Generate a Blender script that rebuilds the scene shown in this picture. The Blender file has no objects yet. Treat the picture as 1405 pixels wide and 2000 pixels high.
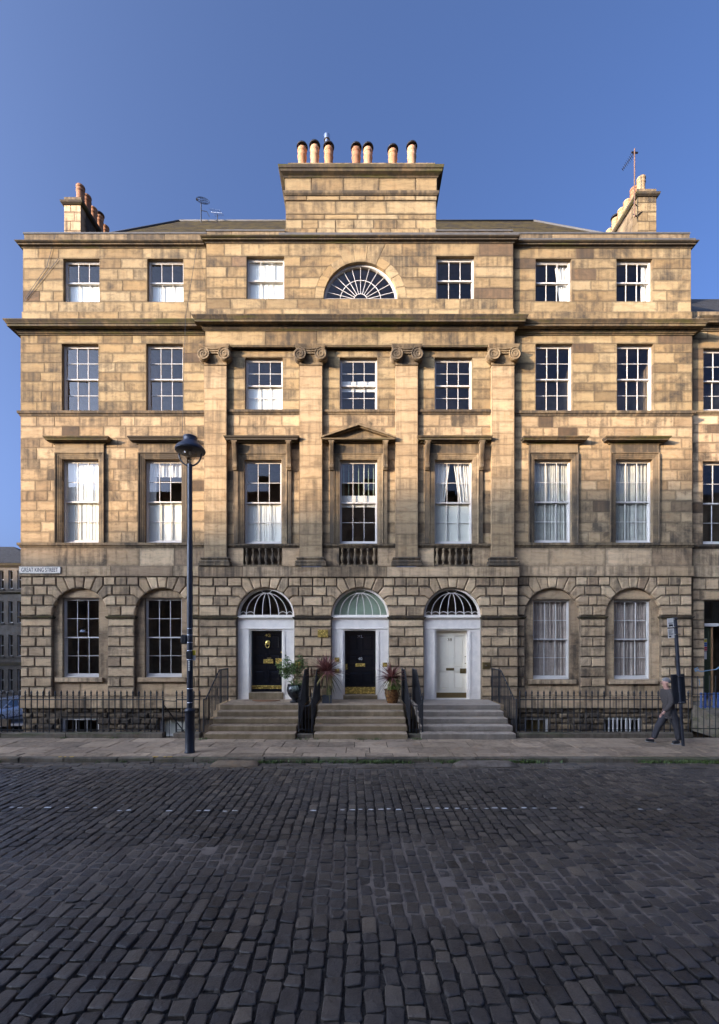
import bpy, bmesh, math, random
from mathutils import Vector, Matrix, noise as mnoise

random.seed(11)
SC = bpy.context.scene
COL = SC.collection
R = math.radians
PI = math.pi

# ---------------------------------------------------------------- camera, sky, sun, exposure
F = 870.0 / 1405.0          # focal length as a fraction of the picture's width
EYE = 2.6                   # eye height over the road
cam_data = bpy.data.cameras.new('camera')
cam_data.sensor_fit = 'HORIZONTAL'
cam_data.sensor_width = 36.0
cam_data.lens = 36.0 * F
cam_data.shift_y = 262.0 / 1405.0
cam_data.clip_start = 0.05
cam_data.clip_end = 3000.0
cam = bpy.data.objects.new('camera', cam_data)
COL.objects.link(cam)
cam.location = (0, 0, EYE)
cam.rotation_euler = (R(90), 0, 0)
SC.camera = cam

SUN_TO = Vector((1.6, 1.0, -0.36)).normalized()      # the way sunlight travels
SUN_EL = math.asin(-SUN_TO.z)
SUN_AZ = math.atan2(-SUN_TO.x, -SUN_TO.y)
world = bpy.data.worlds.new('World')
SC.world = world
world.use_nodes = True
wn = world.node_tree
wn.nodes.clear()
sky = wn.nodes.new('ShaderNodeTexSky')
sky.sky_type = 'NISHITA'
sky.sun_disc = False
sky.sun_elevation = SUN_EL
sky.sun_rotation = SUN_AZ
sky.air_density = 0.28
sky.dust_density = 9.0
sky.ozone_density = 4.2
bg = wn.nodes.new('ShaderNodeBackground')
bg.inputs['Strength'].default_value = 0.15
wout = wn.nodes.new('ShaderNodeOutputWorld')
wn.links.new(sky.outputs[0], bg.inputs[0])
wn.links.new(bg.outputs[0], wout.inputs[0])

sun_data = bpy.data.lights.new('sun', 'SUN')
sun_data.energy = 2.0
sun_data.angle = R(1.2)
sun_data.color = (1.0, 0.77, 0.53)
sun = bpy.data.objects.new('sun', sun_data)
COL.objects.link(sun)
sun.rotation_euler = SUN_TO.to_track_quat('-Z', 'Y').to_euler()
sun.location = (-40, -30, 40)

SC.view_settings.view_transform = 'Standard'
SC.view_settings.look = 'None'
SC.view_settings.gamma = 1.0
SC.view_settings.exposure = 2.33
SC.view_settings.use_curve_mapping = False
SC.cycles.max_bounces = 6
SC.cycles.transparent_max_bounces = 12

# ---------------------------------------------------------------- measuring: a picture measure on a wall plane Y, in metres
def X(px, Y): return (px - 702.5) * Y / 870.0
def Z(py, Y): return EYE - (py - 1262.0) * Y / 870.0

# ---------------------------------------------------------------- object helpers
ORIGIN = {}
def tag(o, label=None, cat=None, group=None, kind=None):
    if label: o['label'] = label
    if cat: o['category'] = cat
    if group: o['group'] = group
    if kind: o['kind'] = kind
    return o

def adopt(o, parent):
    if parent is None: return
    o.parent = parent
    L = ORIGIN.get(parent.name)
    if L is not None: o.matrix_parent_inverse = Matrix.Translation(-Vector(L))

def thing(name, loc, label, cat, group=None, local=False, rz=0):
    o = bpy.data.objects.new(name, None)
    COL.objects.link(o)
    o.empty_display_size = 0.2
    o.location = loc
    o.rotation_euler = (0, 0, rz)
    if not local: ORIGIN[o.name] = loc
    return tag(o, label, cat, group)

def link_mesh(name, me, mat, parent=None, smooth=False):
    o = bpy.data.objects.new(name, me)
    if mat is not None and len(me.materials) == 0: me.materials.append(mat)
    if smooth:
        me.polygons.foreach_set('use_smooth', [True] * len(me.polygons))
    COL.objects.link(o)
    adopt(o, parent)
    return o

def copy_tree(o, parent=None):
    c = o.copy()
    COL.objects.link(c)
    c.parent = parent
    for ch in list(o.children): copy_tree(ch, c)
    return c

def inset(poly, d):
    n = len(poly); out = []
    for i in range(n):
        p0 = poly[i - 1]; p1 = poly[i]; p2 = poly[(i + 1) % n]
        e1 = Vector((p1[0] - p0[0], p1[1] - p0[1])); e2 = Vector((p2[0] - p1[0], p2[1] - p1[1]))
        if e1.length < 1e-6 or e2.length < 1e-6: out.append(p1); continue
        e1.normalize(); e2.normalize()
        n1 = Vector((-e1.y, e1.x)); n2 = Vector((-e2.y, e2.x))
        k = 1 + n1.dot(n2)
        v = (n1 + n2) * (d / max(k, 0.35))
        out.append((p1[0] + v.x, p1[1] + v.y))
    return out

class MB:
    def __init__(self): self.v = []; self.f = []; self.tone = []
    def add(self, vs, fs):
        b = len(self.v)
        self.v.extend([tuple(p) for p in vs])
        self.f.extend([tuple(i + b for i in f) for f in fs])
        return b
    def box(self, x0, x1, y0, y1, z0, z1):
        self.add([(x0,y0,z0),(x1,y0,z0),(x1,y1,z0),(x0,y1,z0),(x0,y0,z1),(x1,y0,z1),(x1,y1,z1),(x0,y1,z1)],
                 [(0,3,2,1),(4,5,6,7),(0,1,5,4),(1,2,6,5),(2,3,7,6),(3,0,4,7)])
    def prism(self, poly, y, depth, ch=0.0, back=False):
        n = len(poly)
        if ch > 0:
            q = inset(poly, ch)
            vs = [(p[0], y, p[1]) for p in q] + [(p[0], y + ch * 0.8, p[1]) for p in poly] + [(p[0], y + depth, p[1]) for p in poly]
            fs = [tuple(range(n))]
            for i in range(n):
                j = (i + 1) % n
                fs.append((i, n + i, n + j, j)); fs.append((n + i, 2*n + i, 2*n + j, n + j))
            if back: fs.append(tuple(range(3*n - 1, 2*n - 1, -1)))
        else:
            vs = [(p[0], y, p[1]) for p in poly] + [(p[0], y + depth, p[1]) for p in poly]
            fs = [tuple(range(n))]
            for i in range(n):
                j = (i + 1) % n
                fs.append((i, n + i, n + j, j))
            if back: fs.append(tuple(range(2*n - 1, n - 1, -1)))
        self.add(vs, fs)
    def lathe(self, prof, c, seg=16, axis='z', caps=True):
        vs = []; fs = []; m = len(prof)
        for i in range(seg):
            a = 2 * PI * i / seg; ca, sa = math.cos(a), math.sin(a)
            for (r, h) in prof:
                if axis == 'z': vs.append((c[0] + r*ca, c[1] + r*sa, c[2] + h))
                elif axis == 'y': vs.append((c[0] + r*ca, c[1] + h, c[2] + r*sa))
                else: vs.append((c[0] + h, c[1] + r*ca, c[2] + r*sa))
        for i in range(seg):
            j = (i + 1) % seg
            for k in range(m - 1):
                fs.append((i*m + k, j*m + k, j*m + k + 1, i*m + k + 1))
        if caps:
            if prof[0][0] > 1e-5: fs.append(tuple(i*m for i in range(seg - 1, -1, -1)))
            if prof[-1][0] > 1e-5: fs.append(tuple(i*m + m - 1 for i in range(seg)))
        self.add(vs, fs)
    def tube(self, pts, r, seg=6, closed=False, caps=True):
        pts = [Vector(p) for p in pts]; n = len(pts)
        rs = r if isinstance(r, (list, tuple)) else [r] * n
        vs = []; fs = []; up = None
        for i, p in enumerate(pts):
            a = pts[i - 1] if (i > 0 or closed) else p
            b = pts[(i + 1) % n] if (i < n - 1 or closed) else p
            t = (b - a)
            if t.length < 1e-9: t = Vector((0, 0, 1))
            t.normalize()
            if up is None:
                up = Vector((0, 0, 1)) if abs(t.z) < 0.9 else Vector((0, 1, 0))
            s = t.cross(up)
            if s.length < 1e-5: s = t.cross(Vector((1, 0, 0)))
            s.normalize(); up = s.cross(t).normalized()
            for k in range(seg):
                an = 2 * PI * (k + 0.5) / seg
                vs.append(p + s * (rs[i] * math.cos(an)) + up * (rs[i] * math.sin(an)))
        for i in range(n if closed else n - 1):
            j = (i + 1) % n
            for k in range(seg):
                l = (k + 1) % seg
                fs.append((i*seg + k, i*seg + l, j*seg + l, j*seg + k))
        if caps and not closed:
            fs.append(tuple(range(seg - 1, -1, -1))); fs.append(tuple(range((n-1)*seg, n*seg)))
        self.add(vs, fs)
    def sweep(self, prof, path, caps=True):
        n = len(path); m = len(prof); vs = []; fs = []
        for i, p in enumerate(path):
            ns = []
            for (a, b) in ((i - 1, i), (i, i + 1)):
                if a < 0 or b >= n: continue
                d = Vector((path[b][0] - path[a][0], path[b][1] - path[a][1])).normalized()
                ns.append(Vector((d.y, -d.x)))
            if len(ns) == 2: o = (ns[0] + ns[1]) / max(0.3, 1 + ns[0].dot(ns[1]))
            else: o = ns[0]
            for (out, z) in prof: vs.append((p[0] + o.x*out, p[1] + o.y*out, z))
        for i in range(n - 1):
            for k in range(m - 1):
                fs.append((i*m + k, (i+1)*m + k, (i+1)*m + k + 1, i*m + k + 1))
        if caps:
            fs.append(tuple(range(m - 1, -1, -1))); fs.append(tuple((n-1)*m + k for k in range(m)))
        self.add(vs, fs)
    def mesh(self, name):
        me = bpy.data.meshes.new(name)
        me.from_pydata(self.v, [], self.f)
        me.update()
        return me
    def build(self, name, mat, parent=None, smooth=False, angle=None):
        me = self.mesh(name)
        o = link_mesh(name, me, mat, parent, smooth or angle is not None)
        if angle is not None:
            sharp_by_angle(me, angle)
        return o

def sharp_by_angle(me, deg):
    bm = bmesh.new(); bm.from_mesh(me)
    bmesh.ops.recalc_face_normals(bm, faces=bm.faces)
    lim = R(deg)
    for e in bm.edges:
        e.smooth = not (len(e.link_faces) != 2 or e.calc_face_angle(0) > lim)
    bm.to_mesh(me); bm.free()

def box(name, x0, x1, y0, y1, z0, z1, mat, parent=None, bev=0.0):
    m = MB()
    if bev <= 0: m.box(x0, x1, y0, y1, z0, z1)
    else: rbox(m, x0, x1, y0, y1, z0, z1, bev)
    return m.build(name, mat, parent)

def rbox(m, x0, x1, y0, y1, z0, z1, b):
    """box with all edges chamfered by b"""
    vs = []; 
    for sx in (0, 1):
        for sy in (0, 1):
            for sz in (0, 1):
                x = (x0, x1)[sx]; y = (y0, y1)[sy]; z = (z0, z1)[sz]
                ix = x + (b if sx == 0 else -b); iy = y + (b if sy == 0 else -b); iz = z + (b if sz == 0 else -b)
                vs += [(x, iy, iz), (ix, y, iz), (ix, iy, z)]
    def V(sx, sy, sz, k): return ((sx*2 + sy)*2 + sz)*3 + k
    fs = []
    for s in (0, 1):
        fs.append((V(s,0,0,0),V(s,1,0,0),V(s,1,1,0),V(s,0,1,0)))
        fs.append((V(0,s,0,1),V(1,s,0,1),V(1,s,1,1),V(0,s,1,1)))
        fs.append((V(0,0,s,2),V(1,0,s,2),V(1,1,s,2),V(0,1,s,2)))
    for a in (0, 1):
        for c in (0, 1):
            fs.append((V(0,a,c,1),V(1,a,c,1),V(1,a,c,2),V(0,a,c,2)))
            fs.append((V(a,0,c,0),V(a,1,c,0),V(a,1,c,2),V(a,0,c,2)))
            fs.append((V(a,c,0,0),V(a,c,1,0),V(a,c,1,1),V(a,c,0,1)))
    for sx in (0, 1):
        for sy in (0, 1):
            for sz in (0, 1): fs.append((V(sx,sy,sz,0),V(sx,sy,sz,1),V(sx,sy,sz,2)))
    m.add(vs, fs)

# ---------------------------------------------------------------- materials
def nd(nt, typ, props=None, **ins):
    n = nt.nodes.new(typ)
    for k, v in (props or {}).items(): setattr(n, k, v)
    for k, v in ins.items():
        key = int(k[1:]) if k[0] == '_' and k[1:].isdigit() else k.replace('_', ' ')
        s = n.inputs[key]
        if isinstance(v, bpy.types.NodeSocket): nt.links.new(v, s)
        else: s.default_value = v
    return n

def ramp(nt, fac, stops, interp='LINEAR'):
    n = nt.nodes.new('ShaderNodeValToRGB')
    cr = n.color_ramp; cr.interpolation = interp
    while len(cr.elements) > 1: cr.elements.remove(cr.elements[-1])
    cr.elements[0].position = stops[0][0]
    for p, c in stops[1:]: cr.elements.new(p)
    for e, (p, c) in zip(cr.elements, stops):
        e.color = (c, c, c, 1) if isinstance(c, (int, float)) else (*c, 1)
    nt.links.new(fac, n.inputs[0])
    return n.outputs[0]

def math_n(nt, op, a, b=None, clamp=False):
    n = nt.nodes.new('ShaderNodeMath'); n.operation = op; n.use_clamp = clamp
    for i, v in enumerate((a, b)):
        if v is None: continue
        if isinstance(v, bpy.types.NodeSocket): nt.links.new(v, n.inputs[i])
        else: n.inputs[i].default_value = v
    return n.outputs[0]

def mixc(nt, fac, a, b, mode='MIX'):
    n = nt.nodes.new('ShaderNodeMix'); n.data_type = 'RGBA'; n.blend_type = mode
    for s, v in ((n.inputs[0], fac), (n.inputs[6], a), (n.inputs[7], b)):
        if isinstance(v, bpy.types.NodeSocket): nt.links.new(v, s)
        elif isinstance(v, (int, float)): s.default_value = v
        else: s.default_value = (*v, 1)
    return n.outputs[2]

def new_mat(name):
    m = bpy.data.materials.new(name); m.use_nodes = True
    nt = m.node_tree
    b = nt.nodes['Principled BSDF']
    return m, nt, b

def setc(nt, sock, v):
    if isinstance(v, bpy.types.NodeSocket): nt.links.new(v, sock)
    elif isinstance(v, (int, float)): sock.default_value = v
    else: sock.default_value = (*v, 1)

def noise(nt, vec, scale, detail=4, rough=0.55, dist=0.0):
    n = nd(nt, 'ShaderNodeTexNoise', None, Vector=vec, Scale=scale, Detail=detail, Roughness=rough, Distortion=dist)
    return n.outputs[0]

def mapping(nt, vec, scale=(1,1,1), rot=(0,0,0), loc=(0,0,0)):
    return nd(nt, 'ShaderNodeMapping', None, Vector=vec, Scale=scale, Rotation=rot, Location=loc).outputs[0]

def stone_mat(name, cols, soot=(0.055, 0.045, 0.034), soot_lo=0.50, soot_hi=0.72, soot_max=0.8, edge=0.5, bump=0.25, tone_attr=False, algae=None, streak=0.5, riser=None, dirt_max=0.5):
    m, nt, b = new_mat(name)
    tc = nt.nodes.new('ShaderNodeTexCoord'); oi = nt.nodes.new('ShaderNodeObjectInfo')
    obj = tc.outputs['Object']; gen = tc.outputs['Generated']
    if tone_attr:
        at = nt.nodes.new('ShaderNodeAttribute'); at.attribute_name = 'tone'; rnd = at.outputs['Fac']
    else: rnd = oi.outputs['Random']
    k = math_n(nt, 'MULTIPLY', rnd, 61.0)
    off = nd(nt, 'ShaderNodeCombineXYZ', None, X=k, Y=k, Z=math_n(nt, 'MULTIPLY', rnd, 37.0)).outputs[0]
    vec = nd(nt, 'ShaderNodeVectorMath', {'operation': 'ADD'}, _0=obj, _1=off).outputs[0]
    n = len(cols)
    base = ramp(nt, rnd, [(i / (n - 1), c) for i, c in enumerate(cols)])
    # bedding in the sandstone, its own in every block
    rot = nd(nt, 'ShaderNodeCombineXYZ', None, X=0.0, Y=math_n(nt, 'MULTIPLY', rnd, 9.0), Z=0.0).outputs[0]
    bvec = nd(nt, 'ShaderNodeMapping', None, Vector=vec, Rotation=rot, Scale=(1.0, 1.0, 4.5)).outputs[0]
    bed = noise(nt, bvec, 1.6, 6, 0.6, 1.2)
    base = mixc(nt, 0.75, base, ramp(nt, bed, [(0.22, (0.55, 0.50, 0.44)), (0.5, (1.0, 1.0, 1.0)), (0.78, (1.22, 1.15, 1.04))]), 'MULTIPLY')
    # blotches of rust and pale bloom
    bl = noise(nt, vec, 3.1, 5, 0.65, 0.6)
    base = mixc(nt, ramp(nt, bl, [(0.55, 0.0), (0.78, 0.5)]), base, (0.36, 0.20, 0.085))
    # soot: wide stains over neighbouring blocks and runs down the wall
    wash = noise(nt, mapping(nt, obj, (0.35, 0.35, 0.22)), 1.0, 5, 0.6)
    base = mixc(nt, 1.0, base, ramp(nt, wash, [(0.3, (0.80, 0.78, 0.76)), (0.7, (1.12, 1.12, 1.12))]), 'MULTIPLY')
    big = noise(nt, mapping(nt, obj, (1.0, 1.0, 1.25)), 0.85, 9, 0.72, 0.7)
    run = noise(nt, mapping(nt, obj, (9.0, 9.0, 0.5)), 1.0, 4, 0.5)
    mask = math_n(nt, 'MULTIPLY_ADD', run, streak)
    mask.node.inputs[2].default_value = -0.5 * streak
    own = noise(nt, vec, 1.5, 6, 0.62, 0.8)
    both = math_n(nt, 'ADD', math_n(nt, 'MULTIPLY', big, 0.55), math_n(nt, 'MULTIPLY', own, 0.55))
    both = math_n(nt, 'SUBTRACT', both, 0.05)
    mask = math_n(nt, 'ADD', mask, both)
    blk = math_n(nt, 'MULTIPLY_ADD', noise(nt, off, 3.3, 0), 0.4)
    blk.node.inputs[2].default_value = -0.20
    mask = math_n(nt, 'ADD', mask, blk)
    dirt = ramp(nt, mask, [(soot_lo - 0.13, 0.0), (soot_lo + 0.10, dirt_max)])
    base = mixc(nt, dirt, base, mixc(nt, 0.62, base, (0.13, 0.085, 0.045)))
    mask = ramp(nt, mask, [(soot_lo, 0.0), (soot_hi, soot_max)])
    # worn dark arrises of the blocks
    sep = nd(nt, 'ShaderNodeSeparateXYZ', None, Vector=gen)
    ex = math_n(nt, 'MULTIPLY', math_n(nt, 'MINIMUM', sep.outputs[0], math_n(nt, 'SUBTRACT', 1.0, sep.outputs[0])), 2.6)
    ez = math_n(nt, 'MINIMUM', sep.outputs[2], math_n(nt, 'SUBTRACT', 1.0, sep.outputs[2]))
    d = math_n(nt, 'MINIMUM', ex, ez)
    wob = math_n(nt, 'MULTIPLY_ADD', noise(nt, vec, 5.0, 5, 0.7), 0.5)
    wob.node.inputs[2].default_value = -0.27
    em = ramp(nt, math_n(nt, 'ADD', d, wob), [(0.0, edge), (0.17, 0.0)])
    mask = math_n(nt, 'MAXIMUM', mask, em)
    base = mixc(nt, mask, base, soot)
    if algae:
        az = ramp(nt, noise(nt, mapping(nt, obj, (0.6, 3.0, 6.0)), 1.0, 6, 0.7), [(0.5, 0.0), (0.62, 0.75)])
        base = mixc(nt, az, base, algae)
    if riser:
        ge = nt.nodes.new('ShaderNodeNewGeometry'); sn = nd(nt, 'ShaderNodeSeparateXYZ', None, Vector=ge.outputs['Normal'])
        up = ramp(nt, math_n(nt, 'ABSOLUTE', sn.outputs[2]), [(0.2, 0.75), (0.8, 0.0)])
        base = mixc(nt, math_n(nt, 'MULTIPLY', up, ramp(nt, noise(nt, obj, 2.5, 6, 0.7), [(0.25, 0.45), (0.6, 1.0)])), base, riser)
    fine = noise(nt, obj, 55.0, 4, 0.7)
    base = mixc(nt, 0.3, base, ramp(nt, fine, [(0.3, 0.6), (0.7, 1.25)]), 'MULTIPLY')
    setc(nt, b.inputs['Base Color'], base)
    b.inputs['Roughness'].default_value = 0.92
    b.inputs['Specular IOR Level'].default_value = 0.25
    h = math_n(nt, 'ADD', math_n(nt, 'MULTIPLY', fine, 0.25), math_n(nt, 'ADD', math_n(nt, 'MULTIPLY', bl, 0.5), math_n(nt, 'MULTIPLY', noise(nt, obj, 14.0, 4, 0.6), 0.6)))
    bp = nd(nt, 'ShaderNodeBump', None, Strength=bump, Distance=0.02, Height=h)
    nt.links.new(bp.outputs[0], b.inputs['Normal'])
    return m

def plain_mat(name, col, rough=0.6, metal=0.0, var=0.25, scale=6.0, bump=0.0, spec=0.5, coat=0.0, bscale=30.0):
    m, nt, b = new_mat(name)
    tc = nt.nodes.new('ShaderNodeTexCoord')
    n1 = noise(nt, tc.outputs['Object'], scale, 5, 0.65)
    c = mixc(nt, 1.0, col, ramp(nt, n1, [(0.25, 1 - var), (0.75, 1 + var)]), 'MULTIPLY') if var else col
    setc(nt, b.inputs['Base Color'], c)
    setc(nt, b.inputs['Roughness'], ramp(nt, n1, [(0.3, max(0.02, rough - 0.08)), (0.7, min(1, rough + 0.08))]))
    b.inputs['Metallic'].default_value = metal
    b.inputs['Specular IOR Level'].default_value = spec
    if coat: b.inputs['Coat Weight'].default_value = coat
    if bump:
        bp = nd(nt, 'ShaderNodeBump', None, Strength=bump, Distance=0.01, Height=noise(nt, tc.outputs['Object'], bscale, 4, 0.6))
        nt.links.new(bp.outputs[0], b.inputs['Normal'])
    return m

def facing_fresnel(nt, f0):
    ge = nt.nodes.new('ShaderNodeNewGeometry')
    d = nd(nt, 'ShaderNodeVectorMath', {'operation': 'DOT_PRODUCT'}, _0=ge.outputs['Incoming'], _1=ge.outputs['Normal']).outputs['Value']
    c = math_n(nt, 'SUBTRACT', 1.0, math_n(nt, 'ABSOLUTE', d), True)
    p = math_n(nt, 'POWER', c, 5.0)
    n = math_n(nt, 'MULTIPLY_ADD', p, 1.0 - f0); n.node.inputs[2].default_value = f0
    return n

def glass_mat(name, tint=(0.02, 0.022, 0.024), refl=1.0):
    m, nt, b = new_mat(name)
    nt.nodes.remove(b)
    out = nt.nodes['Material Output']
    tc = nt.nodes.new('ShaderNodeTexCoord'); oi = nt.nodes.new('ShaderNodeObjectInfo')
    k = math_n(nt, 'MULTIPLY', oi.outputs['Random'], 40.0)
    off = nd(nt, 'ShaderNodeCombineXYZ', None, X=k, Y=k, Z=k).outputs[0]
    vec = nd(nt, 'ShaderNodeVectorMath', {'operation': 'ADD'}, _0=tc.outputs['Object'], _1=off).outputs[0]
    bp = nd(nt, 'ShaderNodeBump', None, Strength=0.035, Distance=0.02, Height=noise(nt, vec, 1.6, 1, 0.5))
    gl = nd(nt, 'ShaderNodeBsdfGlossy', None, Color=(1, 1, 1, 1), Roughness=0.015)
    nt.links.new(bp.outputs[0], gl.inputs['Normal'])
    tr = nd(nt, 'ShaderNodeBsdfTransparent', None, Color=(0.95, 0.97, 0.96, 1))
    fac = facing_fresnel(nt, 0.062*refl)
    mx = nt.nodes.new('ShaderNodeMixShader')
    nt.links.new(fac, mx.inputs[0]); nt.links.new(tr.outputs[0], mx.inputs[1]); nt.links.new(gl.outputs[0], mx.inputs[2])
    nt.links.new(mx.outputs[0], out.inputs['Surface'])
    return m

WARM = [(0.50, 0.37, 0.215), (0.56, 0.43, 0.265), (0.45, 0.315, 0.17), (0.53, 0.40, 0.24), (0.34, 0.235, 0.13), (0.50, 0.365, 0.21), (0.57, 0.45, 0.29), (0.40, 0.27, 0.14), (0.54, 0.405, 0.24), (0.24, 0.17, 0.10)]
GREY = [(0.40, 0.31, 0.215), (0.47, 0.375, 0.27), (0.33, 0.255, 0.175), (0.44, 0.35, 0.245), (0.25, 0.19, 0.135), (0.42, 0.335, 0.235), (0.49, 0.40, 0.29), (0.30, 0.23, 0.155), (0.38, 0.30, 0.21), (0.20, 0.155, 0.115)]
def calm(pal, k):
    mean = [sum(c[i] for c in pal)/len(pal) for i in range(3)]
    return [tuple(mean[i]*(1 - k) + c[i]*k for i in range(3)) for c in pal]
GREY = calm([(c[0]*1.52, c[1]*1.37, c[2]*1.13) for c in GREY], 0.85)  # lower-floor palette, lightened in colour to make up for the shade there
WARM = calm([(c[0]*0.76, c[1]*0.745, c[2]*0.65) for c in WARM], 0.9)  # upper-floor palette, darkened in colour where the sun falls full
MID = [tuple((a*0.45 + b*0.55) for a, b in zip(p, q)) for p, q in zip(WARM, GREY)]  # first floor, partly in shade: a blend of the two
MID = [tuple(v*0.95 for v in c) for c in MID]
MT = {}
MT['ashlar'] = stone_mat('ashlar_sandstone', WARM, soot_lo=0.495, soot_hi=0.70, soot_max=0.9, edge=0.52, bump=0.22, streak=0.36, dirt_max=0.62)
MT['ashlar_low'] = stone_mat('sooty_ashlar_shade_lifted', GREY, soot_lo=0.52, soot_hi=0.72, soot_max=0.86, edge=0.48, bump=0.22, streak=0.4)  # soot stains over stone whose colour is lifted against the shade
MT['ashlar_mid'] = stone_mat('ashlar_sandstone_first_floor', MID, soot_lo=0.50, soot_hi=0.70, soot_max=0.86, edge=0.48, bump=0.22, streak=0.35)
MT['shaft'] = stone_mat('pilaster_sandstone', calm(MID, 0.5), soot_lo=0.52, soot_hi=0.86, soot_max=0.75, edge=0.25, bump=0.2, streak=0.75)
MT['rustic'] = stone_mat('rusticated_sandstone', GREY, soot_lo=0.53, soot_hi=0.76, soot_max=0.82, edge=0.7, bump=0.35, soot=(0.05, 0.042, 0.034))
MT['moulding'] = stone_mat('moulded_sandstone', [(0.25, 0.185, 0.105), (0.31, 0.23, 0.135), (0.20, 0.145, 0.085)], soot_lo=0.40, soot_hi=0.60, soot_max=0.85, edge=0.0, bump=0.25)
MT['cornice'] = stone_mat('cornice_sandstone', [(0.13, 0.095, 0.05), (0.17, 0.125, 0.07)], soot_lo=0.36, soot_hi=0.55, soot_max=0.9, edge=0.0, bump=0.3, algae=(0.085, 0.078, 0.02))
MT['band'] = stone_mat('band_sandstone', GREY, soot_lo=0.48, soot_hi=0.74, soot_max=0.8, edge=0.35, bump=0.22, streak=0.7)
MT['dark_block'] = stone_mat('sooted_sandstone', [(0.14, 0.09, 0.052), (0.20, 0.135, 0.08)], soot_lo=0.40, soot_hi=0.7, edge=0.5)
MT['rubble'] = stone_mat('rubble_stone', [(0.34, 0.24, 0.13), (0.14, 0.10, 0.065), (0.42, 0.31, 0.18), (0.07, 0.055, 0.04), (0.36, 0.25, 0.135), (0.11, 0.08, 0.055)], soot_lo=0.42, soot_hi=0.62, soot_max=0.9, edge=0.7, bump=1.0)
MT['mortar'] = plain_mat('joint_mortar', (0.10, 0.078, 0.055), 0.95, var=0.4, scale=5, spec=0.1)
MT['mortar_warm'] = plain_mat('pale_joint_mortar', (0.25, 0.18, 0.11), 0.95, var=0.4, scale=5, spec=0.1)
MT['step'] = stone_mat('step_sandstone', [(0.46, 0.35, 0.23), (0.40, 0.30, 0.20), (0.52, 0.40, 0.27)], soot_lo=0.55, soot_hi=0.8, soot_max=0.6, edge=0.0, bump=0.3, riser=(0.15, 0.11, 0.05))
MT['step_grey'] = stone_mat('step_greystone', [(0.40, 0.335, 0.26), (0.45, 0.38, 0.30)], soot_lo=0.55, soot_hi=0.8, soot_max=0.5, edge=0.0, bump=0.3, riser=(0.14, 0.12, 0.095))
MT['flag'] = stone_mat('flagstone', [(0.36, 0.275, 0.185), (0.44, 0.335, 0.225), (0.30, 0.23, 0.16), (0.50, 0.38, 0.255), (0.35, 0.27, 0.19)], soot=(0.06, 0.052, 0.042), soot_lo=0.5, soot_hi=0.8, soot_max=0.6, edge=0.0, bump=0.3)
MT['kerb'] = stone_mat('kerbstone', [(0.15, 0.13, 0.10), (0.20, 0.17, 0.13)], soot=(0.05, 0.045, 0.035), soot_lo=0.45, soot_hi=0.7, edge=0.0, bump=0.35, algae=(0.07, 0.08, 0.03))
MT['slate'] = None
MT['white'] = plain_mat('white_paint', (0.60, 0.555, 0.49), 0.45, var=0.10, scale=3, bump=0.03)
MT['white_weathered'] = plain_mat('weathered_white_paint', (0.82, 0.73, 0.61), 0.5, var=0.12, scale=5, bump=0.05)
MT['cream'] = plain_mat('cream_door_paint', (0.80, 0.71, 0.54), 0.4, var=0.05, scale=2)
MT['lilac'] = plain_mat('cool_white_paint', (0.88, 0.79, 0.66), 0.45, var=0.10, scale=4, bump=0.05)
MT['black_gloss'] = plain_mat('black_gloss_paint', (0.008, 0.008, 0.010), 0.16, var=0.2, coat=0.6)
MT['iron'] = plain_mat('black_iron_paint', (0.014, 0.014, 0.016), 0.45, var=0.4, scale=20, bump=0.15)
MT['iron_post'] = plain_mat('lamp_post_paint', (0.016, 0.018, 0.026), 0.42, var=0.5, scale=9, bump=0.1)
MT['brass'] = plain_mat('polished_brass', (0.72, 0.50, 0.13), 0.26, metal=0.6, var=0.2, scale=12)
MT['bronze'] = plain_mat('dull_brass', (0.25, 0.18, 0.08), 0.4, metal=0.8, var=0.2, scale=12)
MT['terracotta'] = plain_mat('terracotta', (0.42, 0.20, 0.09), 0.85, var=0.22, scale=9, bump=0.1)
MT['terracotta_dark'] = plain_mat('sooty_terracotta', (0.30, 0.135, 0.065), 0.9, var=0.35, scale=7, bump=0.1)
MT['terracotta_pale'] = plain_mat('pale_terracotta', (0.47, 0.25, 0.13), 0.85, var=0.25, scale=7, bump=0.1)
MT['buff_clay'] = plain_mat('buff_fireclay', (0.36, 0.235, 0.115), 0.85, var=0.2, scale=9, bump=0.1)
MT['lead'] = plain_mat('lead_sheet', (0.085, 0.08, 0.075), 0.8, var=0.3, scale=7, metal=0.0)
MT['steel'] = plain_mat('steel_flue', (0.65, 0.65, 0.66), 0.25, metal=1.0, var=0.15)
MT['glass'] = glass_mat('window_glass')
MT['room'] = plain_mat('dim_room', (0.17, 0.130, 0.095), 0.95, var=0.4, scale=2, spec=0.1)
MT['room_green'] = plain_mat('green_blind', (0.30, 0.36, 0.25), 0.8, var=0.12, scale=3)
MT['shutter'] = plain_mat('shutter_paint', (0.82, 0.79, 0.70), 0.5, var=0.04, scale=2)
MT['blind'] = plain_mat('roller_blind', (0.70, 0.66, 0.55), 0.8, var=0.06, scale=2)
MT['drape'] = plain_mat('grey_drapes', (0.40, 0.38, 0.32), 0.9, var=0.25, scale=4)
MT['drape_brown'] = plain_mat('taupe_drapes', (0.42, 0.33, 0.27), 0.9, var=0.25, scale=4)
MT['sheer'] = plain_mat('pale_curtain', (0.62, 0.60, 0.55), 0.9, var=0.12, scale=4)
# ---------------------------------------------------------------- wall builders
def stone(parent, name, poly, y, mat, ch=0.006, depth=0.16, jit=0.002):
    m = MB(); m.prism(poly, y + random.uniform(-jit, jit), depth, ch)
    return m.build(name, mat, parent)

def rect(x0, x1, z0, z1): return [(x0, z0), (x1, z0), (x1, z1), (x0, z1)]

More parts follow.
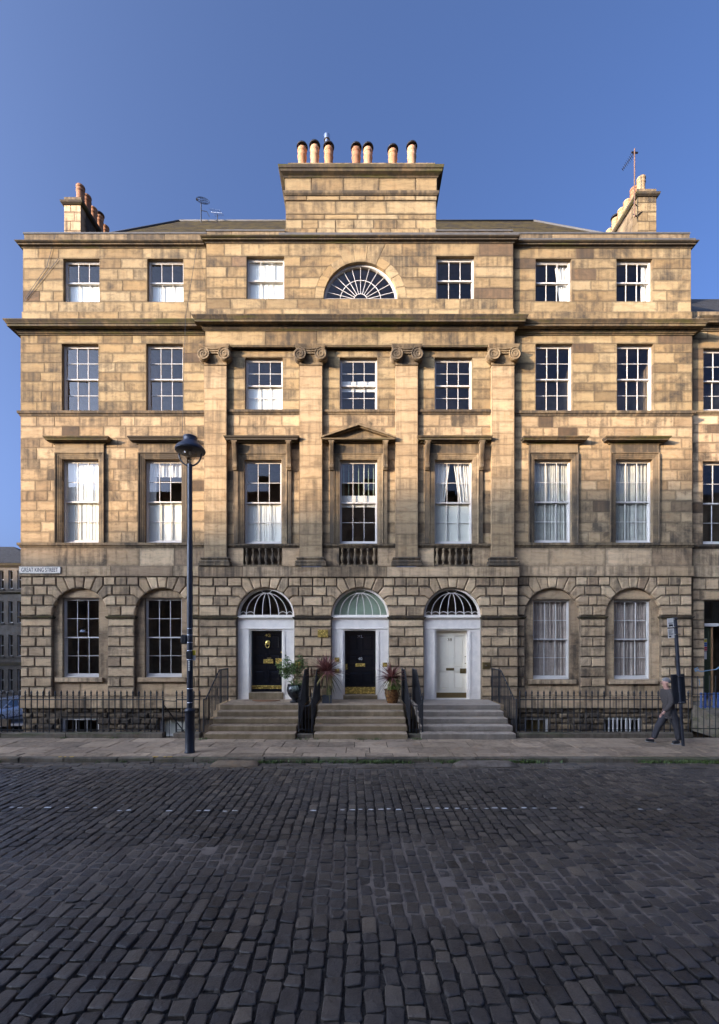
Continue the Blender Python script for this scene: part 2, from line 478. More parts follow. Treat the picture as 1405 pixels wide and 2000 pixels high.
def free_spans(x0, x1, blocks):
    spans = [(x0, x1)]
    for a, b in sorted(blocks):
        out = []
        for s, e in spans:
            if b <= s or a >= e: out.append((s, e)); continue
            if a > s: out.append((s, a))
            if b < e: out.append((b, e))
        spans = out
    return [(s, e) for s, e in spans if e - s > 0.02]

def split_span(s, e, lens, prev):
    best = None
    for t in range(8):
        xs = [s]; x = s
        while True:
            L = random.uniform(*lens)
            if e - x - L < lens[0] * 0.6: break
            x += L; xs.append(x)
        xs.append(e)
        bad = sum(1 for a in xs[1:-1] for b in prev if abs(a - b) < 0.09)
        if best is None or bad < best[0]: best = (bad, xs)
        if bad == 0: break
    return best[1]

def wall(parent, x0, x1, z0, z1, y, openings=(), mat=None, mortar=None, name='ashlar_stone', hc=0.335, lens=(0.45, 1.15),
         ch=0.004, gap=0.007, depth=0.17, jit=0.0015, circle=None, lintel=True, backing=True, back_depth=0.30, recess=0.008, dark=0.04, zcuts=None):
    if zcuts is None:
        keys = sorted({round(k, 4) for k in [z0, z1] + [v for o in openings for v in (o[2], o[3]) if z0 < v < z1]})
        ks = [keys[0]]
        for k in keys[1:]:
            if k - ks[-1] > 0.06: ks.append(k)
        ks[-1] = z1
        zs = [z0]
        for a, b in zip(ks, ks[1:]):
            n = max(1, round((b - a) / hc))
            zs += [a + (b - a) * (i + 1 + (random.uniform(-0.10, 0.10) if i < n - 1 else 0)) / n for i in range(n)]
    else: zs = zcuts
    if backing:
        m = MB()
        zk = sorted({z0, z1} | {v for o in openings for v in (o[2] - 0.008, o[3] + 0.008) if z0 < v < z1})
        for a, b in zip(zk, zk[1:]):
            mid = (a + b) / 2
            bl = [(o[0] - 0.008, o[1] + 0.008) for o in openings if o[2] - 0.008 < mid < o[3] + 0.008]
            for s, e in free_spans(x0 + 0.004, x1 - 0.004, bl):
                m.box(s, e, y + recess, y + back_depth, a, b)
        m.build('wall_core', mortar or MT['mortar'], parent)
    prev = []
    for a, b in zip(zs, zs[1:]):
        mid = (a + b) / 2
        bl = [(o[0], o[1]) for o in openings if o[2] < mid < o[3]]
        forced = []
        if lintel:
            for o in openings:
                if abs(a - o[3]) < 0.03 or abs(b - o[2]) < 0.03: forced.append((o[0] - 0.16, o[1] + 0.16))
        g = gap / 2; joints = []
        if circle:
            cx, cz, cr = circle
            if b > cz + cr:
                ha = (a - cz)/math.tan(R(65.45)); hb = (b - cz)/math.tan(R(65.45)); bl.append((cx - ha, cx + ha))
            elif b > cz and a < cz + cr:
                ha = math.sqrt(max(0, cr**2 - max(0, a - cz)**2)); hb = math.sqrt(max(0, cr**2 - min(cr, b - cz)**2))
                bl.append((cx - ha, cx + ha))
        spans = free_spans(x0, x1, bl + forced)
        for s, e in spans:
            xs = split_span(s, e, lens, prev)
            for p, q in zip(xs, xs[1:]):
                poly = rect(p + g, q - g, a + g, b - g)
                if circle and b > cz and a < cz + cr:
                    if abs(q - (cx - ha)) < 1e-4: poly[2] = (cx - hb - g, b - g)
                    if abs(p - (cx + ha)) < 1e-4: poly[3] = (cx + hb + g, b - g)
                mm = MT['dark_block'] if random.random() < dark else mat
                stone(parent, name, poly, y, mm, ch, depth, jit)
            joints += xs[1:-1]
        for s, e in forced:
            s = max(s, x0); e = min(e, x1)
            stone(parent, name, rect(s + g, e - g, a + g, b - g), y, mat, ch, depth, jit)
        prev = joints
    return zs

PANES = {}
def pane(parent, x0, x1, z0, z1, y):
    w = round(x1 - x0, 3); h = round(z1 - z0, 3)
    me = PANES.get((w, h))
    if me is None:
        m = MB(); m.add([(-w/2, 0, -h/2), (w/2, 0, -h/2), (w/2, 0, h/2), (-w/2, 0, h/2)], [(0, 1, 2, 3)])
        me = m.mesh('pane'); me.materials.append(MT['glass']); PANES[(w, h)] = me
    o = link_mesh('pane', me, None, parent)
    o.location = ((x0 + x1)/2, y, (z0 + z1)/2)
    o.rotation_euler = (R(random.gauss(0, 0.45)), 0, R(random.gauss(0, 0.45)))
    return o

def sash(parent, x0, x1, z0, z1, y, cols, rows, bottom, top, mat, t=0.036, st=0.031, bar=0.017):
    m = MB()
    m.box(x0, x0 + st, y, y + t, z0, z1); m.box(x1 - st, x1, y, y + t, z0, z1)
    m.box(x0 + st, x1 - st, y, y + t, z0, z0 + bottom); m.box(x0 + st, x1 - st, y, y + t, z1 - top, z1)
    ix0, ix1, iz0, iz1 = x0 + st, x1 - st, z0 + bottom, z1 - top
    cw = (ix1 - ix0) / cols; rh = (iz1 - iz0) / rows
    for i in range(1, cols): m.box(ix0 + cw*i - bar/2, ix0 + cw*i + bar/2, y + 0.004, y + t - 0.004, iz0, iz1)
    for j in range(1, rows):
        for i in range(cols):
            m.box(ix0 + cw*i + (bar/2 if i else 0), ix0 + cw*(i+1) - (bar/2 if i < cols-1 else 0), y + 0.006, y + t - 0.006, iz0 + rh*j - bar/2, iz0 + rh*j + bar/2)
    s = m.build('sash', mat, parent)
    for i in range(cols):
        for j in range(rows):
            pane(parent, ix0 + cw*i + (bar/2 if i else 0), ix0 + cw*(i+1) - (bar/2 if i < cols-1 else 0),
                 iz0 + rh*j + (bar/2 if j else 0), iz0 + rh*(j+1) - (bar/2 if j < rows-1 else 0), y + t*0.6)
    return s

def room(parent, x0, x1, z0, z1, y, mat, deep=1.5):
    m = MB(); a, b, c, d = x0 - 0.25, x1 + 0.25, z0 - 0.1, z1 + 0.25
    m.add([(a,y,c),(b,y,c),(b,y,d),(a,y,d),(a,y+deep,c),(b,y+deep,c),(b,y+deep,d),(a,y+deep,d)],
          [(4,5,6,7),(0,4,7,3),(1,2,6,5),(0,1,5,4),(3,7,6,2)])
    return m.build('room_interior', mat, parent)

def window(parent, x0, x1, z0, z1, y, rows=(2, 2), mat=None, split=0.5, cols=3, rev=0.12, room_mat=None, deep=1.5):
    mat = mat or MT['white']
    m = MB(); f = 0.029; yf = y + rev; d = 0.12
    m.box(x0 - 0.02, x0 + f, yf, yf + d, z0, z1); m.box(x1 - f, x1 + 0.02, yf, yf + d, z0, z1)
    m.box(x0 + f, x1 - f, yf, yf + d, z1 - f, z1 + 0.02); m.box(x0 + f, x1 - f, yf - 0.02, yf + d, z0 - 0.01, z0 + 0.045)
    w = m.build('window', mat, parent)
    zi0, zi1 = z0 + 0.045, z1 - f; zm = zi0 + (zi1 - zi0) * (1 - split)
    sash(w, x0 + f, x1 - f, zm - 0.02, zi1, yf + 0.018, cols, rows[0], 0.042, 0.045, mat)
    sash(w, x0 + f, x1 - f, zi0, zm + 0.02, yf + 0.06, cols, rows[1], 0.075, 0.042, mat)
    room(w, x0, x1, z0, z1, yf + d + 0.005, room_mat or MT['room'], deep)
    w_info[w.name] = (x0, x1, z0, z1, yf + d, zm)
    return w
w_info = {}

def shutters(w, lo=0.0, hi=1.0, leaves=4, mat=None, gap=0.01, back=-0.012):
    x0, x1, z0, z1, y, zm = w_info[w.name]
    za = z0 + (z1 - z0)*lo + 0.03; zb = z0 + (z1 - z0)*hi - 0.02
    wd = (x1 - x0) / leaves
    for i in range(leaves):
        m = MB(); a = x0 + wd*i + gap/2; b = x0 + wd*(i+1) - gap/2
        yy = y + back + random.uniform(0, 0.012); s = 0.05
        n = 2 if zb - za > 1.3 else 1
        m.box(a, a + s, yy, yy + 0.03, za, zb); m.box(b - s, b, yy, yy + 0.03, za, zb)
        for k in range(n + 1):
            zc = za + (zb - za - s) * k / n; m.box(a + s, b - s, yy, yy + 0.03, zc, zc + s)
        m.box(a + s, b - s, yy + 0.012, yy + 0.026, za + s, zb - s)
        m.build('shutter', mat or MT['shutter'], w)

def drapery(w, label, parts, mat, amp=0.018, back=0.02, group='curtains behind the sash windows'):
    """parts: list of (u0,u1,v0,v1, pinch) in window fractions; each a folded cloth panel"""
    x0, x1, z0, z1, y, zm = w_info[w.name]
    root = thing('curtains', ((x0+x1)/2, y + back, z0), label, 'curtain', group)
    for (u0, u1, v0, v1, pinch) in parts:
        a, b = x0 + (x1-x0)*u0, x0 + (x1-x0)*u1; c, d = z0 + (z1-z0)*v0, z0 + (z1-z0)*v1
        nx = 44; nz = 8; vs = []; fs = []; ph = random.uniform(0, 9); fq = random.uniform(38, 75); amp_ = amp*random.uniform(0.7, 1.3)
        for j in range(nz + 1):
            t = j / nz
            for i in range(nx + 1):
                u = i / nx
                aa, bb = a, b
                if pinch > 0: bb = b - (b - a) * pinch * (1 - t)      # gathered towards the left below
                if pinch < 0: aa = a - (b - a) * pinch * (1 - t)
                xx = aa + (bb - aa)*u
                yy = y + back + amp_ * math.sin(u * (b - a) * fq + ph + 2.2*math.sin(u*6 + ph) + 0.5*math.sin(t*2 + u*9)) + 0.012*math.sin(u*23 + t*3)
                vs.append((xx, yy, c + (d - c)*t))
        for j in range(nz):
            for i in range(nx):
                k = j*(nx+1) + i; fs.append((k, k+1, k+nx+2, k+nx+1))
        m = MB(); m.add(vs, fs); o = m.build('curtain_panel', mat, root, smooth=True)
    return root

def arc_pts(cx, cz, r, a0, a1, n):
    return [(cx + r*math.cos(a0 + (a1 - a0)*i/n), cz + r*math.sin(a0 + (a1 - a0)*i/n)) for i in range(n + 1)]

def rustic(parent, x0, x1, zb, zband, zs, above, arches, y, mat, name='rusticated_block', depth=0.34, ch=0.033, gap=0.014, ext=(1.46, 1.21, 1.08)):
    """zb: course lines below the impost, from the ground up; zband: (bottom, top) of the impost block course;
       zs: springing; above: four course lines over the springing, the last the top."""
    g = gap/2
    arches = sorted(arches)
    edges = [x0]
    for cx, r in arches: edges += [cx - r, cx + r]
    edges.append(x1)
    piers = [(edges[i], edges[i+1]) for i in range(0, len(edges), 2)]
    def put(poly, mm=None): stone(parent, name, poly, y, mm or mat, ch, depth, 0.004)
    # straight courses
    for row, (a, b) in enumerate(zip(zb, zb[1:])):
        for pi_, (s, e) in enumerate(piers):
            w = e - s
            if w < 1.0: n = 2 if row % 2 else 1
            elif w < 1.7: n = 2 if row % 2 else 3
            else: n = round(w / 0.6) + row % 2
            fr = [0, 1]
            if n == 2: fr = [0, 0.47 + random.uniform(-.03, .03), 1]
            if n == 3: fr = [0, 0.26 + random.uniform(-.03, .03), 0.75 + random.uniform(-.03, .03), 1]
            if n > 3: fr = [i/n for i in range(n+1)]
            for p, q in zip(fr, fr[1:]):
                put(rect(s + w*p + g, s + w*q - g, a + g, b - g))
    for s, e in piers:
        put(rect(s + g, e - g, zband[0] + g, zband[1]), MT['rustic'])
        m = MB(); zz = zband[1]
        m.sweep([(-0.02, zz + 0.002), (0.012, zz + 0.002), (0.02, zz + 0.02), (0.05, zz + 0.055), (0.055, zs - 0.018), (-0.02, zs - 0.008)], [(s + 0.004, y + 0.25), (s + 0.004, y), (e - 0.004, y), (e - 0.004, y + 0.25)])
        m.build('impost_moulding', MT['cornice'], parent)
    # arch stones
    lines = [zs] + list(above)
    A = [0, R(20), R(36), R(52)]
    top_ang = [R(52 + 15.2*i) for i in range(6)]
    def P(k): return (lines[k] - zs) / math.tan(A[k])
    sides = []
    for cx, r in arches:
        for sg in (-1, 1):
            sides.append((cx, r, sg))
        for i in range(5):
            a0, a1 = top_ang[i], top_ang[i+1]
            ztop = lines[4]
            arc = arc_pts(cx, zs, r, a1, a0, 4)              # left to right along the intrados
            def outp(a): return (cx + (ztop - zs) / math.tan(a), ztop)
            poly = list(arc)
            if i == 0:   # rightmost
                poly += [(cx + P(3), lines[3]), (cx + P(3), ztop), outp(a1)]
            elif i == 4:
                poly += [outp(a0), (cx - P(3), ztop), (cx - P(3), lines[3])]
            else: poly += [outp(a0), outp(a1)]
            put(inset(poly, g))
    # courses beside the arches
    for k in range(3):
        zl, zt = lines[k], lines[k+1]
        ends = []
        for pi_, (s, e) in enumerate(piers):
            la = arches[pi_ - 1] if pi_ > 0 else None        # arch on the left of this pier
            ra = arches[pi_] if pi_ < len(arches) else None
            a = s; b = e
            if la: a = min(la[0] + ext[k] * la[1] / 0.92, e)
            if ra: b = max(ra[0] - ext[k] * ra[1] / 0.92, s)
            if la and ra and b - a < 0.16: a = b = (a + b) / 2
            if la and not ra and e - a < 0.2: a = e
            if ra and not la and b - s < 0.2: b = s
            for (arch, sg, xe) in ((la, 1, a), (ra, -1, b)):
                if not arch: continue
                cx, r = arch
                a0, a1 = A[k], A[k+1]
                arc = [(cx + sg*r*math.cos(t), zs + r*math.sin(t)) for t in [a1 + (a0 - a1)*i/4 for i in range(5)]]
                pts = arc[:]
                if k > 0: pts.append((cx + sg*P(k), zl))
                pts += [(xe, zl), (xe, zt), (cx + sg*P(k+1), zt)]
                if sg < 0: pts = pts[::-1]
                # drop points that coincide
                q = [pts[0]]
                for p in pts[1:]:
                    if abs(p[0]-q[-1][0]) + abs(p[1]-q[-1][1]) > 0.01: q.append(p)
                put(inset(q[::-1] if area(q) < 0 else q, g))
            if b - a > 0.05:
                w = b - a; n = max(1, round(w / 0.46))
                for i in range(n): put(rect(a + w*i/n + g, a + w*(i+1)/n - g, zl + g, zt - g))
    zl, zt = lines[3], lines[4]
    for pi_, (s, e) in enumerate(piers):
        a = s if pi_ == 0 else arches[pi_-1][0] + P(3)
        b = e if pi_ == len(arches) else arches[pi_][0] - P(3)
        if b - a > 0.05:
            w = b - a; n = max(1, round(w / 0.42))
            for i in range(n): put(rect(a + w*i/n + g, a + w*(i+1)/n - g, zl + g, zt - g))
    # core behind the joints
    m = MB(); yc = y + 0.036
    for s, e in piers: m.prism(rect(s + 0.01, e - 0.01, zb[0], zs), yc, 0.26)
    for i, (cx, r) in enumerate(arches):
        a = x0 + 0.01 if i == 0 else (arches[i-1][0] + cx)/2
        b = x1 - 0.01 if i == len(arches)-1 else (arches[i+1][0] + cx)/2
        rr = r + 0.012
        poly = [(a, zs), (cx - rr, zs)] + arc_pts(cx, zs, rr, PI, 0, 20)[1:-1] + [(cx + rr, zs), (b, zs), (b, lines[4]), (a, lines[4])]
        m.prism(poly, yc, 0.26)
    m.build('wall_core', MT['mortar'], parent)

def area(p):
    return sum(p[i-1][0]*p[i][1] - p[i][0]*p[i-1][1] for i in range(len(p))) / 2

def courses(parent, x0, x1, z0, z1, y, mat, lens=(0.9, 1.7), ch=0.006, depth=0.2, name='band_stone', gap=0.010):
    xs = split_span(x0, x1, lens, [])
    m = MB(); m.box(x0 + 0.006, x1 - 0.006, y + 0.012, y + depth - 0.01, z0 + 0.006, z1 - 0.006)
    m.build('wall_core', MT['mortar'], parent)
    for p, q in zip(xs, xs[1:]):
        stone(parent, name, rect(p + gap/2, q - gap/2, z0, z1), y, mat, ch, depth)

def cornice(parent, prof, path, mat=None, name='cornice'):
    m = MB(); m.sweep(prof, path)
    return m.build(name, mat or MT['cornice'], parent)

# ---------------------------------------------------------------- levels shared by the three fronts (heights in metres over the road)
YW, YWA, YWR = 14.80, 14.84, 14.77       # wings: wall, attic wall, rusticated ground floor
YP, YC, YCR, YCA = 14.60, 14.735, 14.55, 14.66   # centre: pilaster face, wall between, ground floor, attic
zW = lambda py: Z(py, YW)
z_area = -1.9
z_par_top, z_c2_top = zW(455) + 0.05, 15.98
z_c2_bot = 15.86
z_att0 = zW(608)           # top of the plain course on the main cornice
z_main_top, z_main_bot = 13.28, 12.93
z_sill2, z_sill2b = zW(803), zW(813)
z_sill1, z_sill1b = zW(1060), zW(1070)
z_band, z_bandb = zW(1106), zW(1126)
z_plinth, z_plinthb = zW(1361), zW(1383)
z_spring = zW(1203)
RUST_BELOW = [zW(p) for p in (1361, 1342, 1322.5, 1303, 1283, 1263.5, 1244, 1224)]
RUST_BAND = (zW(1224), zW(1209))
RUST_ABOVE = [zW(p) for p in (1183, 1163, 1144, 1126)]

MAIN = [(-0.02, 12.925), (0.03, 12.925), (0.035, 12.955), (0.06, 12.965), (0.075, 13.0), (0.105, 13.02), (0.105, 13.055), (0.255, 13.062), (0.255, 13.13), (0.275, 13.135), (0.285, 13.16), (0.315, 13.20), (0.335, 13.225), (0.335, 13.25), (-0.02, 13.30)]
UPPER = [(-0.02, 15.855), (0.02, 15.855), (0.03, 15.885), (0.06, 15.90), (0.07, 15.905), (0.10, 15.905), (0.10, 15.945), (0.14, 15.96), (0.165, 15.985), (0.165, 16.00), (-0.02, 16.03)]
STRING = lambda a, b: [(-0.02, a), (0.015, a), (0.04, a + (b - a)*0.35), (0.07, a + (b-a)*0.45), (0.075, b - 0.012), (-0.02, b)]
def shift(prof, dz): return [(o, z + dz) for o, z in prof]

def surround(parent, x0, x1, z0, z1, y, w=0.2, out=0.055):
    """moulded stone architrave round a window: jambs and head in stepped fascias"""
    m = MB()
    prof = [(0.0, 0.012), (0.05, 0.025), (0.052, 0.03), (0.10, 0.035), (0.103, 0.045), (0.15, 0.05), (0.17, 0.075), (w, 0.08)]   # (distance from the opening, projection)
    path = [(x0, z0), (x0, z1), (x1, z1), (x1, z0)]
    nrm = [(-1, 0), (-1, 1), (1, 1), (1, 0)]
    vs = []; k = len(prof) + 1
    for (px, pz), (nx, nz) in zip(path, nrm):
        for (d, o) in prof: vs.append((px + nx*d, y - o, pz + nz*d))
        vs.append((px + nx*w, y + 0.06, pz + nz*w))
    fs = []
    for i in range(3):
        for j in range(k - 1): fs.append((i*k + j, i*k + j + 1, (i+1)*k + j + 1, (i+1)*k + j))
    m.add(vs, fs)
    return m.build('architrave', MT['moulding'], parent)

def house_base(name, x, label):
    return thing(name, (x, YW, 0.0), label, 'house', 'sandstone terrace fronts')

# ---------------------------------------------------------------- the wings
def wing(left):
    sx = (lambda p: p)
    if left:
        H = house_base('terrace_house', X(215, YW), 'two-bay left corner wing of the sandstone terrace, under the street name plate')
        ex0, ex1 = X(40, YW), X(401, YW)
        gx0, gx1 = X(39.5, YWR), X(389, YWR)
        att = [(124, 194), (288, 358)]; sec = [(121, 192), (286, 357)]; fst = [(121, 193), (283, 355)]; gnd = [(122, 193), (283, 355)]
        ar = [155.5, 317]
        a_rows, f_z, g_z = (505, 589), (897, 1060), (1168, 1323)
    else:
        H = house_base('terrace_house', X(1180, YW), 'two-bay right wing of the sandstone terrace, behind the bus stop pole')
        ex0, ex1 = X(1005, YW), X(1353, YW)
        gx0, gx1 = X(1012, YWR), X(1353, YWR)
        att = [(1047, 1117), (1205, 1275)]; sec = [(1047, 1119), (1206, 1277)]; fst = [(1044, 1117), (1203, 1275)]; gnd = [(1042, 1114), (1200, 1272)]
        ar = [1080, 1238.5]
        a_rows, f_z, g_z = (505, 588), (897, 1061), (1171, 1327)
    wins = {}
    # attic
    az0, az1 = Z(a_rows[1], YWA), Z(a_rows[0], YWA)
    ops = [(X(a, YWA), X(b, YWA), az0, az1) for a, b in att]
    ax0 = X(44.5, YWA) if left else X(1003, YWA)
    ax1 = X(403, YWA) if left else X(1350.5, YWA)
    wall(H, ax0, ax1, z_att0, z_c2_bot + 0.02, YWA, ops, MT['ashlar'], MT['mortar_warm'], dark=0.07)
    courses(H, ax0 - 0.02, ax1 + (0.02 if not left else -0.02), z_main_top, z_att0, YWA - 0.03, MT['ashlar'], (0.8, 1.5))
    wins['a'] = [window(H, *o, YWA, rows=(1, 1), rev=0.12) for o in ops]
    # second floor
    z0, z1 = z_sill2, Z(671, YW)
    ops = [(X(a, YW), X(b, YW), z0, z1) for a, b in sec]
    wall(H, ex0, ex1, z_sill2, z_main_bot + 0.02, YW, ops, MT['ashlar'], MT['mortar_warm'])
    wins['s'] = [window(H, *o, YW) for o in ops]
    # first floor
    z0, z1 = z_sill1, Z(f_z[0], YW)
    ops = [(X(a, YW), X(b, YW), z0, z1) for a, b in fst]
    wall(H, ex0, ex1, z_sill1, z_sill2b, YW, ops, MT['ashlar_mid'], MT['mortar_warm'], lens=(0.4, 1.0))
    wins['f'] = [window(H, *o, YW) for o in ops]
    for (a, b, c, d) in ops:
        surround(H, a, b, c, d, YW)
        fz = d + 0.2
        m = MB(); m.box(a - 0.19, b + 0.19, YW - 0.05, YW + 0.05, fz + 0.004, fz + 0.29)
        m.build('frieze', MT['moulding'], H)
        zc = fz + 0.29
        cornice(H, [(-0.06, zc - 0.01), (0.06, zc - 0.01), (0.075, zc + 0.035), (0.10, zc + 0.05), (0.22, zc + 0.06), (0.22, zc + 0.10), (0.25, zc + 0.115), (0.27, zc + 0.15), (0.27, zc + 0.17), (-0.06, zc + 0.21)],
                [(a - 0.19, YW + 0.05), (a - 0.19, YW), (b + 0.19, YW), (b + 0.19, YW + 0.05)], name='window_cornice')
    # strings, plain course and band
    e0 = ex0 - 0.0; e1 = ex1 + 0.0
    pl = [(ex0, YW + 1.0), (ex0, YW), (ex1, YW)] if left else [(ex0, YW), (ex1, YW), (ex1, YW + 0.4)]
    for a, b in ((z_sill2b, z_sill2), (z_sill1b, z_sill1)):
        cornice(H, STRING(a, b), pl, MT['moulding'], 'string_course')
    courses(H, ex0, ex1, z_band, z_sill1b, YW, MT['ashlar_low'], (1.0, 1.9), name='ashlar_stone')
    courses(H, ex0 - 0.02 if left else X(1012, YW), X(389, YW) if left else ex1 + 0.03, z_bandb, z_band, YW - 0.06, MT['band'], (1.3, 2.3))
    # cornices and parapet
    pm = [(ex0, YW + 2.0), (ex0, YW), (ex1, YW)] if left else [(ex0, YW), (ex1, YW), (ex1, YW + 1.0)]
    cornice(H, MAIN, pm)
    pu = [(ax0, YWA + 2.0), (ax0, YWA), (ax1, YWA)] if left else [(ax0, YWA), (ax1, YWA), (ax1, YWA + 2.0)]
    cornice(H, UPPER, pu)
    courses(H, ax0, ax1, 16.02, z_par_top, YWA + 0.05, MT['moulding'], (1.0, 1.8), name='parapet_stone', depth=0.3)
    m = MB(); m.box(ax0 - 0.02, ax1 + 0.0, YWA + 0.03, YWA + 0.42, z_par_top, z_par_top + 0.05); m.build('parapet_coping', MT['lead'], H)
    if not left:
        m = MB(); m.box(ax0 + 0.2, ax1 + 0.08, YWA - 0.10, YWA + 0.05, 16.03, 16.11); m.build('gutter', MT['lead'], H)
    # ground floor
    rr = 54.0 * YWR / 870
    arches = [(X(c, YWR), rr) for c in ar]
    rustic(H, gx0, gx1, RUST_BELOW, RUST_BAND, z_spring, RUST_ABOVE, arches, YWR, MT['rustic'])
    wins['g'] = []
    for (cx, r), (a, b) in zip(arches, gnd):
        yr = YWR + 0.13
        x0, x1 = X(a, yr), X(b, yr); w0, w1 = Z(g_z[1], yr), Z(g_z[0], yr)
        o = 0.06; L, Rr = cx - r - o, cx + r + o
        zm = (w0 + w1)/2 + 0.15
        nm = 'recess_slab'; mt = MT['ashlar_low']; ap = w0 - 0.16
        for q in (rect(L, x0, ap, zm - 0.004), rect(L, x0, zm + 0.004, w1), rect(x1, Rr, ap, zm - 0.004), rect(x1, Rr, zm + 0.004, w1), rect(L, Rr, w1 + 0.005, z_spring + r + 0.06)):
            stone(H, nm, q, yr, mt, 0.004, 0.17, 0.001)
        for q in (rect(L, (x0+x1)/2 - 0.004, z_plinth, ap - 0.006), rect((x0+x1)/2 + 0.004, Rr, z_plinth, ap - 0.006)):
            stone(H, nm, q, yr, mt, 0.004, 0.17, 0.001)
        m = MB(); rbox(m, x0 - 0.2, x1 + 0.17, yr - 0.10, yr + 0.12, w0 - 0.155, w0 - 0.002, 0.012); m.build('window_sill', MT['band'], H)
        wins['g'].append(window(H, x0, x1, w0, w1, yr, rev=0.10))
    # plinth and rubble basement
    courses(H, gx0, gx1, z_plinthb, z_plinth, YWR - 0.03, MT['band'], (0.9, 1.6), name='plinth_stone', depth=0.3)
    if left: base = [(X(118, YW), X(190, YW)), (X(310, YW), X(363, YW))]
    else: base = [(X(1027, YW), X(1073, YW)), (X(1184, YW), X(1257, YW))]
    ops = [(a, b, -1.0, 0.2) for a, b in base]
    wall(H, gx0 + 0.02, gx1 - 0.02, z_area, z_plinthb, YWR + 0.05, ops, MT['rubble'], MT['mortar'], name='rubble_stone', hc=0.21, lens=(0.16, 0.46), ch=0.042, gap=0.020, depth=0.2, jit=0.045, dark=0.0, recess=0.05)
    wins['b'] = [window(H, *o, YWR + 0.05, rows=(1, 1), rev=0.1) for o in ops]
    # end wall, back wall
    xe = ex0 if left else ex1
    m = MB()
    if left: m.box(xe + 0.01, xe + 0.35, YW + 0.31, 25.0, z_area, 16.3)
    else: m.box(xe - 0.35, xe - 0.01, YW + 0.31, 25.0, z_area, 16.3)
    m.box(min(ex0, ex1) + 0.36, max(ex0, ex1) - 0.36, 24.7, 25.0, z_area, 16.3)
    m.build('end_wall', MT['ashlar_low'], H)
    return H, wins

HL, WL = wing(True)
HR, WR = wing(False)

# ---------------------------------------------------------------- the centre
HC = house_base('terrace_house', 0.0, 'central front with four scrolled pilasters, three arched doorways and a big chimney stack')
cx0, cx1 = X(403, YCA), X(1003, YCA)
aw = [(X(482, YCA), X(555, YCA), Z(585, YCA), Z(500, YCA)), (X(853, YCA), X(927, YCA), Z(585, YCA), Z(500, YCA))]
lun_c, lun_r, lun_z = X(704.5, YCA), 72 * YCA/870, Z(583, YCA)
ring = 0.30
zz0 = Z(604, YCA)
ops = aw + [(lun_c - lun_r, lun_c + lun_r, lun_z - 0.001, lun_z)]
nz = 4
cut = [zz0, lun_z] + [lun_z + (aw[0][3] - lun_z)*(i+1)/nz for i in range(nz)] + [z_c2_bot + 0.02]
wall(HC, cx0, cx1, zz0, z_c2_bot + 0.02, YCA, aw, MT['ashlar'], MT['mortar_warm'], circle=(lun_c, lun_z, lun_r + ring), zcuts=cut, dark=0.05, backing=False)
m = MB()
yk = YCA + 0.012
for (p, q) in ((cx0 + .004, aw[0][0] - .008), (aw[0][1] + .008, lun_c - lun_r - 0.5), (lun_c + lun_r + .5, aw[1][0] - .008), (aw[1][1] + .008, cx1 - .004)):
    m.prism(rect(p, q, lun_z, z_c2_bot), yk, 0.3)
for o in aw: m.prism(rect(o[0] - .008, o[1] + .008, o[3] + .008, z_c2_bot), yk, 0.3)
m.prism(rect(cx0 + .004, cx1 - .004, zz0, lun_z), yk, 0.3)
rr = lun_r + 0.01
m.prism([(lun_c - lun_r - .5, lun_z), (lun_c - rr, lun_z)] + arc_pts(lun_c, lun_z, rr, PI, 0, 24)[1:-1] + [(lun_c + rr, lun_z), (lun_c + lun_r + .5, lun_z), (lun_c + lun_r + .5, z_c2_bot), (lun_c - lun_r - .5, z_c2_bot)], yk, 0.3)
m.build('wall_core', MT['mortar_warm'], HC)
for i in range(11):
    a0, a1 = PI*i/11, PI*(i+1)/11
    ro = lun_r + ring - 0.006
    zt = z_c2_bot - 0.004
    outer = [(x, min(z, zt)) for x, z in arc_pts(lun_c, lun_z, ro, a0, a1, 3)]
    if 4 <= i <= 6: outer = [(lun_c + (zt - lun_z)/math.tan(a), zt) for a in (a0, a1)]
    poly = arc_pts(lun_c, lun_z, lun_r, a1, a0, 4) + outer
    stone(HC, 'arch_stone', inset(poly, 0.005), YCA, MT['ashlar'], 0.006, 0.17)
WC = {'a': [window(HC, *o, YCA, rows=(1, 1)) for o in aw]}
courses(HC, cx0 - 0.02, cx1 + 0.02, z_main_top, zz0, YCA - 0.03, MT['ashlar'], (0.8, 1.7))
pp = [(cx0, YW + 0.05), (cx0, YCA), (cx1, YCA), (cx1, YW + 0.05)]
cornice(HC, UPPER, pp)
for (p, q) in ((cx0, X(556, YCA)), (X(853, YCA), cx1)):
    courses(HC, p, q, 16.02, Z(449, YCA), YCA + 0.05, MT['moulding'], (0.8, 1.5), name='parapet_stone', depth=0.3)
    m = MB(); m.box(p - 0.02, q, YCA + 0.03, YCA + 0.42, Z(449, YCA), Z(449, YCA) + 0.05); m.build('parapet_coping', MT['lead'], HC)
m = MB(); m.box(X(546, YCA), X(1011, YCA), YCA - 0.13, YCA + 0.04, 16.02, 16.10); m.build('gutter', MT['lead'], HC)
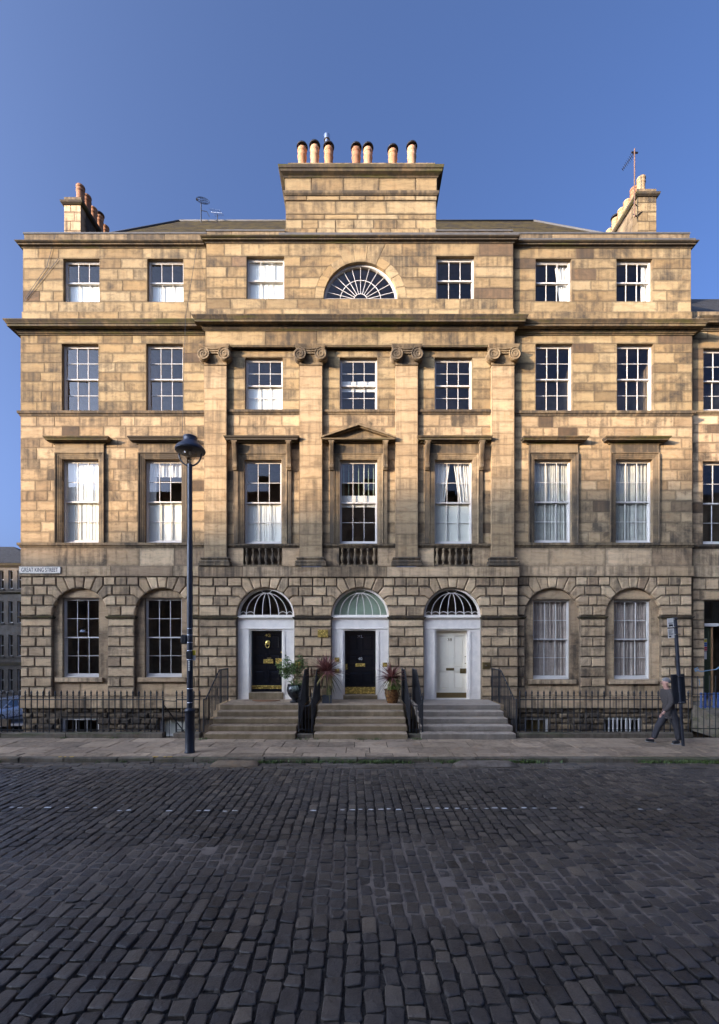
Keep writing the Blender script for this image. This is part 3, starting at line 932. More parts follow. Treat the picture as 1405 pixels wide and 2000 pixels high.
# lunette window
m = MB(); yl = YCA + 0.12
m.prism(arc_pts(lun_c, lun_z, lun_r + 0.02, 0, PI, 28) + arc_pts(lun_c, lun_z, lun_r - 0.05, PI, 0, 28), yl, 0.1)
m.box(lun_c - lun_r - 0.01, lun_c + lun_r + 0.01, yl - 0.05, yl + 0.1, lun_z - 0.03, lun_z + 0.055)
LUN = m.build('lunette_window', MT['white'], HC)
m = MB(); cz = lun_z + 0.05
for f in (0.19, 0.56): m.tube([(x, yl + 0.04, z) for x, z in arc_pts(lun_c, cz, lun_r*f, 0, PI, 20)], 0.012, 4)
for i in range(1, 12):
    a = PI*i/12; c, s = math.cos(a), math.sin(a)
    m.tube([(lun_c + lun_r*0.19*c, yl + 0.04, cz + lun_r*0.19*s), (lun_c + (lun_r - 0.04)*c, yl + 0.04, cz + (lun_r - 0.06)*s)], 0.010, 4)
m.build('glazing_bar', MT['white'], LUN)
for i in range(12):
    a0, a1 = PI*i/12, PI*(i+1)/12
    mm = MB(); pts = arc_pts(lun_c, cz, lun_r*0.19, a1, a0, 2) + arc_pts(lun_c, cz - 0.02, lun_r - 0.03, a0, a1, 2)
    mm.add([(x, yl + 0.05, z) for x, z in pts], [tuple(range(len(pts)))])
    mm.build('pane', MT['glass'], LUN)
mm = MB(); pts = arc_pts(lun_c, cz, lun_r*0.19, 0, PI, 10); mm.add([(x, yl + 0.05, z) for x, z in pts], [tuple(range(len(pts)))]); mm.build('pane', MT['glass'], LUN)
room(LUN, lun_c - lun_r, lun_c + lun_r, lun_z, lun_z + lun_r, yl + 0.12, MT['room'], 1.6)

# main cornice and frieze
fx0, fx1 = X(401, YP), X(1006, YP)
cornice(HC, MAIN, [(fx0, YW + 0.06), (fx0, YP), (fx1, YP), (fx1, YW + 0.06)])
zf0 = Z(678, YP)
courses(HC, fx0, fx1, zf0 + 0.05, z_main_bot + 0.01, YP, MT['ashlar'], (1.4, 2.1), name='frieze_stone', depth=0.3)
cornice(HC, [(-0.01, zf0), (0.012, zf0), (0.02, zf0 + 0.03), (0.03, zf0 + 0.05), (-0.01, zf0 + 0.052)], [(fx0, YW), (fx0, YP), (fx1, YP), (fx1, YW)], MT['cornice'], 'architrave_moulding')

# pilasters
PIL = [(398.8, 442.5), (585.5, 629.5), (773, 816.5), (961, 1005)]
def spiral(m, cx, cz, y, r, sg, turns=2.4):
    pts = []; n = 44
    for i in range(n + 1):
        t = i / n
        a = PI/2 + sg * (-2*PI*turns*t)
        rr = r * (1 - t)**0.9 + 0.012
        pts.append((cx + rr*math.cos(a), y, cz + rr*math.sin(a)))
    m.tube(pts, [0.021*(1 - 0.45*i/n) for i in range(n+1)], 5)
zcap_b = Z(714, YP); zbase_t = Z(1088, YP); zbase_b = Z(1106, YP)
for pa, pb in PIL:
    a, b = X(pa, YP), X(pb, YP); c = (a + b)/2
    PR = MB()
    PR.box(a + 0.01, b - 0.01, YP + 0.012, YC + 0.1, zbase_t, zcap_b)
    P_ = PR.build('pilaster', MT['mortar_warm'], HC)
    n = 17
    for i in range(n):
        z0, z1 = zbase_t + (zcap_b - zbase_t)*i/n, zbase_t + (zcap_b - zbase_t)*(i+1)/n
        stone(P_, 'pilaster_block', rect(a, b, z0 + 0.002, z1 - 0.002), YP, MT['shaft'], 0.004, YC - YP + 0.05, 0.001)
    m = MB(); hb = zbase_t - zbase_b
    m.sweep([(-0.03, zbase_b), (0.14, zbase_b), (0.14, zbase_b + hb*0.30), (0.115, zbase_b + hb*0.32), (0.13, zbase_b + hb*0.40), (0.125, zbase_b + hb*0.52), (0.08, zbase_b + hb*0.58), (0.065, zbase_b + hb*0.68), (0.085, zbase_b + hb*0.74), (0.10, zbase_b + hb*0.83), (0.085, zbase_b + hb*0.92), (0.03, zbase_b + hb*0.95), (0.012, zbase_t), (-0.03, zbase_t)],
            [(a, YC + 0.05), (a, YP), (b, YP), (b, YC + 0.05)])
    m.build('pilaster_base', MT['moulding'], P_)
    # ionic capital
    m = MB(); zt = Z(677, YP)
    m.sweep([(-0.03, zcap_b), (0.012, zcap_b), (0.03, zcap_b + 0.015), (0.012, zcap_b + 0.03), (0.0, zcap_b + 0.05), (0.012, zcap_b + 0.14), (0.05, zcap_b + 0.22), (0.09, zcap_b + 0.30), (0.10, zcap_b + 0.42), (-0.03, zcap_b + 0.42)],
            [(a, YC + 0.05), (a, YP), (b, YP), (b, YC + 0.05)])
    m.sweep([(-0.03, zt - 0.16), (0.08, zt - 0.16), (0.09, zt - 0.10), (0.10, zt - 0.09), (0.13, zt - 0.03), (0.135, zt), (-0.03, zt)], [(a, YC + 0.05), (a, YP - 0.02), (b, YP - 0.02), (b, YC + 0.05)])
    zv = zt - 0.33; rv = 0.205; yv = YP - 0.19
    for sg, xc in ((-1, a + 0.02), (1, b - 0.02)):
        m.lathe([(rv - 0.03, 0.06), (rv, 0.09), (rv - 0.02, 0.18), (rv, 0.31)], (xc, yv - 0.03, zv), 22, 'y')
        m.lathe([(0.0, 0.0), (rv - 0.02, 0.0), (rv - 0.02, 0.1)], (xc, yv + 0.035, zv), 22, 'y')
        spiral(m, xc, zv, yv + 0.025, rv - 0.005, -sg)
    # the sagging band between the scrolls
    for k, (dz, rad) in enumerate(((0.0, 0.028), (0.055, 0.02))):
        pts = []
        for i in range(17):
            t = i/16; xx = a + 0.02 + (b - a - 0.04)*t
            pts.append((xx, yv + 0.04, zv + rv + 0.005 - dz - (0.075 if k else 0.05)*math.sin(PI*t)))
        m.tube(pts, rad, 6)
    m.prism(rect(a + 0.02, b - 0.02, zv + 0.02, zv + rv - 0.02), yv + 0.05, 0.2)
    m.build('ionic_capital', MT['moulding'], P_, angle=40)

# walls between the pilasters
bays = [(X(442.5, YC), X(585.5, YC)), (X(629.5, YC), X(773, YC)), (X(816.5, YC), X(961, YC))]
w2 = [(479, 552), (664.5, 737), (850, 923)]
w1 = [(477, 550), (664, 737), (849.5, 923)]
WC['s'] = []; WC['f'] = []
zs2, zs2b, zs1, zs1b = Z(801, YC), Z(810, YC), Z(1062, YC), Z(1070, YC)
for i, (bx0, bx1) in enumerate(bays):
    o = (X(w2[i][0], YC), X(w2[i][1], YC), zs2, Z(698, YC))
    wall(HC, bx0, bx1, zs2, zf0, YC, [o], MT['ashlar'], MT['mortar_warm'], lens=(0.35, 0.8), dark=0.02)
    WC['s'].append(window(HC, *o, YC))
    cornice(HC, STRING(zs2b, zs2), [(bx0, YC), (bx1, YC)], MT['moulding'], 'string_course')
    cornice(HC, STRING(zs1b, zs1), [(bx0, YC), (bx1, YC)], MT['moulding'], 'string_course')
    o = (X(w1[i][0], YC), X(w1[i][1], YC), zs1, Z(898, YC))
    wall(HC, bx0, bx1, zs1, zs2b, YC, [o], MT['ashlar_mid'], MT['mortar_warm'], lens=(0.35, 0.9), dark=0.03)
    WC['f'].append(window(HC, *o, YC))
    a, b, c, d = o
    surround(HC, a, b, c, d, YC, w=0.19)
    for s_ in (-1, 1):          # outer strip that carries the console
        xx = (a - 0.33) if s_ < 0 else (b + 0.20)
        m = MB(); m.box(xx, xx + 0.13, YC - 0.06, YC + 0.04, c, d + 0.48); m.build('jamb_strip', MT['moulding'], HC)
        m = MB(); zc = d + 0.48; h = 0.86
        n = 14; prof = []
        for k in range(n + 1):
            t = k/n; depth = 0.20*(1 - t)**1.3 + 0.055 + 0.05*math.exp(-((t - 0.86)/0.09)**2)
            prof.append((YC - 0.058 - depth, zc - h*t))
        vs = []; fs = []
        for (yy, zz_) in prof: vs += [(xx, yy, zz_), (xx + 0.13, yy, zz_), (xx, YC - 0.05, zz_), (xx + 0.13, YC - 0.05, zz_)]
        for k in range(n):
            q = 4*k; fs += [(q, q+1, q+5, q+4), (q+2, q, q+4, q+6), (q+1, q+3, q+7, q+5)]
        fs += [(0, 2, 3, 1), (4*n, 4*n+1, 4*n+3, 4*n+2)]
        m.add(vs, fs)
        for fx in (0.03, 0.065, 0.10):
            m.tube([(xx + fx, yy - 0.002, zz_) for yy, zz_ in prof[1:12]], 0.010, 4)
        m.lathe([(0.055, 0.0), (0.06, 0.02), (0.06, 0.13), (0.055, 0.15)], (xx - 0.01, YC - 0.12, zc - h + 0.10), 12, 'x')
        m.box(xx - 0.03, xx + 0.16, YC - 0.29, YC - 0.04, zc - 0.001, zc + 0.04)
        m.build('console', MT['moulding'], HC)
    m = MB(); m.box(a - 0.19, b + 0.19, YC - 0.05, YC + 0.04, d + 0.195, d + 0.52); m.build('frieze', MT['moulding'], HC)
    zc = d + 0.525; ea, eb = a - 0.36, b + 0.36
    pth = [(ea, YC + 0.04), (ea, YC - 0.03), (eb, YC - 0.03), (eb, YC + 0.04)]
    if i != 1:
        cornice(HC, [(-0.1, zc), (0.10, zc), (0.11, zc + 0.03), (0.20, zc + 0.04), (0.20, zc + 0.085), (0.235, zc + 0.11), (0.25, zc + 0.145), (0.25, zc + 0.155), (-0.1, zc + 0.19)], pth, name='window_cornice')
    else:
        cornice(HC, [(-0.1, zc), (0.10, zc), (0.11, zc + 0.03), (0.22, zc + 0.04), (0.22, zc + 0.09), (-0.1, zc + 0.10)], pth, name='window_cornice')
        m = MB(); L, Rr = ea - 0.24, eb + 0.24; mid = (L + Rr)/2; za = zc + 0.09; hp = 0.47; t = 0.085
        def rake(p0, p1, pr):
            m.prism([p0, p1, (p1[0], p1[1] + t), (p0[0], p0[1] + t*0.6)] if p0[0] < p1[0] else [p1, p0, (p0[0], p0[1] + t*0.6), (p1[0], p1[1] + t)], YC - pr, pr + 0.02)
        rake((L, za), (mid, za + hp - 0.06), 0.27); rake((Rr, za), (mid, za + hp - 0.06), 0.27)
        m.prism([(L + 0.05, za - 0.005), (mid, za + hp - 0.09), (mid, za + hp - 0.05), (L, za + 0.02)], YC - 0.20, 0.2)
        m.prism([(Rr - 0.05, za - 0.005), (Rr, za + 0.02), (mid, za + hp - 0.05), (mid, za + hp - 0.09)], YC - 0.20, 0.2)
        m.prism([(L + 0.1, za - 0.004), (Rr - 0.1, za - 0.004), (mid, za + hp - 0.06)], YC - 0.07, 0.1)
        m.build('pediment', MT['moulding'], HC)
    # balustrade panel
    zb0, zb1 = Z(1106, YC), zs1b
    ba, bb = a - 0.02, b + 0.02
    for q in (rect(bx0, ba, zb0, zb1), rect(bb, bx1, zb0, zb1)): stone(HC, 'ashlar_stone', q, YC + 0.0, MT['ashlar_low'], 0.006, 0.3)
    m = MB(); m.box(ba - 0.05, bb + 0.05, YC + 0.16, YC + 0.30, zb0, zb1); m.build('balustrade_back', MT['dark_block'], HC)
    B = box('balustrade', ba, bb, YC - 0.03, YC + 0.16, zb0 - 0.02, zb0 + 0.045, MT['moulding'], HC)
    hgt = zb1 - zb0 - 0.05
    prof = [(0.058, 0.0), (0.058, 0.05), (0.035, 0.06), (0.03, 0.085), (0.06, 0.15), (0.074, 0.21), (0.066, 0.27), (0.035, 0.37), (0.028, 0.45), (0.045, 0.47), (0.032, 0.49), (0.056, 0.51), (0.056, 0.58)]
    prof = [(r_, h_ * hgt/0.58) for r_, h_ in prof]
    for k in range(6):
        mm = MB(); mm.lathe(prof, (ba + (bb - ba)*(k + 0.5)/6, YC + 0.055, zb0 + 0.045), 12)
        mm.build('baluster', MT['moulding'], B, smooth=True)

# band and rusticated ground floor with the three doorways
bx0, bx1 = X(389, YCR), X(1013, YCR)
courses(HC, bx0 - 0.03, bx1 + 0.03, Z(1127, YCR), Z(1107, YCR), YCR - 0.04, MT['band'], (1.2, 2.2), depth=0.35)
ZC = lambda p: Z(p, YCR)
dr = 55.8 * YCR/870
doors = [(X(518.5, YCR), dr), (X(704, YCR), dr), (X(885, YCR), dr)]
rustic(HC, bx0, bx1, [0.2] + [ZC(p) for p in (1361, 1342, 1322.5, 1303, 1283, 1263.5, 1244, 1225)], (ZC(1225), ZC(1210)), ZC(1204), [ZC(p) for p in (1184, 1164.5, 1145.5, 1127)], doors, YCR, MT['rustic'])
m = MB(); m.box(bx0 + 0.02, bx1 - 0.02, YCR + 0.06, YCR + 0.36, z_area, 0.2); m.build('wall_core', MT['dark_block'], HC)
# ---------------------------------------------------------------- more materials
def slate_mat(name, base, moss):
    m, nt, b = new_mat(name)
    tc = nt.nodes.new('ShaderNodeTexCoord')
    sp = nd(nt, 'ShaderNodeSeparateXYZ', None, Vector=tc.outputs['Object'])
    v = nd(nt, 'ShaderNodeCombineXYZ', None, X=math_n(nt, 'ADD', sp.outputs[0], math_n(nt, 'MULTIPLY', sp.outputs[1], 0.7)), Y=math_n(nt, 'MULTIPLY', sp.outputs[2], 1.45), Z=0.0).outputs[0]
    br = nd(nt, 'ShaderNodeTexBrick', {'offset': 0.5}, Vector=v, Scale=1.0, Color1=(*base, 1), Color2=(base[0]*0.5, base[1]*0.5, base[2]*0.52, 1), Mortar=(0.008, 0.008, 0.008, 1))
    br.inputs['Mortar Size'].default_value = 0.012; br.inputs['Brick Width'].default_value = 0.26; br.inputs['Row Height'].default_value = 0.19
    br.inputs['Bias'].default_value = 0.0
    mo = ramp(nt, noise(nt, tc.outputs['Object'], 2.2, 8, 0.7), [(0.36, 0.0), (0.58, 0.85)])
    c = mixc(nt, mo, br.outputs[0], moss)
    setc(nt, b.inputs['Base Color'], c); b.inputs['Roughness'].default_value = 0.95; b.inputs['Specular IOR Level'].default_value = 0.15
    bp = nd(nt, 'ShaderNodeBump', None, Strength=0.8, Distance=0.03, Height=math_n(nt, 'ADD', br.outputs[1], math_n(nt, 'MULTIPLY', noise(nt, tc.outputs['Object'], 9, 5, 0.7), -0.8)))
    bp.invert = True
    nt.links.new(bp.outputs[0], b.inputs['Normal'])
    return m
MT['slate'] = slate_mat('mossy_slate', (0.042, 0.034, 0.026), (0.075, 0.055, 0.018))
MT['slate_blue'] = slate_mat('blue_slate', (0.05, 0.055, 0.065), (0.04, 0.042, 0.045))

def text(name, s, size, loc, mat, parent, depth=0.004, align='CENTER', sx=1.0):
    cu = bpy.data.curves.new(name, 'FONT'); cu.body = s; cu.size = size; cu.align_x = align; cu.align_y = 'CENTER'; cu.extrude = depth
    o = bpy.data.objects.new(name, cu); COL.objects.link(o)
    dg = bpy.context.evaluated_depsgraph_get(); dg.update()
    me = bpy.data.meshes.new_from_object(o.evaluated_get(dg))
    bpy.data.objects.remove(o); bpy.data.curves.remove(cu)
    me.transform(Matrix.Translation(Vector(loc)) @ Matrix.Rotation(R(90), 4, 'X') @ Matrix.Diagonal((sx, 1, 1, 1)))
    me.materials.clear(); me.materials.append(mat)
    return link_mesh(name, me, None, parent)

# ---------------------------------------------------------------- doorways
ZL = 0.85            # landing level
def doorway(cx, style):
    y = YCR; yd = y + 0.12
    frame = {'42': MT['lilac'], 'XL': MT['lilac'], '38': MT['white_weathered']}[style]
    pw = 0.37; zs = ZC(1204); zl = ZC(1228.5); zdb = {'42': ZC(1353), 'XL': ZC(1358), '38': ZC(1366)}[style]
    a, b = cx - dr, cx + dr
    m = MB()
    for s, e in ((a, a + pw), (b - pw, b)):
        m.box(s, e, yd + 0.015, yd + 0.22, ZL, zl)
        m.box(s, s + 0.055, yd, yd + 0.02, ZL, zl); m.box(e - 0.055, e, yd, yd + 0.02, ZL, zl)
        m.box(s + 0.055, e - 0.055, yd, yd + 0.02, ZL, ZL + 0.16); m.box(s + 0.055, e - 0.055, yd, yd + 0.02, zl - 0.10, zl)
        m.box(s - 0.0, e + 0.0, yd - 0.012, yd, ZL, ZL + 0.10)
    m.box(a, b, yd - 0.005, yd + 0.22, zl + 0.002, zs - 0.10)
    m.sweep([(-0.02, zl - 0.002), (0.02, zl - 0.002), (0.025, zl + 0.03), (-0.02, zl + 0.035)], [(a + 0.003, yd), (b - 0.003, yd)])
    m.sweep([(-0.02, zs - 0.11), (0.01, zs - 0.11), (0.03, zs - 0.08), (0.07, zs - 0.05), (0.08, zs - 0.03), (0.08, zs), (-0.02, zs + 0.01)], [(a + 0.003, yd), (b - 0.003, yd)])
    m.prism(arc_pts(cx, zs, dr + 0.02, 0, PI, 30) + arc_pts(cx, zs, dr - 0.05, PI, 0, 30), yd + 0.01, 0.12)
    m.box(a, b, yd + 0.02, yd + 0.14, zs + 0.005, zs + 0.06)
    S = m.build('door_surround', frame, HC)
    # fanlight
    zb = zs + 0.06; yg = yd + 0.07; rg = dr - 0.05; hh = rg - 0.06
    m = MB(); xs = [-0.76, -0.46, -0.15, 0.15, 0.46, 0.76]
    hub = 0.16
    for u in xs:
        pts = []
        for k in range(15):
            t = R(8) + (PI/2 - R(8))*k/14
            pts.append((cx + u*rg*math.sin(t), yg - 0.015, zb + (hh - 0.10)*math.cos(t)))
        m.tube(pts, 0.013, 4)
    m.tube([(cx + hub*math.cos(t), yg - 0.015, zb + hh - 0.02 - 0.085*math.sin(t)) for t in [PI*k/10 for k in range(11)]], 0.013, 4)
    if style != 'XL':
        ed = [-0.98] + xs + [0.98]
        for k, (p, q) in enumerate(zip(ed, ed[1:])):
            if style == '42' and 2 <= k <= 4: continue
            c_, w_ = cx + rg*(p+q)/2, rg*(q-p)/2
            m.tube([(c_ + w_*math.cos(t), yg - 0.012, zb + 0.01 + 0.095*math.sin(t)) for t in [PI*j/8 for j in range(9)]], 0.011, 4)
    m.build('glazing_bar', frame, S)
    ed = [-0.999] + xs + [0.999]
    for p, q in zip(ed, ed[1:]):
        mm = MB()
        def curve(u):
            if abs(u) > 0.99: return [(cx + (rg + 0.01)*math.copysign(math.sin(t), u), yg, zb + (hh + 0.07)*math.cos(t)) for t in [0.02 + (PI/2 - 0.02)*k/8 for k in range(9)]]
            return [(cx + u*rg*math.sin(t), yg, zb + hh*math.cos(t)) for t in [0.02 + (PI/2 - 0.02)*k/8 for k in range(9)]]
        c1, c2 = curve(p), curve(q)
        vs = c1 + c2; fs = [(k, k+9, k+10, k+1) for k in range(8)]
        mm.add(vs, fs); mm.build('pane', MT['glass'], S)
    if style == 'XL':
        mm = MB(); pts = arc_pts(cx, zb, rg, 0, PI, 24); mm.add([(x, yg + 0.10, z) for x, z in pts], [tuple(range(len(pts)))]); mm.build('blind', MT['room_green'], S)
    room(S, a, b, zs, zs + dr, yd + 0.24, MT['room'], 1.2)
    # threshold and leaf
    la, lb = a + pw, b - pw
    st = MB(); rbox(st, la, lb, yd - 0.05, yd + 0.33, ZL - 0.02, zdb - 0.004, 0.012); st.build('threshold', MT['step'] if style != '38' else MT['white_weathered'], HC)
    m = MB(); m.box(la, la + 0.05, yd + 0.03, yd + 0.24, zdb, zl - 0.003); m.box(lb - 0.05, lb, yd + 0.03, yd + 0.24, zdb, zl - 0.003); m.box(la + 0.05, lb - 0.05, yd + 0.03, yd + 0.24, zl - 0.05, zl - 0.003)
    m.build('door_frame', frame, S)
    la += 0.05; lb -= 0.05; zt = zl - 0.05
    if style == 'XL': paint = MT['black_gloss']
    elif style == '42': paint = MT['black_gloss']
    else: paint = MT['cream']
    yl = yd + 0.17; w = lb - la; h = zt - zdb
    m = MB(); m.box(la, lb, yl + 0.02, yl + 0.06, zdb, zt)
    # stiles and rails
    rows = [(0.135, 0.40), (0.47, 0.93)] if style == '38' else [(0.17, 0.36), (0.44, 0.62), (0.70, 0.93)]
    rows = [(zdb + h*p, zdb + h*q) for p, q in rows]
    colsx = [(la + w*0.085, la + w*0.43), (la + w*0.57, la + w*0.915)]
    xs_ = [la, colsx[0][0], colsx[0][1], colsx[1][0], colsx[1][1], lb]
    for p, q in ((0, 1), (2, 3), (4, 5)): m.box(xs_[p], xs_[q], yl, yl + 0.022, zdb, zt)
    zz = [zdb] + [v for r_ in rows for v in r_] + [zt]
    for k in range(0, len(zz), 2):
        for c0, c1 in colsx: m.box(c0, c1, yl, yl + 0.022, zz[k], zz[k+1])
    D = m.build('door', paint, HC)
    D['label'] = {'42': 'glossy black panelled door numbered 42 with brass lion knocker', 'XL': 'glossy black panelled door marked XL and 40', '38': 'cream panelled door numbered 38'}[style]
    for r0, r1 in rows:
        for c0, c1 in colsx:
            mm = MB(); mm.tube([(c0 + .012, yl + 0.012, r0 + .012), (c1 - .012, yl + 0.012, r0 + .012), (c1 - .012, yl + 0.012, r1 - .012), (c0 + .012, yl + 0.012, r1 - .012)], 0.016, 6, closed=True)
            mm.prism(rect(c0 + 0.05, c1 - 0.05, r0 + 0.05, r1 - 0.05), yl + 0.006, 0.02, 0.012)
            mm.build('panel', paint, D)
    zy = lambda py: ZC(py)
    if style == '42':
        box('kick_strip', la + 0.01, lb - 0.01, yl - 0.008, yl - 0.001, zdb + 0.10, zdb + 0.15, MT['brass'], D)
        box('weather_bar', la, lb, yl - 0.045, yl - 0.001, zdb + 0.17, zdb + 0.21, MT['brass'], D, 0.01)
        text('house_number', '42', 0.15, (cx + 0.02, yl - 0.006, zy(1241)), MT['brass'], D, sx=1.35)
        m = MB(); zk = zy(1258); m.lathe([(0.0, -0.05), (0.05, -0.045), (0.075, -0.02), (0.08, 0.0)], (cx + 0.02, yl - 0.01, zk + 0.05), 14, 'y')
        m.tube([(cx + 0.02 + 0.062*math.cos(t), yl - 0.045, zk - 0.035 + 0.09*math.sin(t)) for t in [2*PI*k/18 for k in range(18)]], 0.014, 6, closed=True)
        m.build('knocker', MT['brass'], D, smooth=True)
        m = MB(); rbox(m, cx - 0.12, cx + 0.20, yl - 0.018, yl - 0.001, zy(1296.5), zy(1288), 0.008); m.box(cx - 0.08, cx + 0.16, yl - 0.024, yl - 0.0185, zy(1295), zy(1289.5)); m.build('letter_box', MT['brass'], D)
        box('name_plate', cx + 0.0, cx + 0.13, yl - 0.012, yl - 0.001, zy(1287.5), zy(1284.5), MT['bronze'], D)
        box('lock_plate', cx + 0.28, cx + 0.53, yl - 0.014, yl - 0.001, zy(1297.5), zy(1286.5), MT['brass'], D, 0.005)
        m = MB(); m.lathe([(0.0, -0.06), (0.03, -0.055), (0.03, -0.03), (0.014, -0.02), (0.014, 0.0)], (lb - 0.02, yl - 0.001, zy(1274)), 12, 'y'); m.build('door_knob', MT['brass'], D, smooth=True)
    elif style == 'XL':
        box('kick_plate', la + 0.01, lb - 0.01, yl - 0.008, yl - 0.001, zdb + 0.02, zdb + 0.24, MT['brass'], D)
        text('house_number', 'XL', 0.13, (cx, yl - 0.006, zy(1243)), MT['steel'], D, sx=1.3)
        text('house_number', '40', 0.14, (cx, yl - 0.006, zy(1287.5)), MT['white'], D)
        m = MB(); rbox(m, cx - 0.16, cx + 0.16, yl - 0.018, yl - 0.001, zy(1303), zy(1296.5), 0.006); m.box(cx - 0.11, cx + 0.11, yl - 0.024, yl - 0.0185, zy(1301.6), zy(1298)); m.build('letter_box', MT['brass'], D)
        m = MB(); m.box(la + 0.02, la + 0.08, yl - 0.012, yl - 0.001, zy(1309), zy(1297.5)); m.lathe([(0.0, -0.07), (0.033, -0.06), (0.033, -0.035), (0.014, -0.025), (0.014, 0.0)], (la + 0.05, yl - 0.001, zy(1304)), 12, 'y'); m.build('door_knob', MT['brass'], D)
    else:
        box('kick_plate', la + 0.005, lb - 0.005, yl - 0.008, yl - 0.001, zdb + 0.02, zdb + 0.19, MT['bronze'], D)
        text('house_number', '38', 0.14, (cx - 0.05, yl - 0.006, zy(1249.5)), MT['bronze'], D, sx=1.2)
        m = MB(); rbox(m, cx - 0.17, cx + 0.10, yl - 0.018, yl - 0.001, zy(1310.5), zy(1305.5), 0.006); m.build('letter_box', MT['bronze'], D)
        m = MB(); rbox(m, lb - 0.22, lb - 0.005, yl - 0.016, yl - 0.001, zy(1316.5), zy(1306.5), 0.006); m.lathe([(0.0, -0.07), (0.033, -0.06), (0.033, -0.035), (0.014, -0.025), (0.014, 0.0)], (lb - 0.11, yl - 0.016, zy(1311)), 12, 'y'); m.build('lock_plate', MT['bronze'], D)
        m = MB()
        for py in (1283, 1296.5): m.lathe([(0.0, -0.02), (0.018, -0.016), (0.02, 0.0)], (lb - 0.04, yl - 0.001, zy(py)), 10, 'y')
        m.build('keyhole', MT['bronze'], D)
for (cx, r_), st in zip(doors, ('42', 'XL', '38')): doorway(cx, st)
for (px0, px1, py0, py1, nm, mt) in ((621, 641, 1230, 1245, 'brass_plaque', 'brass'), (576, 588, 1292, 1304, 'bell_plate', 'brass'), (942, 957, 1293.5, 1307, 'bell_plate', 'bronze')):
    p = box(nm, X(px0, YCR), X(px1, YCR), YCR - 0.025, YCR + 0.005, Z(py1, YCR), Z(py0, YCR), MT[mt], HC, 0.006)
    if nm == 'bell_plate':
        m = MB(); m.lathe([(0.0, -0.03), (0.02, -0.025), (0.022, 0.0)], ((X(px0, YCR) + X(px1, YCR))/2, YCR - 0.026, (Z(py1, YCR) + Z(py0, YCR))/2), 10, 'y'); m.build('bell_push', MT['steel'], p)
for px, py in ((653.5, 1288), (653.5, 1310), (748, 1298)):
    xx, zz = X(px, YCR), Z(py, YCR)
    box('bell_plate', xx, xx + 0.15, YCR + 0.10, YCR + 0.119, zz - 0.08, zz + 0.06, MT['brass'], HC, 0.004)

# ---------------------------------------------------------------- blinds, shutters, curtains
shutters(WL['a'][0], 0, 0.5); shutters(WL['a'][1], 0, 0.5); shutters(WC['a'][0], 0, 1.0); shutters(WC['s'][0], 0, 0.5)
shutters(WL['f'][0], 0, 1.0, 4); shutters(WL['f'][1], 0, 0.5, 3); shutters(WC['f'][0], 0, 0.5, 4)
def blind(w, lo, hi, mat, back=-0.005, name='blind'):
    x0, x1, z0, z1, y, zm = w_info[w.name]
    box(name, x0 + 0.0, x1 - 0.0, y + back, y + back + 0.012, z0 + (z1-z0)*lo, z0 + (z1-z0)*hi, mat, w)
blind(WC['f'][2], 0.0, 0.5, MT['blind']); blind(WC['s'][1], 0.42, 0.62, MT['sheer']); blind(WC['f'][1], 0.46, 0.60, MT['sheer'])
for k in range(7):        # vertical blind strips
    x0, x1, z0, z1, y, zm = w_info[WC['f'][1].name]
    xx = x0 + (x1-x0)*(0.09 + k*0.135)
    box('blind_strip', xx, xx + 0.02, y + 0.09, y + 0.10, z0 + (z1-z0)*0.6, z1 - 0.05, MT['room_green'], WC['f'][1])
drapery(WL['f'][1], 'gathered pale pelmet curtain in window behind the lamp head', [(0.0, 1.0, 0.82, 1.0, 0), (0.0, 0.22, 0.5, 0.9, 0)], MT['sheer'])
drapery(WC['f'][2], 'pale curtains tied apart over a cream blind, window right of the pediment', [(0.0, 0.46, 0.5, 1.0, 0.35), (0.54, 1.0, 0.5, 1.0, -0.35)], MT['sheer'])
for w, l in ((WR['f'][0], 'full grey drapes in the tall right wing window next to the pilaster'), (WR['f'][1], 'full grey drapes in the tall window at the far right')):
    drapery(w, l, [(0.0, 0.62, 0.0, 1.0, 0), (0.60, 1.0, 0.0, 1.0, 0)], MT['drape'])
for w, l in ((WR['g'][0], 'taupe drapes in the arched ground floor window beside the cream door'), (WR['g'][1], 'taupe drapes in the arched ground floor window behind the bus stop')):
    drapery(w, l, [(0.0, 0.5, 0.0, 1.0, 0), (0.5, 1.0, 0.0, 1.0, 0)], MT['drape_brown'])
drapery(WR['a'][0], 'white curtain swept to the right of the attic window near the centre front', [(0.62, 1.0, 0.0, 1.0, -0.4)], MT['sheer'])
drapery(WR['a'][1], 'narrow white curtain at the edge of the far right attic window', [(0.82, 1.0, 0.0, 1.0, 0)], MT['sheer'])
# white bars before one basement window, a pale board in another
x0, x1, z0, z1, y, zm = w_info[WR['b'][1].name]
for k in range(8): box('window_bar', x0 + (x1-x0)*(0.1 + k*0.115), x0 + (x1-x0)*(0.1 + k*0.115) + 0.035, y - 0.17, y - 0.14, z0, z1, MT['white'], WR['b'][1])
blind(WL['b'][1], 0.0, 1.0, MT['blind'], 0.03, 'board'); blind(WR['b'][0], 0.0, 1.0, MT['bronze'], 0.05, 'board')

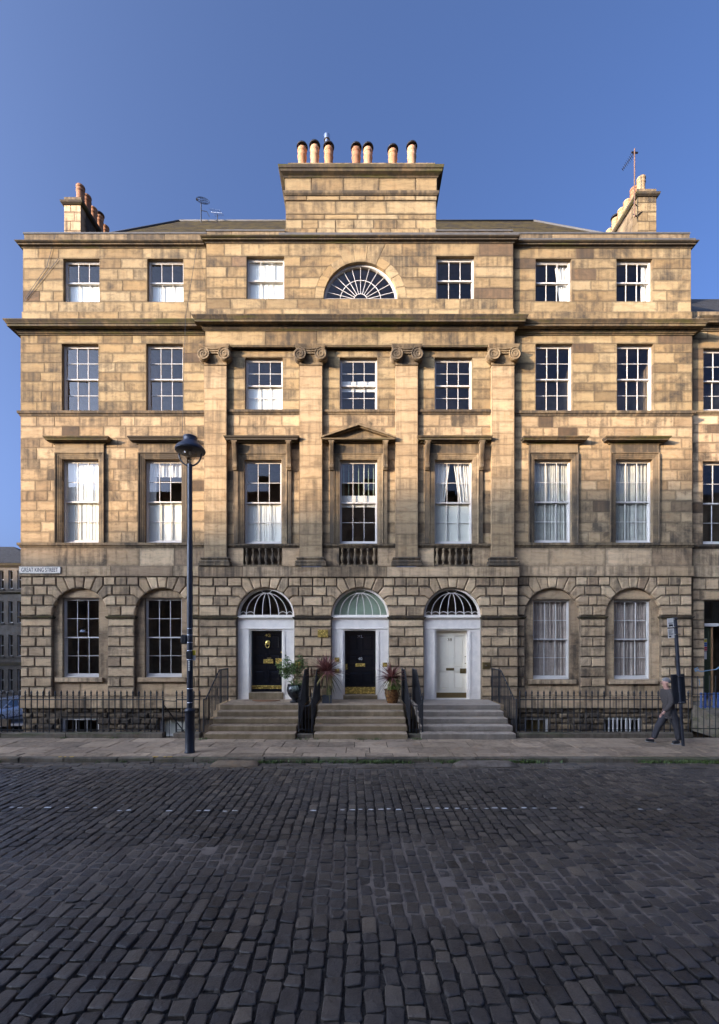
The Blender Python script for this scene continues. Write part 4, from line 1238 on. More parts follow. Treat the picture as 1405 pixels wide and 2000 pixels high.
# ---------------------------------------------------------------- roof and chimneys
zr = 21.2; yr = 19.5
eL, eR = X(44, YWA) + 0.25, X(1351, YWA) - 0.25
rl, rrx = X(350, yr), X(1043, yr)
ye = 15.25; ze = 16.25; yb = 24.9
def roof_part(H, poly, mat): 
    m = MB(); m.add(poly, [tuple(range(len(poly)))]); return m.build('roof', mat, H)
xl_, xr_ = X(401, YW), X(1005, YW)
m = MB()
m.add([(eL, ye, ze), (eR, ye, ze), (rrx, yr, zr), (rl, yr, zr), (eL, yb, ze), (eR, yb, ze)],
      [(0, 1, 2, 3), (1, 5, 2), (5, 4, 3, 2), (4, 0, 3)])
RF = m.build('roof', MT['slate'], HC)
for p in ([(eL, ye, ze), (rl, yr, zr)], [(rrx, yr, zr), (eR, ye, ze)], [(rl, yr, zr), (rrx, yr, zr)]):
    mm = MB(); mm.tube([(x, y, z + 0.03) for x, y, z in p], 0.04, 8); mm.build('lead_ridge', MT['lead'], RF, smooth=True)

# the big central stack
ys = YCA + 0.12
sx0, sx1 = X(558, ys), X(853, ys)
CS = box('chimney_stack', sx0 + 0.02, sx1 - 0.02, ys + 0.02, ys + 1.25, 15.9, Z(338, ys), MT['mortar_warm'], HC)
rowsY = [460, 447, 429, 418, 393]
xx0, xx1 = sx0, sx1
def stack_row(pa, pb, grow, lens):
    za, zb = Z(pa, ys), Z(pb, ys); g = grow
    xs = split_span(sx0 - g, sx1 + g, lens, [])
    for p, q in zip(xs, xs[1:]):
        stone(CS, 'stack_stone', rect(p + 0.008, q - 0.008, za + 0.008, zb - 0.008), ys - g, MT['ashlar'], 0.012, 0.9, 0.004)
stack_row(460, 447, 0.03, (0.6, 1.3)); stack_row(447, 428, 0.0, (0.5, 1.4)); stack_row(428, 418, 0.0, (0.9, 1.6)); stack_row(418, 392, 0.0, (0.9, 1.7)); stack_row(392, 383, 0.02, (0.6, 1.2)); stack_row(376, 348, 0.02, (0.5, 1.5))
m = MB(); pt = [(sx0, ys + 1.3), (sx0, ys), (sx1, ys), (sx1, ys + 1.3)]
za, zb = Z(383, ys), Z(376, ys)
m.sweep([(-0.05, za), (0.03, za), (0.07, za + 0.05), (0.08, zb), (-0.05, zb + 0.01)], pt); m.build('stack_string', MT['moulding'], CS)
m = MB(); za = Z(349, ys); zb = za + 0.30
m.sweep([(-0.05, za), (0.04, za), (0.06, za + 0.04), (0.16, za + 0.10), (0.17, za + 0.16), (0.20, za + 0.18), (0.22, za + 0.26), (-0.05, zb)], pt); m.build('stack_cornice', MT['cornice'], CS)
zc_ = zb
courses(CS, X(562, ys), X(851, ys), zb - 0.02, zb + 0.26, ys + 0.02, MT['moulding'], (1.0, 1.8), name='stack_stone', depth=1.1)
m = MB(); m.box(X(562, ys) + 0.01, X(851, ys) - 0.01, ys + 0.03, ys + 1.1, zb + 0.2, zb + 0.262); m.build('stack_top', MT['moulding'], CS)
zp = zb + 0.26
POTP = [(0.155, 0.0), (0.15, 0.03), (0.142, 0.05), (0.138, 0.45), (0.150, 0.47), (0.158, 0.50), (0.150, 0.53), (0.140, 0.545), (0.140, 0.60), (0.156, 0.62), (0.160, 0.66), (0.15, 0.70), (0.13, 0.72), (0.12, 0.70), (0.11, 0.4)]
POTP = [(r_*1.02, h_*1.0) for r_, h_ in POTP]
def pot(parent, x, y, z, mat, cowl=True, h=1.0, cm=None):
    x += random.uniform(-0.012, 0.012); y += random.uniform(-0.02, 0.02)
    m = MB(); m.lathe([(r_, h_*h) for r_, h_ in POTP], (x, y, z), 16, caps=False)
    p = m.build('chimney_pot', mat, parent, angle=28)
    if cowl:
        m = MB(); t = z + 0.72*h
        for k in range(4):
            a = PI/4 + PI/2*k; m.tube([(x + 0.13*math.cos(a), y + 0.13*math.sin(a), t - 0.05), (x + 0.15*math.cos(a), y + 0.15*math.sin(a), t + 0.10)], 0.012, 4)
        m.lathe([(0.15, 0.055), (0.19, 0.05), (0.192, 0.075), (0.178, 0.105), (0.12, 0.135), (0.05, 0.15), (0.0, 0.152)], (x, y, t + 0.0), 18)
        m.build('cowl', MT['iron'], p, angle=40)
    return p
yp = ys + 0.45
for px, hh in ((590.5, 1.28), (615, 1.33), (643, 1.28), (696, 1.28), (719, 1.25), (767, 1.18), (805, 1.32)):
    pp_ = pot(HC, X(px, yp), yp, zp, MT[random.choice(('terracotta', 'terracotta', 'terracotta_dark', 'terracotta_pale'))], True, hh)
m = MB(); xx = X(639, yp + 0.35); m.lathe([(0.075, 0.0), (0.075, 1.62), (0.11, 1.63), (0.11, 1.78), (0.06, 1.80)], (xx, yp + 0.35, zp), 14); m.build('steel_flue', MT['steel'], HC, angle=40)

def end_stack(H, x0, x1, zt, mat_pot, cowls):
    ya, yb_ = 17.0, 20.3
    S = box('chimney_stack', x0 + 0.015, x1 - 0.015, ya + 0.012, yb_, 16.0, zt - 0.3, MT['mortar'], H)
    z = 16.3
    while z < zt - 0.32:
        h = min(0.36, zt - 0.3 - z)
        xm = random.choice((0.38, 0.55, 0.62)); xm = x0 + (x1 - x0)*xm
        for a, b in ((x0, xm), (xm, x1)): stone(S, 'stack_stone', rect(a + 0.005, b - 0.005, z + 0.006, z + h - 0.006), ya, MT['ashlar'] if x0 > 0 else MT['band'], 0.008, 0.3)
        sx = x0 if x0 > 0 else x1
        z += h
    m = MB()
    for k in range(9):
        yy = ya + 0.31 + k*0.32
        xs = x0 if x0 > 0 else x1
        for q in range(10):
            zz = 16.4 + q*0.36
            if zz > zt - 0.6: break
            m.box(xs - 0.012, xs + 0.012, yy, yy + 0.31, zz + 0.006, min(zz + 0.35, zt - 0.31))
    sd = m.build('stack_side', MT['moulding'], S); sd['kind'] = 'stuff'
    m = MB(); m.sweep([(-0.05, zt - 0.32), (0.03, zt - 0.32), (0.09, zt - 0.27), (0.10, zt - 0.20), (-0.05, zt - 0.19)], [(x0, yb_), (x0, ya), (x1, ya), (x1, yb_)]); m.build('stack_cornice', MT['cornice'], S)
    box('stack_top', x0 + 0.0, x1 - 0.0, ya + 0.01, yb_, zt - 0.2, zt, MT['moulding'], S)
    for i in range(7):
        pot(H, x0 + 0.30 if x0 > 0 else x1 - 0.2, ya + 0.3 + i*0.42, zt - 0.02, random.choice((mat_pot, mat_pot, MT['terracotta_dark'])), i in cowls, 1.0 + 0.06*math.sin(i*2.3))
end_stack(HL, X(125, 17.0), X(158, 17.0), Z(384, 17.0), MT['terracotta'], (3,))
end_stack(HR, X(1246, 17.0), X(1283, 17.0), Z(368, 17.0), MT['buff_clay'], (4,))

# aerials
def yagi(m, p0, p1, n, L):
    p0, p1 = Vector(p0), Vector(p1); m.tube([p0, p1], 0.012, 5)
    d = (p1 - p0).normalized(); s = d.cross(Vector((0, 0, 1)))
    s = s.normalized() if s.length > 0.1 else Vector((1, 0, 0))
    for k in range(n):
        c = p0 + (p1 - p0)*(0.12 + 0.85*k/(n-1)); l = L*(1 - 0.35*k/(n-1)); m.tube([c - s*l, c + s*l], 0.006, 4)
A = thing('television_aerial', (X(1240, 16.9), 16.9, Z(410, 16.9)), 'rusty television aerial mast strapped to the right hand chimney stack', 'aerial')
xx = X(1240, 16.9)
m = MB(); m.tube([(xx, 16.9, Z(424, 16.9)), (xx, 16.9, Z(290, 16.9))], 0.022, 8); m.build('mast', plain_mat('rusty_steel', (0.16, 0.09, 0.06), 0.8, metal=0.3, var=0.4), A)
m = MB(); zz = Z(297, 16.9); yagi(m, (xx, 16.9, zz), (xx - 0.26, 17.25, zz - 0.30), 9, 0.13); m.tube([(xx - 0.12, 16.9, zz), (xx + 0.15, 16.95, zz + 0.03)], 0.03, 4); m.build('aerial_head', MT['iron'], A)
m = MB(); m.tube([(xx - 0.05, 16.9, Z(396, 16.9)), (xx + 0.18, 17.02, Z(396, 16.9))], 0.018, 5); m.tube([(xx - 0.05, 16.9, Z(418, 16.9)), (xx + 0.18, 17.02, Z(418, 16.9))], 0.018, 5); m.tube([(xx + 0.1, 16.96, Z(418, 16.9)), (xx + 0.36, 17.0, Z(408, 16.9))], 0.015, 5); m.build('bracket', MT['iron'], A)
yA = 19.3
A = thing('satellite_dish', (X(393, yA), yA, Z(428, yA)), 'small wire satellite dish on a pole at the left roof ridge', 'aerial')
m = MB(); xa = X(393, yA); zt = Z(395, yA); m.tube([(xa, yA, zr - 0.3), (xa, yA, zt)], 0.022, 6); m.tube([(xa, yA, zt - 0.35), (xa + 0.25, yA, zt - 0.4), (xa + 0.36, yA, zt - 0.62)], 0.014, 5); m.build('mast', MT['iron'], A)
m = MB()
for rr_ in (0.26, 0.20, 0.13): m.tube([(xa + 0.1 + rr_*math.cos(t), yA - 0.06 + 0.08*math.cos(t), zt + 0.02 + rr_*0.55*math.sin(t)) for t in [2*PI*k/20 for k in range(20)]], 0.008, 4, closed=True)
for k in range(8):
    t = 2*PI*k/8; m.tube([(xa + 0.1, yA - 0.06, zt + 0.02), (xa + 0.1 + 0.26*math.cos(t), yA - 0.06 + 0.08*math.cos(t), zt + 0.02 + 0.143*math.sin(t))], 0.005, 4)
m.lathe([(0.0, -0.05), (0.04, -0.04), (0.04, 0.04), (0.0, 0.05)], (xa - 0.14, yA - 0.1, zt + 0.03), 8, 'x'); m.build('dish', MT['iron'], A)
A = thing('television_aerial', (X(425, yA), yA, Z(428, yA)), 'small tilted television aerial lying low on the left roof ridge', 'aerial')
m = MB(); xa = X(425, yA); m.tube([(xa, yA, zr - 0.2), (xa, yA, Z(419, yA))], 0.018, 6); m.build('mast', MT['iron'], A)
m = MB(); yagi(m, (xa - 0.28, yA, Z(414, yA)), (xa + 0.28, yA - 0.25, Z(427, yA)), 8, 0.22); m.build('aerial_head', MT['steel'], A)

# thin cables strung over the left wing and the centre
for H, pts in ((HL, [(47, 582), (90, 520), (107, 456)]), (HL, [(47, 586), (112, 505)]), (HL, [(366, 860), (372, 640), (384, 480)]), (HC, [(554, 470), (565, 530), (559, 580)])):
    m = MB(); m.tube([(X(p, YW - 0.03), YWA - 0.03 if q < 600 else YW - 0.45, Z(q, YW)) for p, q in pts], 0.007, 4); m.build('cable', MT['iron'], H)
# ---------------------------------------------------------------- ground, side street
def ground_z(y):
    if y < 11.4: return -0.09
    if y < 12.3: return -0.09 - (y - 11.4)/0.9*2.0
    return -2.09 - min(1.0, (y - 12.3)/50.0)*4.2
MT['earth'] = plain_mat('dark_earth', (0.05, 0.045, 0.04), 0.95, var=0.4, scale=1.5, bump=0.3)
m = MB(); ysl = [-400, -60, -20, 0, 5, 9, 11.4, 11.7, 12.0, 12.3, 16, 20, 30, 45, 62, 120, 400, 1200]; xsl = [-900, -200, -60, -30, -15, 0, 15, 30, 60, 200, 900]
vs = [(x, y, ground_z(y)) for y in ysl for x in xsl]; n = len(xsl)
m.add(vs, [(j*n+i, j*n+i+1, (j+1)*n+i+1, (j+1)*n+i) for j in range(len(ysl)-1) for i in range(n-1)])
tag(m.build('ground', MT['earth']), kind='structure')

MT['asphalt'] = plain_mat('asphalt', (0.06, 0.06, 0.062), 0.85, var=0.25, scale=8, bump=0.3, bscale=60)
MT['paving_far'] = plain_mat('far_paving', (0.20, 0.17, 0.14), 0.9, var=0.2, scale=2)
def ss_z(y): return 0.02 if y < 13.5 else (0.02 - (y - 13.5)*0.155 if y < 28 else -2.23 - (y - 28)*0.072)
m = MB(); yy = [12.4, 13.5, 16, 20, 24, 28, 34, 42, 52, 66]
m.add([(x, y, ss_z(y)) for y in yy for x in (-75, -15.2)], [(2*i, 2*i+1, 2*i+3, 2*i+2) for i in range(len(yy)-1)])
tag(m.build('side_street', MT['asphalt']), kind='structure')
m = MB(); m.add([(x, y, ss_z(y) + 0.11) for y in yy for x in (-15.2, -11.9)] , [(2*i, 2*i+1, 2*i+3, 2*i+2) for i in range(len(yy)-1)])
m.add([v for y in yy for v in ((-15.2, y, ss_z(y) - 0.05), (-15.2, y, ss_z(y) + 0.11))], [(2*i, 2*i+1, 2*i+3, 2*i+2) for i in range(len(yy)-1)])
tag(m.build('side_pavement', MT['paving_far']), kind='structure')

# ---------------------------------------------------------------- the setted road
def sett_mat(name):
    m, nt, b = new_mat(name)
    tc = nt.nodes.new('ShaderNodeTexCoord'); at = nt.nodes.new('ShaderNodeAttribute'); at.attribute_name = 'tone'
    obj = tc.outputs['Object']; rnd = at.outputs['Fac']
    base = ramp(nt, rnd, [(0, (0.028, 0.024, 0.020)), (0.3, (0.062, 0.051, 0.041)), (0.55, (0.042, 0.037, 0.033)), (0.8, (0.090, 0.073, 0.056)), (0.95, (0.102, 0.083, 0.062)), (1.0, (0.125, 0.098, 0.070))])
    n1 = noise(nt, obj, 9, 6, 0.65); n2 = noise(nt, obj, 70, 4, 0.7); n3 = noise(nt, obj, 0.5, 4, 0.6)
    base = mixc(nt, 0.8, base, ramp(nt, n1, [(0.25, 0.62), (0.75, 1.4)]), 'MULTIPLY')
    base = mixc(nt, 0.5, base, ramp(nt, n2, [(0.3, 0.7), (0.7, 1.4)]), 'MULTIPLY')
    base = mixc(nt, ramp(nt, math_n(nt, 'ADD', math_n(nt, 'MULTIPLY', n1, 0.5), math_n(nt, 'MULTIPLY', n3, 0.5)), [(0.5, 0.0), (0.68, 0.45)]), base, (0.10, 0.085, 0.07))
    setc(nt, b.inputs['Base Color'], base)
    setc(nt, b.inputs['Roughness'], ramp(nt, math_n(nt, 'ADD', math_n(nt, 'MULTIPLY', n1, 0.5), math_n(nt, 'MULTIPLY', n3, 0.5)), [(0.34, 0.26), (0.62, 0.66)]))
    b.inputs['Specular IOR Level'].default_value = 0.45
    bp = nd(nt, 'ShaderNodeBump', None, Strength=0.8, Distance=0.014, Height=math_n(nt, 'ADD', math_n(nt, 'ADD', n1, noise(nt, obj, 24, 5, 0.65)), math_n(nt, 'MULTIPLY', n2, 0.35)))
    nt.links.new(bp.outputs[0], b.inputs['Normal'])
    return m
MT['sett'] = sett_mat('whinstone_sett')
def joint_mat():
    m, nt, b = new_mat('sett_joint_fill')
    tc = nt.nodes.new('ShaderNodeTexCoord'); obj = tc.outputs['Object']
    at = nt.nodes.new('ShaderNodeAttribute'); at.attribute_name = 'tone'
    fine = noise(nt, obj, 60, 5, 0.75); med = noise(nt, obj, 6, 5, 0.7)
    dark = mixc(nt, ramp(nt, fine, [(0.40, 0.0), (0.78, 1.0)]), (0.010, 0.009, 0.008), (0.075, 0.062, 0.048))
    light = mixc(nt, med, (0.12, 0.098, 0.078), (0.23, 0.185, 0.145))
    base = mixc(nt, math_n(nt, 'MULTIPLY', at.outputs['Fac'], ramp(nt, med, [(0.25, 0.4), (0.5, 1.0)])), dark, light)
    setc(nt, b.inputs['Base Color'], base); b.inputs['Roughness'].default_value = 0.95
    bp = nd(nt, 'ShaderNodeBump', None, Strength=0.9, Distance=0.015, Height=fine); nt.links.new(bp.outputs[0], b.inputs['Normal'])
    return m
def sstep(a, b, v):
    t = max(0.0, min(1.0, (v - a)/(b - a))); return t*t*(3 - 2*t)
def pale_at(x, y):
    """how far the joints are filled with pale mortar: the repointed strip and the strip by the kerb"""
    w = 0.55*mnoise.noise(Vector((x*0.35, y*0.5, 1.3))) + 0.3*mnoise.noise(Vector((x*1.3, y*1.3, 4.1)))
    strip = sstep(3.95, 4.25, y + w) * (1 - sstep(5.7, 6.1, y + w)) * (0.35 + 0.65*sstep(-0.35, 0.1, mnoise.noise(Vector((x*0.22 + 5, y*0.3, 9.1)))))
    kerb = sstep(7.9, 8.9, y + w*0.9 + (0.5 if x > 3 else 0)) * 0.8
    return max(strip, kerb)
m = MB(); gx = 420; gy = 170; vs = []; tn = []
for j in range(gy + 1):
    y = -9 + 10.0*j/20 if j < 20 else 1.0 + 9.1*(j - 20)/(gy - 20)
    for i in range(gx + 1):
        x = -26 + 52*i/gx; pz = pale_at(x, y); tn.append(pz)
        vs.append((x, y, -0.024 + 0.011*pz + 0.004*mnoise.noise(Vector((x*2.2, y*2.2, 3.1)))))
m.add(vs, [(j*(gx+1)+i, j*(gx+1)+i+1, (j+1)*(gx+1)+i+1, (j+1)*(gx+1)+i) for j in range(gy) for i in range(gx)])
me = m.mesh('road'); at = me.attributes.new('tone', 'FLOAT', 'POINT'); at.data.foreach_set('value', tn)
ROAD = tag(link_mesh('road', me, joint_mat(), None, smooth=True), kind='structure')

def sett_geo(m, tones, cx, cy, w, l, z, rot, tone):
    """one worn sett: w across the course (x), l along it (y)"""
    rnd = random.uniform
    def ring(fw, fl, zz, cut):
        a, b = w/2*fw, l/2*fl; c = min(a, b)*cut
        return [(-a + c, -b, zz), (a - c, -b, zz), (a, -b + c, zz), (a, b - c, zz), (a - c, b, zz), (-a + c, b, zz), (-a, b - c, zz), (-a, -b + c, zz)]
    jx = [rnd(-1, 1)*0.010 for _ in range(8)]; jy = [rnd(-1, 1)*0.013 for _ in range(8)]
    tx, ty = rnd(-1, 1)*0.030, rnd(-1, 1)*0.026
    cut = rnd(0.12, 0.38); vs = []
    ca, sa = math.cos(rot), math.sin(rot)
    h = rnd(0.005, 0.010)
    for k, (f, zz) in enumerate(((1.0, -0.055), (1.0, -h), (1 - 0.013/w, -h*0.15), (0.62, 0.001))):
        fl = f if k < 2 else (1 - 0.013/l if k == 2 else 0.66)
        for i, (x, y, q) in enumerate(ring(f, fl, zz, cut if k else cut*0.7)):
            s = 1.0 if k < 3 else 0.5
            x += jx[i]*s; y += jy[i]*s
            q += x*tx + y*ty + (rnd(-1, 1)*0.0018 if k > 1 else 0)
            vs.append((cx + x*ca - y*sa, cy + x*sa + y*ca, z + q))
    vs.append((cx, cy, z + 0.001 + rnd(-0.004, 0.002)))
    fs = []
    for k in range(3):
        for i in range(8):
            j = (i + 1) % 8; fs.append((k*8+i, k*8+j, (k+1)*8+j, (k+1)*8+i))
    for i in range(8): fs.append((24+i, 24+(i+1) % 8, 32))
    m.add(vs, fs); tones.extend([tone]*33)

def set_tone(me, tones):
    at = me.attributes.new('tone', 'FLOAT', 'POINT'); at.data.foreach_set('value', tones)

rs = random.getstate(); random.seed(5)
specs = []
xw = -14.6; ci = 0
while xw < 14.6:
    w = random.uniform(0.140, 0.168)
    yv = 1.3 + random.uniform(0, 0.2)
    ph = random.uniform(0, 6)
    while yv < 9.42:
        l = random.choice((random.uniform(0.12, 0.165), random.uniform(0.15, 0.20), random.uniform(0.17, 0.245)))
        if yv + l > 9.46: l = 9.46 - yv
        if l < 0.09: break
        xc = xw + w/2; yc = yv + l/2
        if abs(xc) < 0.92*yc + 3.4:
            wav = 0.045*math.sin(yc*0.55 + xc*0.15) + 0.03*mnoise.noise(Vector((xc*0.25, yc*0.7, 0.4)))
            zz = 0.010*mnoise.noise(Vector((xc*0.5, yc*0.5, 7.7))) + random.gauss(0, 0.0045)
            tone = min(1, max(0, random.betavariate(1.4, 1.7) + 0.25*mnoise.noise(Vector((xc*0.4, yc*0.4, 2.2)))))
            gapx = random.uniform(0.018, 0.034)
            specs.append((xc + wav, yc, w - gapx, l - random.uniform(0.010, 0.024), zz, random.gauss(0, 0.022), tone))
        yv += l
    xw += w; ci += 1
inview = lambda s: abs(s[0]) < 0.805*s[1] + 0.05 and s[1] > 3.16
near = sorted([s for s in specs if inview(s)], key=lambda s: s[1])[:300]
nset = set(id(s) for s in near)
for s in near:
    m = MB(); t = []; sett_geo(m, t, *s); me = m.mesh('sett'); set_tone(me, t); link_mesh('sett', me, MT['sett'], ROAD, smooth=True); sharp_by_angle(me, 30)
m = MB(); t = []
for s in specs:
    if id(s) not in nset: sett_geo(m, t, *s)
me = m.mesh('setts'); set_tone(me, t); o = link_mesh('setts', me, MT['sett'], ROAD, smooth=True); o['kind'] = 'stuff'; sharp_by_angle(me, 30)
# channel stones along the kerb
MT['channel'] = stone_mat('channel_stone', [(0.10, 0.09, 0.078), (0.16, 0.14, 0.115), (0.075, 0.068, 0.06), (0.20, 0.17, 0.14)], soot_lo=0.5, soot_hi=0.7, edge=0.2, bump=0.5)
for r_ in range(4):
    xx = -11.2 + random.uniform(0, .2)
    while xx < 11.2:
        l = random.uniform(0.20, 0.42); y0 = 9.47 + r_*0.118
        if l > 0.25 and abs(xx) < 9.8:
            pass
        m = MB(); zz = 0.006 + random.gauss(0, 0.005)
        rbox(m, xx + 0.006, xx + l - 0.006, y0 + 0.006, y0 + 0.112, -0.07, zz, 0.010)
        m.build('channel_stone', MT['channel'], ROAD)
        xx += l
# worn white parking line: crumbs of paint on the sett tops
MT['line'] = plain_mat('worn_white_paint', (0.72, 0.72, 0.69), 0.8, var=0.3, scale=25)
m = MB(); yl0 = 7.07
for s in specs:
    xc, yc, w, l, zz, rot, tone = s
    yt = yl0 + 0.05*math.sin(xc*0.6) + (0.10 if xc < -4 else 0)
    if not (yc - l/2 < yt < yc + l/2): continue
    dens = 0.9 if -0.4 < xc < 3.2 else (0.5 if -6.5 < xc < 0 else 0.15)
    if random.random() > dens: continue
    a = w*random.uniform(0.3, 0.6); o_ = random.uniform(-0.2, 0.2)*w; d = random.uniform(0.014, 0.030)
    y0, y1 = max(yt - d, yc - l/2 + 0.012), min(yt + d, yc + l/2 - 0.012)
    if y1 - y0 < 0.015: continue
    pts = []; nn = 9
    for k in range(nn):
        an = 2*PI*k/nn; rr_ = random.uniform(0.7, 1.0)
        px = max(-w/2 + 0.01, min(w/2 - 0.01, o_ + a*rr_*math.cos(an))); py = (y0 + y1)/2 - yc + (y1 - y0)/2*rr_*math.sin(an)
        pts.append((xc + px, yc + py, zz + 0.0075))
    m.add(pts, [tuple(range(nn))])
tag(m.build('parking_line', MT['line']), kind='structure')
random.setstate(rs)

# ---------------------------------------------------------------- kerb and pavement
ZP = 0.10
m = MB(); m.box(-26, 26, 9.97, 10.09, -0.2, -0.02); KERB = tag(m.build('kerb', MT['mortar']), kind='structure')
xx = -14.0
while xx < 14.0:
    l = random.uniform(0.8, 1.6); m = MB(); rbox(m, xx + 0.006, xx + l - 0.006, 9.945 + random.uniform(-.006, .006), 10.095, -0.15, ZP + random.uniform(-.008, .008), 0.016)
    m.build('kerbstone', MT['kerb'], KERB); xx += l
m = MB(); m.box(-26, 26, 10.10, 12.3, -0.1, ZP - 0.016); m.box(-26, -11.95, 12.3, 12.5, -0.1, ZP - 0.016); PAV = tag(m.build('pavement', MT['mortar']), kind='structure')
rowsy = [10.10, 10.42, 11.02, 11.66, 12.16]
for a, b in zip(rowsy, rowsy[1:]):
    xx = -13.5 - random.uniform(0, .6)
    while xx < 13.5:
        l = random.uniform(0.5, 0.9) if b - a < 0.4 else random.uniform(0.55, 1.25)
        m = MB(); rbox(m, xx + 0.008, xx + l - 0.008, a + 0.008, b - 0.008, ZP - 0.05, ZP + random.uniform(-.005, .005), 0.008)
        fm = MT['flag']
        m.build('flagstone', fm, PAV); xx += l
# yellow crumbs of paint on the kerb
MT['yellow'] = plain_mat('worn_yellow_paint', (0.50, 0.30, 0.03), 0.8, var=0.4, scale=30)
m = MB()
for px in (118, 127, 140, 302, 306, 322, 330, 333):
    xc = X(px, 10.02); a = random.uniform(0.03, 0.09); z = ZP + 0.011
    m.add([(xc + a*random.uniform(.6, 1)*math.cos(2*PI*k/7), 10.02 + 0.05*random.uniform(.6, 1)*math.sin(2*PI*k/7), z) for k in range(7)], [tuple(range(7))])
tag(m.build('kerb_marking', MT['yellow']), kind='structure')
# two worn ramp stones in the gutter
def ramp_stone(x0, x1, label, mat):
    m = MB(); n = 12; vs = []; fs = []
    prof = [(-0.19, -0.03), (-0.20, 0.02), (-0.16, 0.075), (-0.05, 0.10), (0.07, 0.09), (0.12, 0.03), (0.12, -0.03)]
    for i in range(n + 1):
        t = i/n; s = min(1, 6*t + 0.35, 6*(1 - t) + 0.35); k = len(prof)
        for (y, z) in prof: vs.append((x0 + (x1 - x0)*t + random.uniform(-.01, .01), 9.72 + y*(0.7 + 0.3*s) + random.uniform(-.012, .012), (z*s if z > 0 else z) + random.uniform(-.006, .006)))
    for i in range(n):
        for j in range(k - 1): fs.append((i*k+j, (i+1)*k+j, (i+1)*k+j+1, i*k+j+1))
    fs += [tuple(range(k)), tuple(n*k + j for j in range(k-1, -1, -1))]
    m.add(vs, fs); o = m.build('ramp_stone', mat, None, angle=50)
    tag(o, label, 'stone', 'worn ramp stones in the gutter')
ramp_stone(X(414, 9.7), X(505, 9.7), 'worn tan stone block in the gutter before the steps of door 42', stone_mat('tan_boulder', [(0.20, 0.15, 0.10), (0.23, 0.17, 0.11)], edge=0.0, bump=0.5))
ramp_stone(X(888, 9.7), X(1008, 9.7), 'long pale grey stone block in the gutter before the steps of door 38', stone_mat('grey_boulder', [(0.17, 0.145, 0.12), (0.2, 0.17, 0.14)], edge=0.0, bump=0.5))

# weeds and moss by the kerb
def leaf_mat(name, c1, c2, trans=0.25):
    m, nt, b = new_mat(name)
    tc = nt.nodes.new('ShaderNodeTexCoord'); at = nt.nodes.new('ShaderNodeAttribute'); at.attribute_name = 'tone'
    base = mixc(nt, at.outputs['Fac'], c1, c2)
    base = mixc(nt, 0.5, base, ramp(nt, noise(nt, tc.outputs['Object'], 25, 3, 0.6), [(0.3, 0.7), (0.7, 1.3)]), 'MULTIPLY')
    setc(nt, b.inputs['Base Color'], base); b.inputs['Roughness'].default_value = 0.55
    b.inputs['Transmission Weight'].default_value = 0.0
    return m
MT['grass'] = leaf_mat('kerb_grass', (0.045, 0.085, 0.018), (0.11, 0.15, 0.03))
m = MB(); t = []
def blade(m, t, p, h, w, lean, ang, tone):
    d = Vector((math.cos(ang), math.sin(ang), 0)); s = Vector((-d.y, d.x, 0))
    p = Vector(p); q = p + d*lean*0.4 + Vector((0, 0, h*0.6)); r_ = p + d*lean + Vector((0, 0, h))
    m.add([p - s*w, p + s*w, q + s*w*0.7, q - s*w*0.7, r_], [(0, 1, 2, 3), (3, 2, 4)]); t.extend([tone]*5)
for k in range(9000):
    x = random.uniform(-10.5, 10.5)
    d = mnoise.noise(Vector((x*0.55, 1.7, 0.3))) + 0.5*mnoise.noise(Vector((x*2.1, 4.7, 0.3))) + (0.25 if x > 0 else 0.05)
    if random.random() > max(0, d + 0.12)*1.6: continue
    y = 9.935 - abs(random.gauss(0, 0.05))
    blade(m, t, (x, y, 0.0), random.uniform(0.03, 0.085), random.uniform(0.006, 0.013), random.uniform(0.01, 0.06), random.uniform(0, 6.28), random.random())
for (px, yy_, n_) in ((125, 12.05, 40), (220, 12.05, 30), (395, 11.9, 50), (705, 11.88, 30), (735, 11.88, 30), (815, 11.9, 60), (590, 11.9, 20), (615, 11.9, 15)):
    for k in range(n_): blade(m, t, (X(px, yy_) + random.gauss(0, 0.08), yy_ + random.gauss(0, 0.02), ZP), random.uniform(0.02, 0.08), 0.007, random.uniform(0.01, 0.05), random.uniform(0, 6.28), random.random())
me = m.mesh('grass'); set_tone(me, t); o = link_mesh('grass', me, MT['grass']); tag(o, 'weeds and moss growing along the kerb and steps', 'weeds', kind='stuff')

# ---------------------------------------------------------------- entrance steps
Y0S, TR, RI = 11.95, 0.338, 0.15
def flight(x0, x1, mat, label):
    T = thing('entrance_steps', ((x0+x1)/2, 12.0, ZP), label, 'steps', 'flights of entrance steps')
    for i in range(4):
        m = MB(); rbox(m, x0 + random.uniform(-.02, .02), x1 + random.uniform(-.02, .02), Y0S + TR*i, Y0S + TR*(i+1) + 0.05, ZP + RI*i - (0.05 if i == 0 else 0.0), ZP + RI*(i+1) - 0.003, 0.014)
        # worn hollow tread: a second slab lip
        m.build('step', mat, T)
    m = MB(); rbox(m, x0, x1, Y0S + TR*4, YCR + 0.15, ZL - 0.16, ZL, 0.014); m.build('landing', mat, T)
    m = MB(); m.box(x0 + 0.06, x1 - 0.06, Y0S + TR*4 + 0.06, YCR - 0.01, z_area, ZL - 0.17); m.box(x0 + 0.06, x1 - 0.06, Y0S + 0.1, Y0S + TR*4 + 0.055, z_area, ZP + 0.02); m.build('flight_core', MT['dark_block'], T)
    return T
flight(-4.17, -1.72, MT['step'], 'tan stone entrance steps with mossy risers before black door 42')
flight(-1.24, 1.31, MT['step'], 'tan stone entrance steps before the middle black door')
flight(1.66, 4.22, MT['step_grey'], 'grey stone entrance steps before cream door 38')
def step_z(y): 
    if y < Y0S: return ZP
    return min(ZL, ZP + RI*(1 + int((y - Y0S)/TR)))

